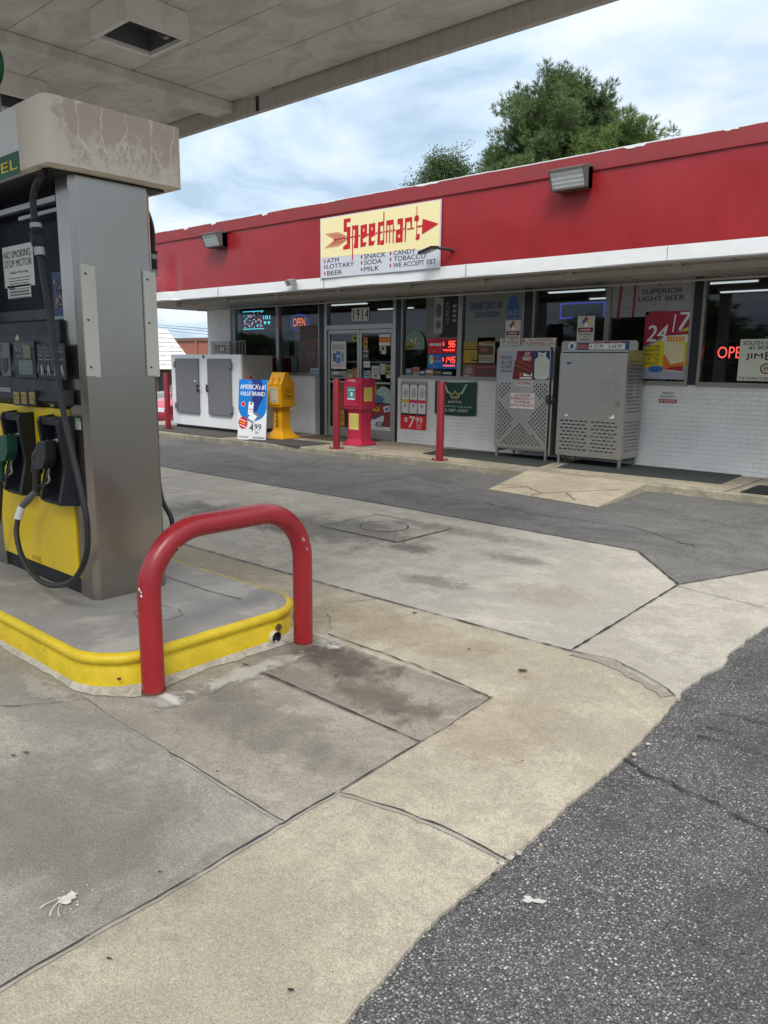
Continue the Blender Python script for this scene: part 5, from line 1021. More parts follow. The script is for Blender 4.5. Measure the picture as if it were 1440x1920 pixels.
for side in (0, 1):
    for j in range(9):
        for i in range(6 if j % 2 == 0 else 5):
            cx = (.07 if side == 0 else W_*.56)+i*.082+(.041 if j % 2 else 0); cz = .09+j*.055; L, h = .022, .011
            if cx > W_-.06: continue
            loops.append([(cx+L+h*.8*math.cos(R(a)), cz+h*math.sin(R(a))) for a in (60, 0, -60)]+[(cx-L-h*.8*math.cos(R(a)), cz-h*math.sin(R(a))) for a in (60, 0, -60)])
me = holed(loops, .004); d = MB(); F = Frame((x0+.01, Y1-.004, zb+.005), (1, 0, 0), (0, 0, 1)); d.mesh(F, me, M_cage); do = d.build('door', t)
b = MB(); b.fbox(F, -.01, 0, 0, H_, -.02, .012, M_cage).fbox(F, W_, W_+.018, -.01, H_+.01, -.02, .004, M_cage).fbox(F, .0, W_, H_, H_+.01, -.01, .012, M_cage).fbox(F, 0, W_, -.012, .0, -.01, .006, M_cage); b.build('door_edge', do)
b = MB(); b.rect(F, .12, W_-.05, .60, H_-.06, .0045, steel('panel_steel', (.58, .565, .54), .27)); b.build('door_plate', do)
b = MB(); hc = (W_-.09, .83); b.fbox(F, hc[0]-.05, hc[0]+.03, hc[1]-.06, hc[1]-.05, .004, .02, M_alu); b.tube([F(hc[0], hc[1], .004), F(hc[0], hc[1], .05)], .028, M_alu, 14); b.tube([F(hc[0]-.05, hc[1]+.07, .004), F(hc[0]-.05, hc[1]+.07, .012)], .012, M_alu, 8); b.build('latch', do)
b = MB(); b.poly(F, [(.10, H_-.13), (.20, H_-.125), (.17, H_-.16), (.11, H_-.165)], .006, ink('bluetag', 30, 90, 130)); b.poly(F, [(W_-.22, .60), (W_-.12, .60), (W_-.13, .66)], .006, Wt).rect(F, .12, .17, .60, .625, .006, Wt); b.build('sticker', do)
for x in (x0+.02, x1-.06):
    for y in (Y1+.02, yb-.06): MB().box(x, x+.04, y, y+.04, SW, zb, M_cage).build('leg', t)
MB().box(x0+.02, x1-.02, Y1+.1, yb-.1, .19, zb-.002, M_cdark).build('underframe', t)
hz0, hz1 = zt+.025, zt+.165; hx0, hx1 = P(1052, 650, 1, Y1).x, P(1194, 650, 1, Y1).x
b = MB(); b.prism(FY(Y1+.02), [(hx0, hz0), (hx1, hz0), (hx1, hz1-.03), (hx1-.03, hz1), (hx0+.03, hz1), (hx0, hz1-.03)], -.04, 0, pm('header_grey', (.42, .42, .41), .5)); b.build('header', t)
b = MB(); F = FY(Y1+.018); U = lambda u: hx0+u*(hx1-hx0)
b.rect(F, U(.22), U(.90), hz0+.006, hz1-.012, .004, ink('hdrblue', 30, 95, 150)); b.rect(F, U(.26), U(.86), hz1-.035, hz1-.012, .006, ink('hdrred', 150, 40, 55)); b.rect(F, U(.22), U(.38), hz0+.02, hz1-.05, .006, ink('hdrred', 0, 0, 0)); b.rect(F, U(.38), U(.85), hz0+.012, hz1-.04, .007, Wt)
b.text(F, '22.99', U(.44), U(.57), hz0+.03, hz0+.085, .0085, BK, .01, .25); b.text(F, '64.99', U(.68), U(.81), hz0+.03, hz0+.085, .0085, BK, .01, .25); b.text(F, '$', U(.40), U(.42), hz0+.03, hz0+.08, .0085, BK); b.text(F, '$', U(.64), U(.66), hz0+.03, hz0+.08, .0085, BK)
b.text(F, 'Propane', U(.23), U(.37), hz0+.06, hz0+.08, .0085, Wt); b.text(F, 'Exchange', U(.23), U(.37), hz0+.03, hz0+.05, .0085, Wt); b.text(F, 'EXCHANGE', U(.43), U(.58), hz1-.03, hz1-.017, .0085, Wt); b.text(F, 'PURCHASE', U(.66), U(.80), hz1-.03, hz1-.017, .0085, Wt)
b.disc(F, U(.145), (hz0+hz1)/2, .065, .004, Wt, 20, .062); b.disc(F, U(.145), (hz0+hz1)/2-.01, .03, .0055, ink('hdrblue', 0, 0, 0), 12, .04); b.build('price_strip', t)
for k, (xx, zz) in enumerate([(x0+.2, .24), (x0+.52, .24), (x0+.84, .24), (x0+.2, .97), (x0+.52, .97), (x0+.84, .97)]):
    b = MB(); tank(b, xx, Y1+.3, zz, .14, .42, M_tank); o = b.build('gas_tank'); tag(o, 'grey propane tank inside the wide cage, on its %s shelf' % ('bottom' if zz < .9 else 'upper'), 'gas tank', 'propane tanks in the wide cage')
# danger plates standing on both cages
def danger(x0p, x1p, y0p, y1p, Y, label):
    g = pr(x0p, y0p, x1p, y1p, Y); t = thing('danger_sign', label, 'sign', ((g[0]+g[1])/2, Y, g[2]), group='propane danger plates'); b = MB(); F = FY(Y); b.fbox(F, *g, 0, .006, ink('signplate', 196, 194, 188)); cx = (g[0]+g[1])/2; w_ = g[1]-g[0]; h = g[3]-g[2]; cz = g[3]-h*.22; q = w_*.25
    for dx, dz, m in ((0, .5, TR), (-.5, 0, ink('dblue', 40, 100, 160)), (.5, 0, ink('dyel', 215, 190, 50)), (0, -.5, Wt)): b.poly(F, [(cx+dx*q-q*.5, cz+dz*q*1.2), (cx+dx*q, cz+dz*q*1.2-q*.6), (cx+dx*q+q*.5, cz+dz*q*1.2), (cx+dx*q, cz+dz*q*1.2+q*.6)], .008, m)
    b.rect(F, g[0]+w_*.06, g[1]-w_*.06, g[3]-h*.60, g[3]-h*.44, .008, BK); b.disc(F, cx, g[3]-h*.52, w_*.40, .0095, TR, 24, h*.065); b.text(F, 'DANGER', cx-w_*.3, cx+w_*.3, g[3]-h*.555, g[3]-h*.485, .011, Wt, .02)
    b.text(F, 'PROPANE', cx-w_*.38, cx+w_*.38, g[3]-h*.73, g[3]-h*.65, .008, BK, .02); b.text(F, 'NO', cx-w_*.08, cx+w_*.08, g[3]-h*.82, g[3]-h*.76, .008, BK, .02); b.text(F, 'SMOKING', cx-w_*.32, cx+w_*.32, g[3]-h*.93, g[3]-h*.86, .008, BK, .02); b.build('plate', t)
danger(949, 975, 601, 647, 10.95, 'white danger plate standing on the tall diamond-patterned cage')
danger(1084, 1113, 593, 642, 10.92, 'white danger plate standing on the wide slotted cage')
# ------------------------------------------------------------------ signs and lamps on the fascia
YS = YF-.03
t = thing('store_sign', 'cream and white sign board with red arrow lettering on the red fascia', 'sign', (-8.4, YS, 3.45)); g = (-9.66, -7.165, 2.975, 3.92); b = MB(); F = FY(YS)
b.fbox(F, *g, -.01, .012, ink('signedge', 200, 205, 215)); zc = g[2]+(g[3]-g[2])*.30
b.poly(F, [(g[0]+.012, g[2]+.345*(g[3]-g[2])), (g[1]-.012, g[2]+.295*(g[3]-g[2])), (g[1]-.012, g[3]-.012), (g[0]+.012, g[3]-.012)], .0135, ink('cream', 240, 228, 175)); b.build('board', t)
b = MB(); SR = ink('arrowred', 190, 18, 36)
def zs_(pts): return [((lambda p: (p.x, p.z))(P(560+x/4.235, 340+y/4.235, 1, YS-.015))) for x, y in pts]
LV = [.0140]
def pq(*pts, lv=0): LV[0] += .0001; b.poly(F, zs_(pts), LV[0], SR)
# S
pq((357, 300), (412, 290), (411, 322), (384, 327), (384, 326), (358, 332)); pq((356, 330), (382, 327), (383, 365), (357, 370)); pq((356, 368), (412, 358), (411, 398), (356, 405))
pq((383, 400), (410, 396), (409, 500), (383, 505)); pq((353, 518), (375, 500), (409, 496), (408, 535), (352, 545)); 
# p
pq((424, 350), (433, 349), (431, 628), (423, 630)); pq((433, 352), (475, 346), (474, 380), (432, 386)); pq((447, 384), (475, 380), (472, 528), (441, 532)); pq((437, 500), (473, 494), (472, 528), (437, 533))
# e e
for dx, dy in ((0, 0), (66, -10)):
    pq((491+dx, 350+dy), (543+dx, 338+dy), (543+dx, 368+dy), (491+dx, 380+dy)); pq((491+dx, 378+dy), (512+dx, 374+dy), (510+dx, 520+dy), (489+dx, 524+dy)); pq((520+dx, 366+dy), (543+dx, 362+dy), (542+dx, 440+dy), (520+dx, 443+dy)); pq((506+dx, 400+dy), (526+dx, 397+dy), (526+dx, 450+dy), (506+dx, 453+dy)); pq((505+dx, 486+dy), (540+dx, 480+dy), (530+dx, 516+dy), (503+dx, 520+dy))
# d
pq((673, 243), (682, 242), (679, 500), (670, 503)); pq((630, 326), (672, 316), (672, 350), (630, 358)); pq((630, 356), (650, 352), (646, 500), (624, 506)); pq((650, 470), (671, 466), (670, 503), (646, 506))
# m
pq((696, 312), (755, 302), (755, 340), (696, 350)); 
for x in (696, 720, 748): pq((x, 345), (x+9, 343), (x+6, 488), (x-3, 491))
# a
pq((785, 298), (829, 291), (829, 335), (785, 342)); pq((806, 338), (829, 334), (826, 480), (804, 483)); pq((773, 385), (806, 378), (806, 420), (772, 426)); pq((772, 420), (792, 417), (790, 484), (770, 488)); pq((785, 448), (826, 442), (824, 480), (785, 486))
# r
pq((845, 292), (902, 281), (902, 330), (886, 333), (886, 318), (858, 322), (850, 478), (842, 480)); pq((888, 330), (901, 328), (899, 372), (888, 374)); pq((862, 376), (918, 366), (918, 376), (862, 386))
# t
pq((937, 198), (942, 197), (942, 460), (934, 462)); pq((918, 290), (928, 272), (955, 270), (955, 305), (945, 318), (918, 312), lv=.017); pq((936, 420), (962, 416), (962, 446), (955, 462), (929, 466), (934, 430), lv=.017)
# shaft, head, fletching
pq((362, 452), (410, 444), (410, 453), (362, 462))
for x0, x1 in ((413, 426), (436, 462), (474, 486), (541, 556), (612, 625), (640, 666), (684, 692), (705, 716), (732, 744), (757, 768), (832, 842), (944, 984)):
    k = lambda x: 452-(x-362)*.158; pq((x0, k(x0)-7), (x1, k(x1)-7), (x1, k(x1)+5), (x0, k(x0)+5), lv=.017)
pq((986, 296), (1112, 336), (979, 420)); pq((276, 462), (370, 445), (370, 455), (280, 473))
for k in range(7):
    x = 214+k*18; y = 418-k*3.2 if False else 416-k*2.5
    pq((x, y), (x+8, y-1), (x+86, y+44-k*1.5), (x+80, y+47-k*1.5)) if k < 6 else None
    x2 = 208+k*19; y2 = 532-k*3; pq((x2, y2), (x2+6, y2-1), (x2+78, y2-58+k), (x2+72, y2-60+k)) if k < 6 else None
b.build('arrow_lettering', t)
b = MB(); DK = ink('signtext', 30, 38, 60); rd = ink('dot', 150, 40, 60)
for tx, x0, y0, x1, y1, bx in (('ATM', 222, 625, 318, 660, 207), ('LOTTARY', 222, 666, 438, 705, 207), ('BEER', 226, 722, 346, 757, 207), ('SNACK', 520, 586, 690, 625, 499), ('SODA', 518, 638, 660, 673, 499), ('MILK', 517, 692, 638, 725, 499), ('CANDY', 752, 555, 925, 598, 729), ('TOBACCO', 752, 596, 1008, 645, 729), ('WE ACCEPT EBT', 748, 640, 1090, 695, 727)):
    A = P(560+x0/4.235, 340+(y1-6)/4.235, 1, YS-.015); B = P(560+x1/4.235, 340+(y1)/4.235, 1, YS-.015); hgt = .070
    zz = A.z+.006; b.text(F, tx, A.x, B.x, zz, zz+hgt, .0135, DK, .03); C = P(560+bx/4.235, 0, 1, YS-.015).x; cx = P(560+bx/4.235, 340+y1/4.235, 1, YS-.015).x; b.disc(F, cx, zz+hgt*.5, .017, .0135, rd, 10, .03)
b.build('service_lettering', t)
def wallpack(x, z, label):
    t = thing('wall_lamp', label, 'lamp', (x, YF, z), group='boxy wall lamps on the fascia'); Mh = pm('lamp_bronze', (.10, .095, .085), .5, var=.2)
    w_ = .24; b = MB(); F = Frame((0, 0, 0), (0, 1, 0), (0, 0, 1)); b.prism(F, [(-.04, z-.13), (-.04, z+.14), (-.16, z+.14), (-.30, z+.10), (-.30, z+.075), (-.15, z+.105), (-.14, z-.13)], x-w_, x+w_, Mh)
    b.box(x-w_+.002, x+w_-.002, -.30+.0, -.10, z-.13, z-.10, Mh) if False else None
    b.v = [(v[0], v[1]+YF, v[2]) for v in b.v]
    for s_ in (-1, 1): b.prism(F, [(YF-.04, z-.13), (YF-.04, z+.12), (YF-.29, z+.085), (YF-.20, z-.13)], x+s_*w_-(.012 if s_ > 0 else 0), x+s_*w_+(.012 if s_ < 0 else 0), Mh)
    b.box(x-w_+.012, x+w_-.012, YF-.20, YF-.04, z-.135, z-.11, Mh); b.build('housing', t)
    b = MB(); L = pm('lamp_lens', (.70, .72, .71), .15, var=.15, vs=18); b.prism(F, [(YF-.06, z-.11), (YF-.06, z+.09), (YF-.275, z+.075), (YF-.19, z-.11)], x-w_+.014, x+w_-.014, L)
    b.build('lens', t)
    b = MB()
    for k in range(1, 4):
        f_ = k/4; zz = z+.075-.185*f_; yy = YF-.276+.085*f_; b.box(x-w_+.02, x+w_-.02, yy-.006, yy+.01, zz-.003, zz+.003, pm('lens_rib', (.4, .42, .42), .3))
    b.build('lens_rib', t)
wallpack(P(402, 451, 1, YF-.15).x, 3.83, 'boxy wall lamp on the left part of the red fascia, left of the sign board')
wallpack(P(1070, 335, 1, YF-.15).x, 3.885, 'boxy wall lamp on the red fascia right of the sign board')
c = P(545, 530, 1, YF-.12); t = thing('flood_light', 'small twin floodlight on the white band left of the sign board', 'lamp', (c.x, YF, c.z)); b = MB()
for s_ in (-1, 1):
    Fq = Frame((c.x+s_*.06, YF-.13, c.z), Vector((1, s_*.35, 0)).normalized(), Vector((0, -.45, .9)).normalized()); b.fbox(Fq, -.055, .055, -.05, .05, -.05, .03, M_alu); b.rect(Fq, -.045, .045, -.04, .04, .031, pm('lamp_lens_small', (.5, .5, .45), .15))
b.build('lamp_head', t, bevel=.006); MB().box(c.x-.02, c.x+.02, YF-.1, YF-.01, c.z-.01, c.z+.03, M_alu).build('arm', t)
t = thing('flood_light', 'black floodlight on a short arm at the right end of the sign board', 'lamp', (-7.0, YF, 3.2)); c = P(846, 470, 1, YF-.06); e_ = P(820, 472, 1, YF-.3)
MB().tube([(c.x, YF-.01, c.z), (c.x-.03, YF-.1, c.z+.02), (c.x-.12, YF-.2, c.z+.03)], .022, M_black, 8).build('arm', t)
Fq = Frame((c.x-.25, YF-.26, c.z+.01), Vector((1, .0, .25)).normalized(), Vector((0, 1, .1)).normalized()); MB().fbox(Fq, -.14, .12, -.09, .09, -.02, .02, M_black).rect(Frame(Fq.o, Fq.v, Fq.u), -.07, .07, -.12, .10, .022, M_alu).build('lamp_head', t, bevel=.006)
# ------------------------------------------------------------------ posters, banners, window signs
def poster(name, label, cat, px, Y, bgm, draw=None, group=None):
    g = pr(*px, Y); t = thing(name, label, cat, ((g[0]+g[1])/2, Y, g[2]), group=group); b = MB(); F = FY(Y); b.fbox(F, *g, 0, .003, bgm); W_, H_ = g[1]-g[0], g[3]-g[2]
    class D:
        def r(s, u0, u1, v0, v1, m, l=1): b.rect(F, g[0]+u0*W_, g[0]+u1*W_, g[2]+v0*H_, g[2]+v1*H_, .003+.0012*l, m); return s
        def p(s, pts, m, l=1): b.poly(F, [(g[0]+u*W_, g[2]+v*H_) for u, v in pts], .003+.0012*l, m); return s
        def t(s, tx, u0, u1, v0, v1, m, bold=.02, sh=0, l=2): b.text(F, tx, g[0]+u0*W_, g[0]+u1*W_, g[2]+v0*H_, g[2]+v1*H_, .003+.0012*l, m, bold, sh); return s
        def d(s, u, v, ru, rv, m, l=1, n=24): b.disc(F, g[0]+u*W_, g[2]+v*H_, ru*W_, .003+.0012*l, m, n, rv*H_); return s
    if draw: draw(D())
    b.build('sheet', t); return t
YO = YW-.012       # outside face of wall
YG = YW+.012       # outside face of the glass (pane sits at YW+.035)
YD = YW+.012
def gr(n, r, g, b_):     # print colour: measured shade lifted to the paper's own reflectance
    if 'print_'+n in MC: return MC['print_'+n]
    return pm('print_'+n, tuple(min(.8, q*1.75) for q in srgb(r, g, b_)), .5, var=.05, vs=15)
def d_can(D):
    D.r(0, 1, 0, .29, gr('adred', 205, 28, 40)); D.t('$', .14, .30, .14, .24, Wt); D.t('7', .33, .58, .03, .265, Wt, .03, .15); D.t('99', .60, .86, .13, .26, Wt, .02); D.t('6 PACK', .63, .84, .08, .11, Wt); D.t('CANS', .63, .80, .03, .065, Wt); D.r(0, 1, .95, 1, gr('canbg2', 130, 130, 125))
    for k, c in enumerate(((225, 150, 40), (190, 40, 80), (200, 50, 50))):
        u = .18+k*.32; D.p([(u-.135, .33), (u+.135, .33), (u+.14, .36), (u+.14, .86), (u+.11, .93), (u-.11, .93), (u-.14, .86), (u-.14, .36)], gr('canbody', 208, 208, 204)); D.r(u-.14, u+.14, .55, .615, gr('canband%d' % k, *c), 2); D.d(u, .76, .105, .095, gr('canmark', 120, 122, 120), 2); D.d(u, .765, .085, .078, gr('canbody', 0, 0, 0), 3); D.p([(u-.05, .70), (u+.06, .74), (u+.03, .82), (u-.02, .80)], gr('canmark', 0, 0, 0), 4); D.d(u, .49, .05, .035, gr('canmark', 0, 0, 0), 2); D.r(u-.15, u+.15, .29, .33, BK, 2)
poster('can_poster', 'drink can poster with red $7.99 strip on the white brick right of the doors', 'poster', (752, 714, 799, 807), YO, gr('canbg', 96, 98, 96), d_can)
def d_banner(D):
    cr = gr('gold', 150, 140, 90)
    for s_ in (-1, 1):
        for k in range(6): D.p([(.5+s_*(.12+.02*k), .62+.05*k), (.5+s_*(.20+.02*k), .66+.05*k), (.5+s_*(.19+.015*k), .73+.04*k)], gr('leafpale', 150, 175, 160))
    D.p([(.40, .52), (.60, .52), (.63, .70), (.56, .62), (.5, .74), (.44, .62), (.37, .70)], cr, 2); D.p([(.43, .55), (.57, .55), (.59, .63), (.55, .59), (.5, .68), (.45, .59), (.41, .63)], gr('bannergreen', 0, 62, 48), 3); D.r(.42, .58, .48, .50, cr, 2)
    D.t("JARTI'S", .33, .66, .33, .42, gr('bannertext', 190, 205, 195), .01); D.t("HANDCRAFTED TREES & VIBES", .12, .92, .225, .27, gr('leafpale', 0, 0, 0), .0); D.t('803-587-4357', .14, .82, .09, .17, gr('bannertext', 0, 0, 0), .01)
bt = thing('banner', 'creased dark green banner with a crown emblem on the white brick', 'banner', (-8.4, YO, .7)); g = pr(817, 714, 893, 780, YO); b = MB(); n1, n2 = 24, 18
vs = [(g[0]+(g[1]-g[0])*i/n1, YO-.012-.010*abs(noise.noise(Vector((i*.35+j*.25, j*.1, 1)))), g[2]+(g[3]-g[2])*j/n2-.02*math.sin(math.pi*i/n1)) for j in range(n2+1) for i in range(n1+1)]
b.add(vs, [(j*(n1+1)+i, j*(n1+1)+i+1, (j+1)*(n1+1)+i+1, (j+1)*(n1+1)+i) for j in range(n2) for i in range(n1)], pm('print_bannergreen', srgb(0, 62, 48), .35, var=.1, vs=3), True); b.build('cloth', bt)
b = MB(); F = FY(YO-.024); W_, H_ = g[1]-g[0], g[3]-g[2]
class DB:
    def r(s, u0, u1, v0, v1, m, l=1): b.rect(F, g[0]+u0*W_, g[0]+u1*W_, g[2]+v0*H_, g[2]+v1*H_, .001*l, m)
    def p(s, pts, m, l=1): b.poly(F, [(g[0]+u*W_, g[2]+v*H_) for u, v in pts], .001*l, m)
    def t(s, tx, u0, u1, v0, v1, m, bold=.02, sh=0, l=2): b.text(F, tx, g[0]+u0*W_, g[0]+u1*W_, g[2]+v0*H_, g[2]+v1*H_, .001*l, m, bold, sh)
d_banner(DB()); b.build('print', bt)
poster('notice_sign', 'small private property notice on the white brick under the right windows', 'sign', (1237, 732, 1269, 756), YO, gr('noticeplate', 205, 200, 198), lambda D: (D.t('PRIVATE', .18, .82, .70, .90, BK), D.t('PROPERTY', .06, .94, .40, .60, BK), D.r(0, 1, 0, .30, TR), D.t('NO TRESPASSING', .06, .94, .08, .22, Wt)))
def d_247(D):
    D.p([(0, .45), (0, .93), (.10, 1), (1, 1), (1, .80), (.75, .72), (.5, .66), (0, .48)], gr('adred3', 130, 22, 48)); D.p([(0, .15), (0, .45), (1, .80), (1, .20)], gr('adyel3', 190, 165, 30)); D.p([(0, .15), (1, .19), (1, .0), (0, .0)], gr('adgrey3', 130, 135, 145), 2)
    D.t('24', .05, .50, .56, .80, Wt, .03, .15, 4); D.t('|', .58, .64, .66, .95, Wt, .02, .15, 4); D.t('7', .70, .97, .72, .98, Wt, .03, .15, 4)
    D.t('DAY OR', .02, .36, .47, .51, gr('adteal', 16, 46, 42), .02, 0, 4); D.t('NIGHT', .02, .36, .41, .455, gr('adteal', 0, 0, 0), .02, 0, 4)
    for k, tx in enumerate(('PRICE', "IT'S", 'RIGHT')): D.t(tx, .04, .36, .34-.065*k, .385-.065*k, gr('adteal', 0, 0, 0), .02, 0, 4)
    D.p([(.44, .13), (.86, .11), (.86, .52), (.44, .54)], gr('packwhite', 200, 175, 140), 3); D.p([(.44, .14), (.86, .13), (.86, .26), (.60, .22), (.48, .36), (.44, .36)], gr('packorange', 200, 95, 30), 4); D.p([(.48, .15), (.86, .12), (.86, .20), (.6, .18)], gr('adred3', 0, 0, 0), 5)
    D.p([(.42, .53), (.95, .55), (.95, .66), (.46, .64)], gr('packwhite2', 205, 200, 195), 4); D.p([(.44, .64), (.97, .66), (.98, .71), (.47, .69)], gr('adred3', 0, 0, 0), 5)
    for k in range(6): D.r(.49+.06*k, .54+.06*k, .55, .63, gr('filter', 190, 130, 40), 6)
    D.d(.30, .15, .16, .05, gr('dblue2', 35, 90, 150), 5); D.t('99', .24, .36, .10, .13, gr('dblue3', 20, 60, 140), .02, 0, 6)
poster('cigarette_poster', 'large red and yellow 24/7 poster in the window above the wide cage', 'poster', (1211, 585, 1292, 712), YG, gr('adgrey3', 130, 135, 145), d_247)
def d_sup(D):
    G2 = gr('ultrared', 120, 30, 40); D.p([(.07, 0), (.11, 0), (.13, 1), (.10, 1)], G2); D.p([(.27, 0), (.30, 0), (.31, 1), (.28, 1)], G2); D.t('ULTRA', .13, .26, .20, .28, GY, 0)
    D.t('ULTRA', .62, .76, .85, .91, gr('ultratext', 105, 108, 115), 0); D.r(.585, .6, .83, .93, BK); NV = gr('ultranavy', 14, 16, 46); D.t('SUPERIOR', .38, .88, .62, .76, NV, .03); D.t('LIGHT BEER', .34, .90, .42, .56, NV, .03); D.t('95 | 2.6', .52, .70, .28, .35, GY, 0); D.t('WORTH IT', .50, .70, .12, .17, NV, .01)
poster('beer_poster', 'grey beer poster reading SUPERIOR LIGHT BEER across the window top', 'poster', (1150, 530, 1297, 591), YG, gr('beergrey', 122, 122, 124), d_sup)
poster('beer_poster', 'grey beer poster reading DRINK EASY IN SOUTH CAROLINA in the window', 'poster', (874, 551, 983, 640), YG, gr('beergrey2', 96, 102, 100), lambda D: (D.t('DRINK EASY IN', .08, .62, .66, .82, gr('beernavy', 34, 46, 86), .03), D.t('SOUTH CAROLINA', .16, .60, .50, .62, gr('beernavy', 0, 0, 0), .03), D.d(.80, .62, .10, .30, gr('beerblue', 45, 75, 120)), D.t('BUD', .73, .88, .52, .62, gr('beerpale', 120, 130, 140), .02, 0, 3), D.t('LIGHT', .73, .88, .38, .48, gr('beerpale', 0, 0, 0), .02, 0, 3), D.r(0, 1, .28, .30, gr('beerline', 110, 116, 112))))
def d_jim(D):
    D.t('SOUTH CAROLINA', .05, .98, .86, .95, BK, .02); D.t('#1 BOURBON', .16, .86, .74, .84, BK, .02); D.t('JIM', .12, .42, .50, .66, BK, .04); D.t('BEAM', .46, .92, .50, .70, BK, .04); D.d(.5, .30, .11, .13, gr('seal', 90, 50, 45)); D.d(.5, .30, .08, .095, gr('jimpaper', 168, 172, 158), 2); D.t('B', .46, .54, .25, .35, gr('seal', 0, 0, 0), .02, 0, 3); D.t("THE WORLD'S FINEST BOURBON", .02, .98, .03, .10, BK, .01)
poster('whiskey_poster', 'pale whiskey poster in the rightmost visible window covering the neon sign', 'poster', (1389, 636, 1490, 716), YG, gr('jimpaper', 168, 172, 158), d_jim)
poster('drink_poster', 'black and grey energy drink poster hanging in the window beside the doors', 'poster', (800, 553, 861, 632), YG, gr('energyblack', 20, 22, 26), lambda D: (D.r(0, .42, 0, 1, gr('energygrey', 88, 90, 88)), D.p([(.24, .1), (.50, .08), (.52, .9), (.26, .92)], gr('energycan', 122, 122, 118), 2), D.d(.38, .62, .09, .16, gr('energydark', 70, 72, 72), 3), D.d(.38, .3, .08, .1, gr('energydark', 0, 0, 0), 3), [D.t(c_, .60, .70, .30+.09*k, .36+.09*k, gr('energytext', 110, 112, 112), 0, 0, 3) for k, c_ in enumerate('YGRENE')], [D.r(.80, .90, .35+.11*k, .41+.11*k, gr('energytext', 0, 0, 0), 3) for k in range(4)]))
# lottery jackpot display
M_led = emit('led_red', (1, .06, .03), 2.6); M_dark = ink('ledback', 40, 8, 14)
t = thing('jackpot_sign', 'red and blue lottery jackpot display with glowing numbers 96 and 145', 'sign', (-8.8, YG, 1.5)); F = FY(YG)
for (x0p, y0p, x1p, y1p, col, num, lab) in ((803, 635, 858, 663, (165, 16, 34), '96', 'MILLION'), (802, 664, 858, 692, (20, 90, 160), '145', 'MILLION')):
    g = pr(x0p, y0p, x1p, y1p, YG); b = MB(); b.fbox(F, *g, -.015, .004, gr('jp%d' % col[0], *col)); W_, H_ = g[1]-g[0], g[3]-g[2]; b.rect(F, g[0]+.50*W_, g[1]-.02*W_, g[2]+.36*H_, g[3]-.12*H_, .0055, gr('jpback%d' % col[0], 90 if num == '96' else 30, 10, 30 if num == '96' else 70))
    if num == '96':
        for k in range(7): b.disc(F, g[0]+(.08+.058*k)*W_, g[2]+.60*H_, .026, .006, gr('jpdot', 190, 190, 185), 12)
    else: b.disc(F, g[0]+.14*W_, g[2]+.62*H_, .05, .006, gr('jpyel', 190, 190, 90), 18, .085); b.text(F, 'MEGA', g[0]+.12*W_, g[0]+.44*W_, g[2]+.60*H_, g[2]+.80*H_, .0075, gr('jpred', 170, 30, 40), .03, .2); b.text(F, 'MILLIONS', g[0]+.14*W_, g[0]+.44*W_, g[2]+.46*H_, g[2]+.57*H_, .0075, gr('jppale', 170, 190, 200), .01)
    b.text(F, 'EST.', g[0]+.2*W_, g[0]+.28*W_, g[2]+.12*H_, g[2]+.18*H_, .006, gr('jpdot', 0, 0, 0)); o = b.build('display_panel', t); b = MB()
    SEG = {'1': 'bc', '4': 'fgbc', '5': 'afgcd', '6': 'afgedc', '9': 'abcdfg'}
    nD = len(num); dw = .125*W_; dh = .40*H_; xs0 = g[1]-.07*W_-nD*dw; z0 = g[2]+.42*H_
    for k, ch in enumerate(num):
        ax = xs0+k*dw+(.01 if ch != '1' else 0); wdt = dw*.72; th = .012
        seg = {'a': (0, wdt, dh-th, dh), 'd': (0, wdt, 0, th), 'g': (0, wdt, dh/2-th/2, dh/2+th/2), 'f': (0, th, dh/2, dh), 'b': (wdt-th, wdt, dh/2, dh), 'e': (0, th, 0, dh/2), 'c': (wdt-th, wdt, 0, dh/2)}
        for c_ in SEG[ch]:
            q = seg[c_]; sh = .12; b.poly(F, [(ax+q[0]+sh*q[2], z0+q[2]), (ax+q[1]+sh*q[2], z0+q[2]), (ax+q[1]+sh*q[3], z0+q[3]), (ax+q[0]+sh*q[3], z0+q[3])], .008, M_led)
    b.text(F, '$', g[0]+.51*W_, g[0]+.555*W_, z0+.02, z0+dh-.01, .008, M_led); b.text(F, lab, g[0]+.54*W_, g[0]+.90*W_, g[2]+.17*H_, g[2]+.28*H_, .008, M_led); b.build('led_digits', o)
# small papers on doors and windows
def simple(px, label, c, accents, Y=YD, name='notice', cat='notice'):
    def dr(D):
        for i, a_ in enumerate(accents):
            if a_[0] == 't': D.t(a_[1], *a_[2:6], gr('n%d_%d_%d' % a_[6], *a_[6]), .02, 0, 2+i)
            elif a_[0] == 'd': D.d(*a_[1:5], gr('n%d_%d_%d' % a_[5], *a_[5]), 1+i)
            else: D.r(*a_[1:5], gr('n%d_%d_%d' % a_[5], *a_[5]), 1+i)
    return poster(name, label, cat, px, Y, gr('n%d_%d_%d' % c, *c), dr)
K = (30, 34, 40); Wn = (190, 190, 186)
simple((621, 640, 649, 692), 'tall white poster of blue packs on the left glass door', (176, 176, 172), [('t', 'NEW FROM', .1, .9, .80, .87, K), ('t', 'CAROLINA', .1, .9, .71, .78, K), ('r', .12, .34, .27, .57, (60, 80, 110)), ('r', .36, .62, .20, .64, (50, 100, 170)), ('r', .68, .86, .27, .60, (110, 130, 140)), ('r', .40, .58, .42, .50, (180, 195, 210)), ('t', 'COMING BACK', .14, .86, .10, .15, (150, 60, 60))], name='poster', cat='poster')
simple((621, 695, 650, 710), 'pale strip notice low on the left glass door above the bar', (110, 118, 110), [('r', .1, .5, .6, .8, Wn), ('r', .1, .8, .2, .4, K)])
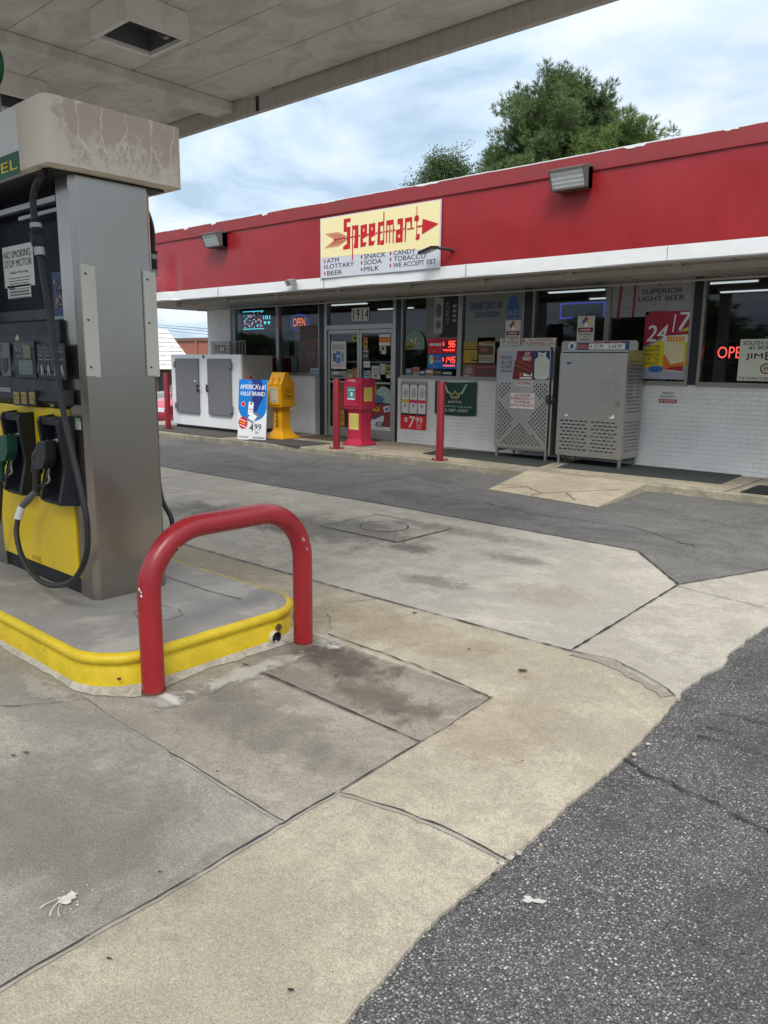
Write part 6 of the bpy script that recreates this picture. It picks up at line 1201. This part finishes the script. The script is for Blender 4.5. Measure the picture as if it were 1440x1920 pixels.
simple((661, 628, 671, 640), 'small yellow sticker high on the left glass door', (135, 135, 40), [('d', .5, .5, .3, .3, (50, 50, 20))], name='sticker', cat='sticker')
simple((651, 693, 661, 711), 'cream flyer beside the orange flyer on the left glass door', (140, 132, 100), [('r', .1, .9, .6, .9, (60, 90, 60))])
simple((661, 690, 671, 711), 'orange flyer low on the left glass door near the stile', (120, 62, 36), [('r', .2, .8, .2, .8, (150, 90, 60))])
simple((625, 718, 646, 806), 'brown and yellow poster on the lower left door pane behind the bollard', (120, 66, 50), [('r', 0, 1, 0, .42, (160, 118, 40)), ('t', 'TO', .4, .9, .28, .36, (80, 30, 20)), ('t', 'YOU', .3, .9, .17, .25, (80, 30, 20)), ('r', .2, .9, .5, .8, (150, 60, 50)), ('r', .2, .9, .06, .1, (90, 50, 20))], name='poster', cat='poster')
simple((682, 632, 689, 654), 'narrow orange and yellow decal beside the centre door stile', (150, 120, 40), [('r', 0, 1, .7, 1, (150, 70, 40)), ('d', .5, .4, .3, .12, K)], name='decal', cat='decal')
simple((711, 627, 732, 648), 'white sticker with an orange band high on the right glass door', (180, 176, 170), [('r', 0, 1, .30, .75, (190, 70, 30)), ('t', 'SMOKES', .05, .95, .42, .62, (225, 170, 50))], name='sticker', cat='sticker')
simple((712, 649, 724, 664), 'odd shaped white paper scrap under the orange banded sticker', (150, 152, 150), [('r', 0, .3, 0, .4, K), ('r', .35, .7, .5, .9, K)])
simple((681, 655, 691, 674), 'strip of four small photos on the right glass door edge', (80, 84, 86), [('r', .1, .9, .75, .95, (140, 140, 138)), ('r', .1, .9, .5, .7, (50, 52, 56)), ('r', .1, .9, .25, .45, (120, 120, 118)), ('r', .1, .9, .02, .2, (60, 60, 60))])
simple((682, 677, 694, 689), 'small square white notice beside the door stile under the photo strip', (165, 168, 166), [('t', 'A 7', .2, .8, .3, .7, K)])
simple((682, 695, 695, 712), 'pale blue notice just above the right door push bar', (126, 140, 150), [('r', .1, .9, .7, .8, K), ('r', .1, .9, .4, .5, K)])
simple((697, 686, 713, 711), 'rounded white licence paper on the right glass door', (152, 148, 142), [('r', .15, .85, .75, .8, K), ('r', .2, .8, .6, .64, K), ('r', .2, .8, .45, .49, K), ('d', .5, .25, .2, .12, (90, 90, 90))])
simple((712, 682, 722, 702), 'plain grey sheet between the licence paper and yellow sticker', (134, 138, 138), [])
simple((723, 684, 734, 699), 'yellow round-marked sticker near the right edge of the door', (128, 125, 50), [('d', .5, .5, .32, .34, (60, 60, 25))], name='sticker', cat='sticker')
simple((724, 701, 733, 709), 'small folded yellow and white tag above the right door bar', (130, 128, 84), [('r', 0, 1, 0, .5, (150, 150, 140))])
simple((696, 722, 706, 740), 'yellow sticker under the right door push bar', (150, 145, 40), [('d', .5, .62, .32, .25, (70, 66, 20)), ('r', .2, .8, .1, .25, (70, 66, 20))], name='sticker', cat='sticker')
def d_428(D):
    D.p([(0, .35), (.28, .52), (.62, .60), (.75, 1), (0, 1)], gr('n428red', 112, 34, 36)); D.p([(.62, .20), (1, .20), (1, 1), (.30, 1), (.70, .55)], gr('n428red', 0, 0, 0), 2); D.p([(.2, .42), (.66, .62), (.66, .68), (.2, .5)], gr('n428navy', 50, 56, 90), 3); D.t('MEGA', .1, .50, .74, .90, gr('n428yel', 190, 165, 40), .03, .2, 4)
    D.p([(.70, .72), (.96, .78), (.92, .98), (.66, .92)], gr('packgrey', 175, 178, 178), 4); D.p([(.74, .76), (.9, .80), (.88, .92), (.72, .88)], gr('packteal', 90, 110, 120), 5)
    D.t('428', .30, .66, .18, .38, BK, .01, 0, 4); D.r(.02, .6, .06, .07, GY, 2); D.r(.6, .95, .10, .11, GY, 2); D.t('$', .08, .12, .36, .42, BK)
poster('price_poster', 'red and white price poster reading 428 on the lower right door pane', 'poster', (692, 757, 733, 812), YD, gr('n428', 172, 176, 178), d_428)
def domed(px, label, cols):
    g = pr(*px, YG); t = thing('domed_decal', label, 'decal', ((g[0]+g[1])/2, YG, g[2])); b = MB(); F = FY(YG); w_ = (g[1]-g[0])/2; cx = (g[0]+g[1])/2; zc_ = g[3]-w_
    b.prism(F, [(g[0], g[2]), (g[1], g[2])]+[(cx+w_*math.cos(R(a)), zc_+w_*math.sin(R(a))) for a in range(0, 181, 12)], 0, .003, cols[0])
    b.poly(F, [(g[0], g[2]), (cx, g[2]), (cx, g[2]+(g[3]-g[2])*.45), (g[0], g[2]+(g[3]-g[2])*.5)], .0045, cols[1])
    for k in range(5): a = k*1.3; b.poly(F, [(cx, g[2]+.1), (cx+.16*math.cos(a), g[2]+.12+.1*abs(math.sin(a))), (cx+.14*math.cos(a+.2), g[2]+.13+.1*abs(math.sin(a)))], .006+.001*k, cols[2])
    b.build('sheet', t)
domed((761, 620, 796, 655), 'round-topped pale green decal in the window right of the doors', (gr('domegreen', 88, 112, 100), gr('domeyel', 110, 104, 50), gr('domepale', 150, 170, 160)))
domed((704, 724, 735, 757), 'round-topped blue decal on the lower right door pane', (gr('domegrey', 120, 135, 138), gr('domeblue', 44, 84, 110), gr('domepale', 0, 0, 0)))
simple((761, 646, 775, 654), 'small yellow strip on the window under the green decal', (110, 100, 30), [('r', .1, .9, .3, .7, (40, 36, 20))], Y=YG-.006, name='sticker', cat='sticker')
for i, (px, c, lab, ac) in enumerate((((761, 690, 772, 709), (70, 84, 92), 'grey-blue ticket card at the left end of the window sill row', (120, 130, 140)), ((774, 688, 786, 708), (120, 110, 112), 'pale ticket card with a red top in the window sill row', (150, 40, 50)), ((787, 694, 797, 708), (26, 52, 100), 'dark blue ticket card in the window sill row', (150, 160, 170)), ((798, 692, 813, 708), (120, 84, 74), 'salmon ticket card in the window sill row', (170, 160, 150)), ((814, 694, 828, 708), (50, 44, 32), 'brown ticket card in the window sill row', (110, 90, 50)), ((829, 696, 848, 708), (16, 40, 40), 'dark teal ticket card at the right end of the sill row', (140, 150, 150)))):
    simple(px, lab, c, [('r', .1, .9, .55, .85, ac), ('r', .3, .7, .1, .25, (150, 150, 145))], Y=YG, name='ticket_card', cat='card')
simple((870, 641, 897, 681), 'yellow poster with dark bars in the window left of the tall cage', (140, 116, 26), [('t', 'JUST TO BUY', .05, .95, .84, .92, K), ('t', 'YOUR WAY', .05, .95, .72, .80, K), ('r', 0, 1, .62, .67, K), ('d', .62, .32, .16, .11, (50, 44, 20)), ('d', .62, .32, .12, .08, (140, 116, 26)), ('r', .55, 1, .1, .16, K)], Y=YG, name='poster', cat='poster')
simple((896, 633, 927, 681), 'cream poster with a food photo in the window left of the tall cage', (128, 128, 112), [('r', .35, .95, .76, .86, (110, 90, 30)), ('r', .05, .92, .32, .68, (70, 48, 36)), ('r', .2, .6, .45, .6, (110, 76, 50)), ('r', .1, .9, .08, .25, (112, 108, 90))], Y=YG, name='poster', cat='poster')
simple((868, 683, 889, 709), 'pinkish card with an arch design low in the window', (96, 74, 72), [('d', .5, .55, .32, .25, (120, 104, 100)), ('r', .1, .6, .08, .2, (150, 146, 140))], Y=YG, name='poster', cat='card')
simple((890, 683, 932, 709), 'dark red card with photos low in the window beside the tall cage', (92, 34, 42), [('r', .25, .5, .3, .65, (60, 50, 46)), ('r', .55, .8, .3, .65, (60, 50, 46)), ('r', .1, .9, .75, .85, (120, 70, 74))], Y=YG, name='poster', cat='card')
def d_wood(D):
    for k in range(9): D.r(.11*k, .11*k+.012, 0, 1, gr('woodline', 52, 38, 34), 1)
    D.t('BACKWOODS', .05, .92, .58, .72, gr('woodpale', 130, 92, 86), .01, 0, 3); D.t('ALL NATURAL', .3, .8, .50, .54, gr('woodpale2', 104, 96, 92), 0, 0, 3); D.t('TRUE', .25, .78, .36, .47, gr('woodpale2', 0, 0, 0), .01, .1, 3); D.p([(-.06, 0), (0, 0), (0, .62), (-.06, .62)], gr('woodgreen', 30, 96, 60), 1)
poster('cigar_poster', 'brown wood-grain poster in the window under the OPEN neon', 'poster', (562, 611, 600, 703), YG, gr('wood', 74, 60, 54), d_wood)
simple((582, 690, 601, 701), 'small pale blue sticker at the bottom right corner of the wood-grain poster', (130, 146, 158), [('r', .1, .9, .4, .6, (80, 100, 130))], Y=YG-.008, name='sticker', cat='sticker')
# neon and LED signs behind the glass
def neon(label, tx, px, Y, m, ring=None):
    g = pr(*px, Y); t = thing('neon_sign', label, 'neon sign', ((g[0]+g[1])/2, Y, g[2])); b = MB(); F = FY(Y)
    if ring: cx, cz = (g[0]+g[1])/2, (g[2]+g[3])/2; a_, b_ = (g[1]-g[0])*.72, (g[3]-g[2])*.95; b.tube([F(cx+a_*math.cos(R(k)), cz+b_*math.sin(R(k)), 0) for k in range(0, 361, 15)], .012, ring, 8, False); b.build('ring', t); b = MB()
    b.text(F, tx, g[0], g[1], g[2], g[3], .01, m, .0); b.build('letters', t)
M_nor = emit('neon_orange', (1, .22, .08), 1.2); M_nbl = emit('neon_blue', (.08, .09, .9), .35); M_nred = emit('neon_red', (1, .10, .09), 1.6)
neon('orange OPEN neon in a blue ring behind the left window', 'OPEN', (550, 597, 573, 612), YW+.25, M_nor, M_nbl)
neon('red OPEN neon behind the right window, partly covered by the whiskey poster', 'OPEN', (1347, 650, 1408, 672), YW+.35, M_nred, pm('neon_back', (.02, .05, .03), .5))
b = MB(); Y = YW+1.2; F = FY(Y); g = pr(972+80, 570, 1132, 594, Y)
for A, B in (((g[0], g[3]), (g[1], g[3])), ((g[1], g[3]), (g[1], g[2])), ((g[0], g[2]), (g[1]-.6, g[2])), ((g[0], g[3]), (g[0], g[2]))): b.tube([F(*A), F(*B)], .014, M_nbl, 6)
tag(b.build('led_rope'), 'blue glowing light strip frame deep inside the window above the cages', 'light strip')
t = thing('led_board', 'dark screen with scattered coloured lights hanging behind the far left window', 'screen', (-14.3, YW+.3, 2.3)); Y = YW+.3; g = pr(455, 584, 510, 617, Y); F = FY(Y); MB().fbox(F, *g, -.05, 0, M_black).build('case', t); b = MB(); rnd = random.Random(9)
cs = [emit('led_cyan', (.1, .8, 1), 1.5), emit('led_white', (.8, .9, 1), 1.2), M_nbl, emit('led_mag', (.6, .2, .9), .9), emit('led_green', (.2, .8, .4), .9), M_nred]
W_, H_ = g[1]-g[0], g[3]-g[2]
for k in range(110):
    u, v = rnd.uniform(.03, .68), rnd.uniform(.08, .92); s_ = rnd.uniform(.006, .022); b.rect(F, g[0]+u*W_, g[0]+u*W_+s_*rnd.uniform(1, 2.6), g[2]+v*H_, g[2]+v*H_+s_, .002+.0001*k, cs[rnd.choice((0, 1, 1, 2, 2, 3, 3, 4, 5))])
for z in (.02, .95): b.rect(F, g[0]+.02*W_, g[1]-.25*W_, g[2]+z*H_, g[2]+(z+.03)*H_, .02, cs[0])
b.text(F, '101', g[0]+.74*W_, g[0]+.96*W_, g[2]+.52*H_, g[2]+.72*H_, .02, cs[0], .02)
for k in range(2): b.disc(F, g[0]+(.79+.13*k)*W_, g[2]+.34*H_, .05, .02, cs[0], 3, .05, -math.pi/2)
b.build('lights', t)
b = MB(); F = FY(YW+.10); L = [P(1330, 516, 1, YW+.1), P(1362, 521, 1, YW+.1), P(1395, 521, 1, YW+.1), P(1440, 508, 1, YW+.1)]; sm = smooth_path(L, 7)+[P(1331-.4*k*5-k*.6, 520+k*9, 1, YW+.1) for k in range(22)]
for p in sm: b.tube([(p.x, p.y-.004, p.z), (p.x, p.y+.004, p.z)], .007, emit('fairy', (1, .97, .9), 1.2), 6)
tag(b.build('string_lights'), 'string of tiny white lights round the inside of the right window', 'string lights')
# ------------------------------------------------------------------ inside the store
t = thing('cabinet', 'grey-green cabinet inside the window above the cages', 'cabinet', (-6.3, 12.9, .08)); MB().box(-6.85, -5.9, 12.7, 13.2, .08, 1.95, pm('cab_green', (.16, .19, .17), .6)).build('body', t, bevel=.01); MB().box(-6.88, -5.87, 12.67, 13.2, 1.95, 2.0, M_white).build('top', t); MB().box(-6.4, -6.38, 12.69, 12.7, .3, 1.9, M_black).build('door_gap', t)
t = thing('menu_board', 'pale hanging board inside the rightmost window', 'board', (-3, 13.4, 2.3)); MB().box(-3.6, -2.2, 13.4, 13.44, 2.35, 2.75, pm('board_dark', (.05, .06, .09), .5)).build('panel', t); MB().rect(FY(13.395), -3.5, -2.3, 2.5, 2.54, 0, M_pale).rect(FY(13.395), -3.4, -2.6, 2.6, 2.66, 0, M_pale).build('lettering', t)
def shelf(x, y, L, label, rows=4, seed=0, dz=.36, z0=.25):
    t = thing('shelf', label, 'shelf', (x, y, .08)); b = MB(); MS = pm('shelf_grey', (.2, .2, .2), .6); b.box(x-L/2, x+L/2, y-.02, y+.02, .08, z0+rows*dz, MS)
    for r_ in range(rows): b.box(x-L/2, x+L/2, y-.28, y-.02, z0+r_*dz-.02, z0+r_*dz, MS)
    b.build('rack', t); rnd = random.Random(seed); b = MB(); cols = [gr('good%d' % i, *c) for i, c in enumerate(((150, 40, 40), (40, 80, 150), (190, 160, 50), (60, 120, 70), (170, 170, 165), (120, 70, 40), (30, 30, 60)))]
    for r_ in range(rows):
        xx = x-L/2+.03
        while xx < x+L/2-.12:
            w_ = rnd.uniform(.06, .16); h = rnd.uniform(.12, .28); b.box(xx, xx+w_-.01, y-.26, y-.05, z0+r_*dz, z0+r_*dz+h, rnd.choice(cols)); xx += w_
    b.build('goods', t)
shelf(-14.0, 15.2, 2.4, 'stocked shelf deep inside behind the far left window', seed=1); shelf(-8.6, 14.2, 2.6, 'stocked shelf inside behind the window right of the doors', seed=2); shelf(-5.8, 14.6, 2.6, 'stocked shelf inside behind the window above the cages', seed=3); shelf(-11.0, 16.8, 2.4, 'stocked shelf deep inside facing the double doors', 5, seed=4)
t = thing('bottle_shelf', 'row of dark blue bottles on a shelf behind the right window', 'shelf', (-3.4, 12.9, .08)); b = MB(); b.box(-4.6, -1.2, 12.8, 13.1, 1.66, 1.70, pm('shelf_grey', (0, 0, 0))).box(-4.6, -1.2, 13.1, 13.15, .08, 1.7, pm('shelf_grey', (0, 0, 0))); b.build('rack', t); b = MB(); rnd = random.Random(5)
x = -4.5
while x < -1.3: h = rnd.uniform(.2, .26); b.tube([(x, 12.93, 1.70), (x, 12.93, 1.70+h*.65), (x, 12.93, 1.70+h*.8), (x, 12.93, 1.70+h)], [.036, .036, .013, .013], rnd.choice([gr('bottleblue', 25, 45, 90), gr('bottleblue', 0, 0, 0), gr('bottledark', 40, 28, 20), gr('bottleamber', 120, 60, 20)]), 8); x += .085
b.build('bottle', t)['kind'] = 'stuff'
t = thing('counter', 'red fronted sales counter behind the far left window', 'counter', (-14, 12.6, .08)); MB().box(-15.6, -13.2, 12.4, 12.9, .08, 1.70, gr('counterred', 120, 16, 30)).build('front', t); MB().box(-15.65, -13.15, 12.36, 12.95, 1.70, 1.74, M_white).build('top', t)
for i, (x, z, w_, h, c) in enumerate(((-13.75, 1.74, .30, .62, (170, 172, 170)), (-14.35, 1.74, .12, .34, (150, 160, 165)), (-14.6, 1.74, .25, .28, (50, 70, 70)), (-15.0, 1.74, .3, .22, (70, 60, 60)))):
    o = MB().box(x-w_/2, x+w_/2, 12.45, 12.65, z, z+h, gr('ctr%d' % i, *c)).build('counter_box', bevel=.01); tag(o, ['tall white box on the red counter near the window mullion', 'narrow pale box on the red counter', 'dark green box on the red counter', 'low brownish box on the red counter, leftmost'][i], 'box')
for i, (x, a_) in enumerate(((-13.2, .1), (-12.95, -.35))):
    o = MB().fbox(Frame((x, YW+.14, 1.39), Vector((math.cos(a_), .1, math.sin(a_))).normalized(), (0, 0, 1)), 0, .18, 0, .32, 0, .01, gr('cardboard', 150, 152, 150)).build('paper_sheet'); tag(o, ['upright pale card leaning on the sill inside the second window', 'tilted pale card beside the green edge of the wood-grain poster'][i], 'card')
# ------------------------------------------------------------------ left background: shingled building, brick box, cars, wires
GZ = -1.52
sb = thing('shingled_building', 'low building with a steep white shingled mansard roof beyond the parked cars', 'building', (-46, 14, GZ)); X = -42
A = P(339, 616, 0, X); B_ = P(360, 668, 0, X); ez = P(297, 692, 0, X).z; sl_ = (B_.y-A.y)/(A.z-B_.z); ey = A.y+sl_*(A.z-ez); L0 = ey-18; dp = 1.6
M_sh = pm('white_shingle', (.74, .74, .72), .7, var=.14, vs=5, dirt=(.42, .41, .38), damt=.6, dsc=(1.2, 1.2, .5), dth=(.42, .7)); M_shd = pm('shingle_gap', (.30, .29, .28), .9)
b = MB(); n = 9
for k in range(n):
    f0, f1 = k/n, (k+1)/n; z0, z1 = ez+(A.z-ez)*f0, ez+(A.z-ez)*f1; ya0, yb0 = ey-sl_*(z0-ez), ey-sl_*(z1-ez); x0, x1 = X-dp*f0, X-dp*f1
    b.add([(x0+.05, L0, z0), (x0+.05, ya0, z0), (x1, yb0, z1), (x1, L0, z1), (X-14, ya0, z0), (X-14, yb0, z1)], [(0, 1, 2, 3), (1, 4, 5, 2)], M_sh)
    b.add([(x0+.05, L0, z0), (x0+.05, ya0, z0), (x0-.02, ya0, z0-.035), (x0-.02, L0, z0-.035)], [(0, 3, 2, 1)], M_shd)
    y = L0; rnd = random.Random(k)
    while y < ya0-.2: y += rnd.uniform(.25, .6); b.add([(x0+.056, y, z0+.01), (x0+.056, y+.02, z0+.01), (x1+.008, y+.02, z1), (x1+.008, y, z1)], [(0, 1, 2, 3)], pm('shingle_line', (.55, .54, .52), .9)) if y < yb0-.05 else None
b.box(X-12, X-dp, L0, ey-sl_*(A.z-ez)-.05, A.z-.1, A.z+.02, M_sh); b.build('roof', sb)
MB().box(X-13, X-.4, L0+.3, ey-.35, GZ, ez, pm('brown_wall', (.14, .09, .06), .8, var=.3)).build('wall', sb)
for k in range(5): MB().box(X-.40, X-.36, ey-2.6-k*2.8, ey-1.1-k*2.8, GZ+.9, ez-.35, pm('dark_glass', (.03, .035, .04), .1)).build('window', sb)
bb_ = thing('brick_building', 'red brick box-like building behind the white shingled roof', 'building', (-46, 38, GZ)); Y = 37; a = P(344, 634, 1, Y); c = P(440, 634, 1, Y)
MB().box(a.x-1, c.x, Y, Y+8, GZ, a.z-.25, M_brickr).box(a.x+1.7, a.x+1.95, Y-.12, Y, GZ, a.z-.25, M_brickr).build('wall', bb_); MB().box(a.x-1.1, c.x, Y-.12, Y+8.1, a.z-.25, a.z, pm('parapet_brown', (.16, .09, .06), .8)).build('parapet', bb_)
M_wire = pm('wire_black', (.03, .03, .035), .6)
for i, (ya_, yb_) in enumerate(((607, 622), (612, 628), (603, 617))):
    a = P(250, ya_, 1, 45); c = P(420, yb_, 1, 40); d_ = (c-a); p0 = a-d_*3; p1 = c+d_*3; pts = [p0.lerp(p1, k/20)+Vector((0, 0, -1.0*(1-(2*k/20-1)**2)+.9)) for k in range(21)]
    tag(MB().tube(pts, .022, M_wire, 6).build('power_line'), 'thin dark power line crossing the pale sky left of the store', 'power line', 'power lines beyond the store')
def car(name, label, x, y, z, rz, col, hs=1.0):
    t = thing(name, label, 'car', (x, y, z), rz); M = pm('carpaint_'+col[0], col[1], .22, .1, var=.03, spec=.7); G = pm('car_glass', (.02, .025, .03), .06); K_ = M_black
    prof = [(-2.25, .32), (-2.28, .55), (-2.2, .78), (-1.7, .86), (-1.35, .90), (1.05, .93), (1.9, .86), (2.2, .72), (2.27, .5), (2.2, .3)]
    b = MB(); secs = []
    for yy, k in ((-.86, .96), (-.89, .99), (-.80, 1.0), (.80, 1.0), (.89, .99), (.86, .96)):
        secs.append([(px*k, yy, (.30+(pz-.30)*(1 if abs(yy) < .87 else .93))*hs) for px, pz in prof])
    loft(b, secs, M, True); b.build('body', t, local=True, bevel=.02)
    cab = [(-1.9, .84, .80), (-1.15, 1.38, .62), (-.6, 1.44, .60), (.3, 1.43, .60), (1.15, .92, .80)]
    b = MB(); Ls = [(px, -w_, pz*hs) for px, pz, w_ in cab]; Rs = [(px, w_, pz*hs) for px, pz, w_ in cab]; n = len(cab)
    b.add(Ls+Rs, [(1, 2, n+2, n+1), (2, 3, n+3, n+2)], M, True); b.build('roof', t, local=True)
    b = MB(); b.add(Ls+Rs, [(0, 1, n+1, n), (3, 4, n+4, n+3), (0, 4, 3, 2, 1), (n, n+1, n+2, n+3, n+4)], G); b.build('window', t, local=True)
    b = MB()
    for s_ in (-1, 1):
        for i, j in ((0, 1), (3, 4)):
            p_, q_ = Vector(cab[i][0:1]+(s_*cab[i][2], cab[i][1]*hs)), Vector(cab[j][0:1]+(s_*cab[j][2], cab[j][1]*hs)); b.tube([p_, q_], .03, M, 6)
        b.tube([(-.25, s_*.80, .9*hs), (-.25, s_*.61, 1.43*hs)], .025, M, 6)
    b.build('pillar', t, local=True)
    for wx in (-1.4, 1.35):
        for s_ in (-1, 1):
            w_ = MB(); w_.tube([(wx, s_*.72, .33), (wx, s_*.91, .33)], .33, K_, 24); wo = w_.build('wheel', t, local=True); MB().tube([(wx, s_*.90, .33), (wx, s_*.925, .33)], .2, M_alu, 12).build('rim', wo, local=True)
    for s_ in (-1, 1): MB().box(2.16, 2.25, s_*.62-.16, s_*.62+.16, .58*hs, .70*hs, M_white).build('headlight', t, local=True)
    for s_ in (-1, 1): MB().box(-2.27, -2.2, s_*.66-.14, s_*.66+.14, .62*hs, .76*hs, gr('taillight', 150, 10, 14)).build('tail_light', t, local=True)
    return t
car('parked_car', 'dark pinkish red car parked beyond the left end of the sidewalk', -20.6, 14.9, gh(-20.6, 14)+.02, R(-90), ('red', (.42, .03, .06)))
car('parked_car', 'dark grey car parked behind the red car', -24.6, 17.4, gh(-24.6, 17)+.02, R(-90), ('grey', (.06, .065, .07)), 1.12)
# ------------------------------------------------------------------ trees
def leafmat(name, c1, c2, c3):
    m, t, b = newmat(name); co = geo(t); oi = N(t, 'ShaderNodeTexNoise', i_Scale=1.3, i_Detail=4.0); t.links.new(co, oi.inputs['Vector'])
    c = mixc(t, ramp(t, oi.outputs[0], .35, .65), c1, c2); c = mixc(t, ramp(t, noi(t, co, 9, 3), .45, .7), c, c3); t.links.new(c, b.inputs['Base Color']); b.inputs['Roughness'].default_value = .6; b.inputs['Specular IOR Level'].default_value = .25
    tr = N(t, 'ShaderNodeBsdfTranslucent'); t.links.new(c, tr.inputs[0]); mx = N(t, 'ShaderNodeMixShader', i_0=.25); o = [n for n in t.nodes if n.type == 'OUTPUT_MATERIAL'][0]
    t.links.new(b.outputs[0], mx.inputs[1]); t.links.new(tr.outputs[0], mx.inputs[2]); t.links.new(mx.outputs[0], o.inputs[0]); return m
M_pine = leafmat('pine_needles', (.10, .155, .055), (.16, .225, .085), (.06, .10, .04)); M_pine2 = leafmat('pine_needles_bright', (.12, .19, .05), (.18, .26, .07), (.07, .11, .04)); M_leaf = leafmat('broad_leaf', (.07, .12, .045), (.12, .17, .06), (.04, .07, .03))
M_bark = pm('bark', (.10, .075, .055), .9, var=.3, bump=.6, bs=12)
def tree(name, label, base, top, spread, mat, kind='pine', seed=0, dens_=1.0, lean=0, low=.3, cat='tree'):
    rnd = random.Random(seed); base = Vector(base); Ht = top-base.z; t = thing(name, label, cat, base)
    tp = [base+Vector((lean*f+.15*math.sin(f*5+seed), .15*math.cos(f*4), Ht*f*.97)) for f in [k/12 for k in range(13)]]
    tr_ = MB(); tr_.tube(tp, [max(.03, .26*(1-f/12.5)) for f in range(13)], M_bark, 10); cr_ = MB(); V = []; Fc = []
    def tuft(c, d, s):
        d = d.normalized(); a = d.cross(Vector((rnd.uniform(-1, 1), rnd.uniform(-1, 1), rnd.uniform(-1, 1)))).normalized()
        nn = 11 if kind == 'pine' else 10
        for i in range(nn):
            if kind == 'pine':
                q = (d*rnd.uniform(.2, 1.1)+Vector((rnd.gauss(0, .55), rnd.gauss(0, .55), rnd.gauss(0, .45)+.25))).normalized(); L = s*rnd.uniform(.6, 1.1); w_ = q.cross(Vector((rnd.gauss(0, 1), rnd.gauss(0, 1), rnd.gauss(0, 1)))).normalized()*s*.09
                o = c+d*rnd.uniform(-.3, .3)*s; k = len(V); V.extend([o-w_*.6, o+w_*.6, o+q*L+w_*.25, o+q*L-w_*.25]); Fc.append((k, k+1, k+2, k+3))
            else:
                o = c+Vector((rnd.gauss(0, .5), rnd.gauss(0, .5), rnd.gauss(0, .4)))*s; q = Vector((rnd.gauss(0, 1), rnd.gauss(0, 1), rnd.gauss(0, 1))).normalized(); w_ = q.cross(Vector((rnd.gauss(0, 1), rnd.gauss(0, 1), 1))).normalized()*s*.11; L = s*.28
                k = len(V); V.extend([o-w_, o+q*L*.5-w_*.0-w_, o+q*L, o+w_]); Fc.append((k, k+1, k+2, k+3))
    nb = int(88*dens_)
    for i in range(nb):
        f = low+(1-low)*((i+rnd.random())/nb)**.9; h = f*12; k = min(11, int(h)); o = tp[k].lerp(tp[k+1], h-k); u = (f-low)/(1-low)
        rad_ = spread(u)*rnd.uniform(.72, 1.12)*(1.0+.25*math.sin(i*2.4+seed)); az = i*2.399+rnd.uniform(-.4, .4); rise = rnd.uniform(.15, .5)*(1-.2*u)+(.9*u**3)
        d = Vector((math.cos(az), math.sin(az), rise)); e_ = o+d*rad_; mid_ = o.lerp(e_, .5)+Vector((0, 0, -.08*rad_)); lp = smooth_path([o, mid_, e_], 4)
        tr_.tube(lp, [max(.012, .075*(1-u*.6)*(1-j/10)) for j in range(len(lp))], M_bark, 6, False)
        if kind == 'pine':
            m_ = max(4, int(12*dens_*rad_/2))
            for j in range(m_):
                s_ = .35+.65*((j+.6)/m_); p_ = o.lerp(e_, s_)+Vector((rnd.gauss(0, .3), rnd.gauss(0, .3), rnd.gauss(0, .18)))*min(1, .4+s_*rad_*.3); cr0 = rnd.uniform(.20, .36)
                for q in range(int(22*cr0/.3)):
                    dd = Vector((rnd.gauss(0, 1), rnd.gauss(0, 1), rnd.gauss(.25, .8))).normalized(); tuft(p_+dd*cr0*rnd.uniform(.5, 1)*(1 if dd.z > -.2 else .6), dd+Vector((0, 0, .35)), rnd.uniform(.12, .19))
        else:
            m_ = int(16*dens_*max(.5, rad_/1.8))
            for j in range(m_):
                s_ = .28+.75*(j/m_); p_ = o.lerp(e_, s_)+Vector((rnd.gauss(0, .22), rnd.gauss(0, .22), rnd.gauss(0, .16)))*(.5+s_)*max(.7, rad_*.5)
                for q_ in range(5): tuft(p_+Vector((rnd.gauss(0, .15), rnd.gauss(0, .15), rnd.gauss(0, .12))), Vector((0, 0, 1)), rnd.uniform(.15, .25))
    tr_.build('trunk', t); cr_.add(V, Fc, mat); cr_.build('crown', t); return t
Yt = 27; a = P(1062, 122, 1, Yt)
pine = tree('pine_tree', 'tall dark green pine rising behind the red fascia', (a.x+.1, Yt, -.2), a.z-.7, lambda u: 4.1*(1-u)**.72+.12 if u > .3 else 3.0, M_pine, 'pine', 3, 1.5, low=.42)
a2 = P(1172, 195, 1, 25); tree('pine_tree', 'shorter brighter green pine at the right side of the tall pine', (a2.x-.15, 25, -.2), a2.z-1.2, lambda u: 2.35*(1-u)**.45+.15, M_pine2, 'pine', 8, 1.1, low=.50)
a3 = P(975, 285, 1, 26); tree('pine_tree', 'low dark pine crown at the left foot of the tall pine', (a3.x, 26, -.2), a3.z-.5, lambda u: 1.0*(1-u)**.5+.2, M_pine, 'pine', 15, .6, low=.60)
a4 = P(838, 290, 1, 26); lt = tree('leafy_tree', 'small olive green leafy tree just above the fascia left of the pines', (a4.x, 26, -.2), a4.z-.4, lambda u: 1.75*(1-u)**.5+.2, M_leaf, 'leaf', 21, 1.35, low=.58)
# trees across the road behind the photographer, seen as reflections in the store windows
for i, (x, y, s_, rz) in enumerate(((-78, -31, 1.1, 1), (-69, -33, .95, 3), (-60, -30, 1.05, 5), (-51, -33, .9, 2.2), (-42, -31, 1.0, .4), (-34, -30, 1.0, 0), (-27, -34, .9, 2), (-20, -31, 1.1, 4), (-12, -35, .95, 1), (-4, -31, 1.05, 3), (5, -34, .9, 5), (14, -31, 1.05, .6), (23, -33, 1, 2.4))):
    c = copy_tree(pine if i % 2 else lt); c.location = (x, y, -5.2); c.scale = (s_*2.1, s_*2.1, s_*.86); c.rotation_euler.z = rz; c['label'] = 'roadside tree across the street behind the photographer, only seen reflected in the windows'; c['group'] = 'roadside trees reflected in the store windows'
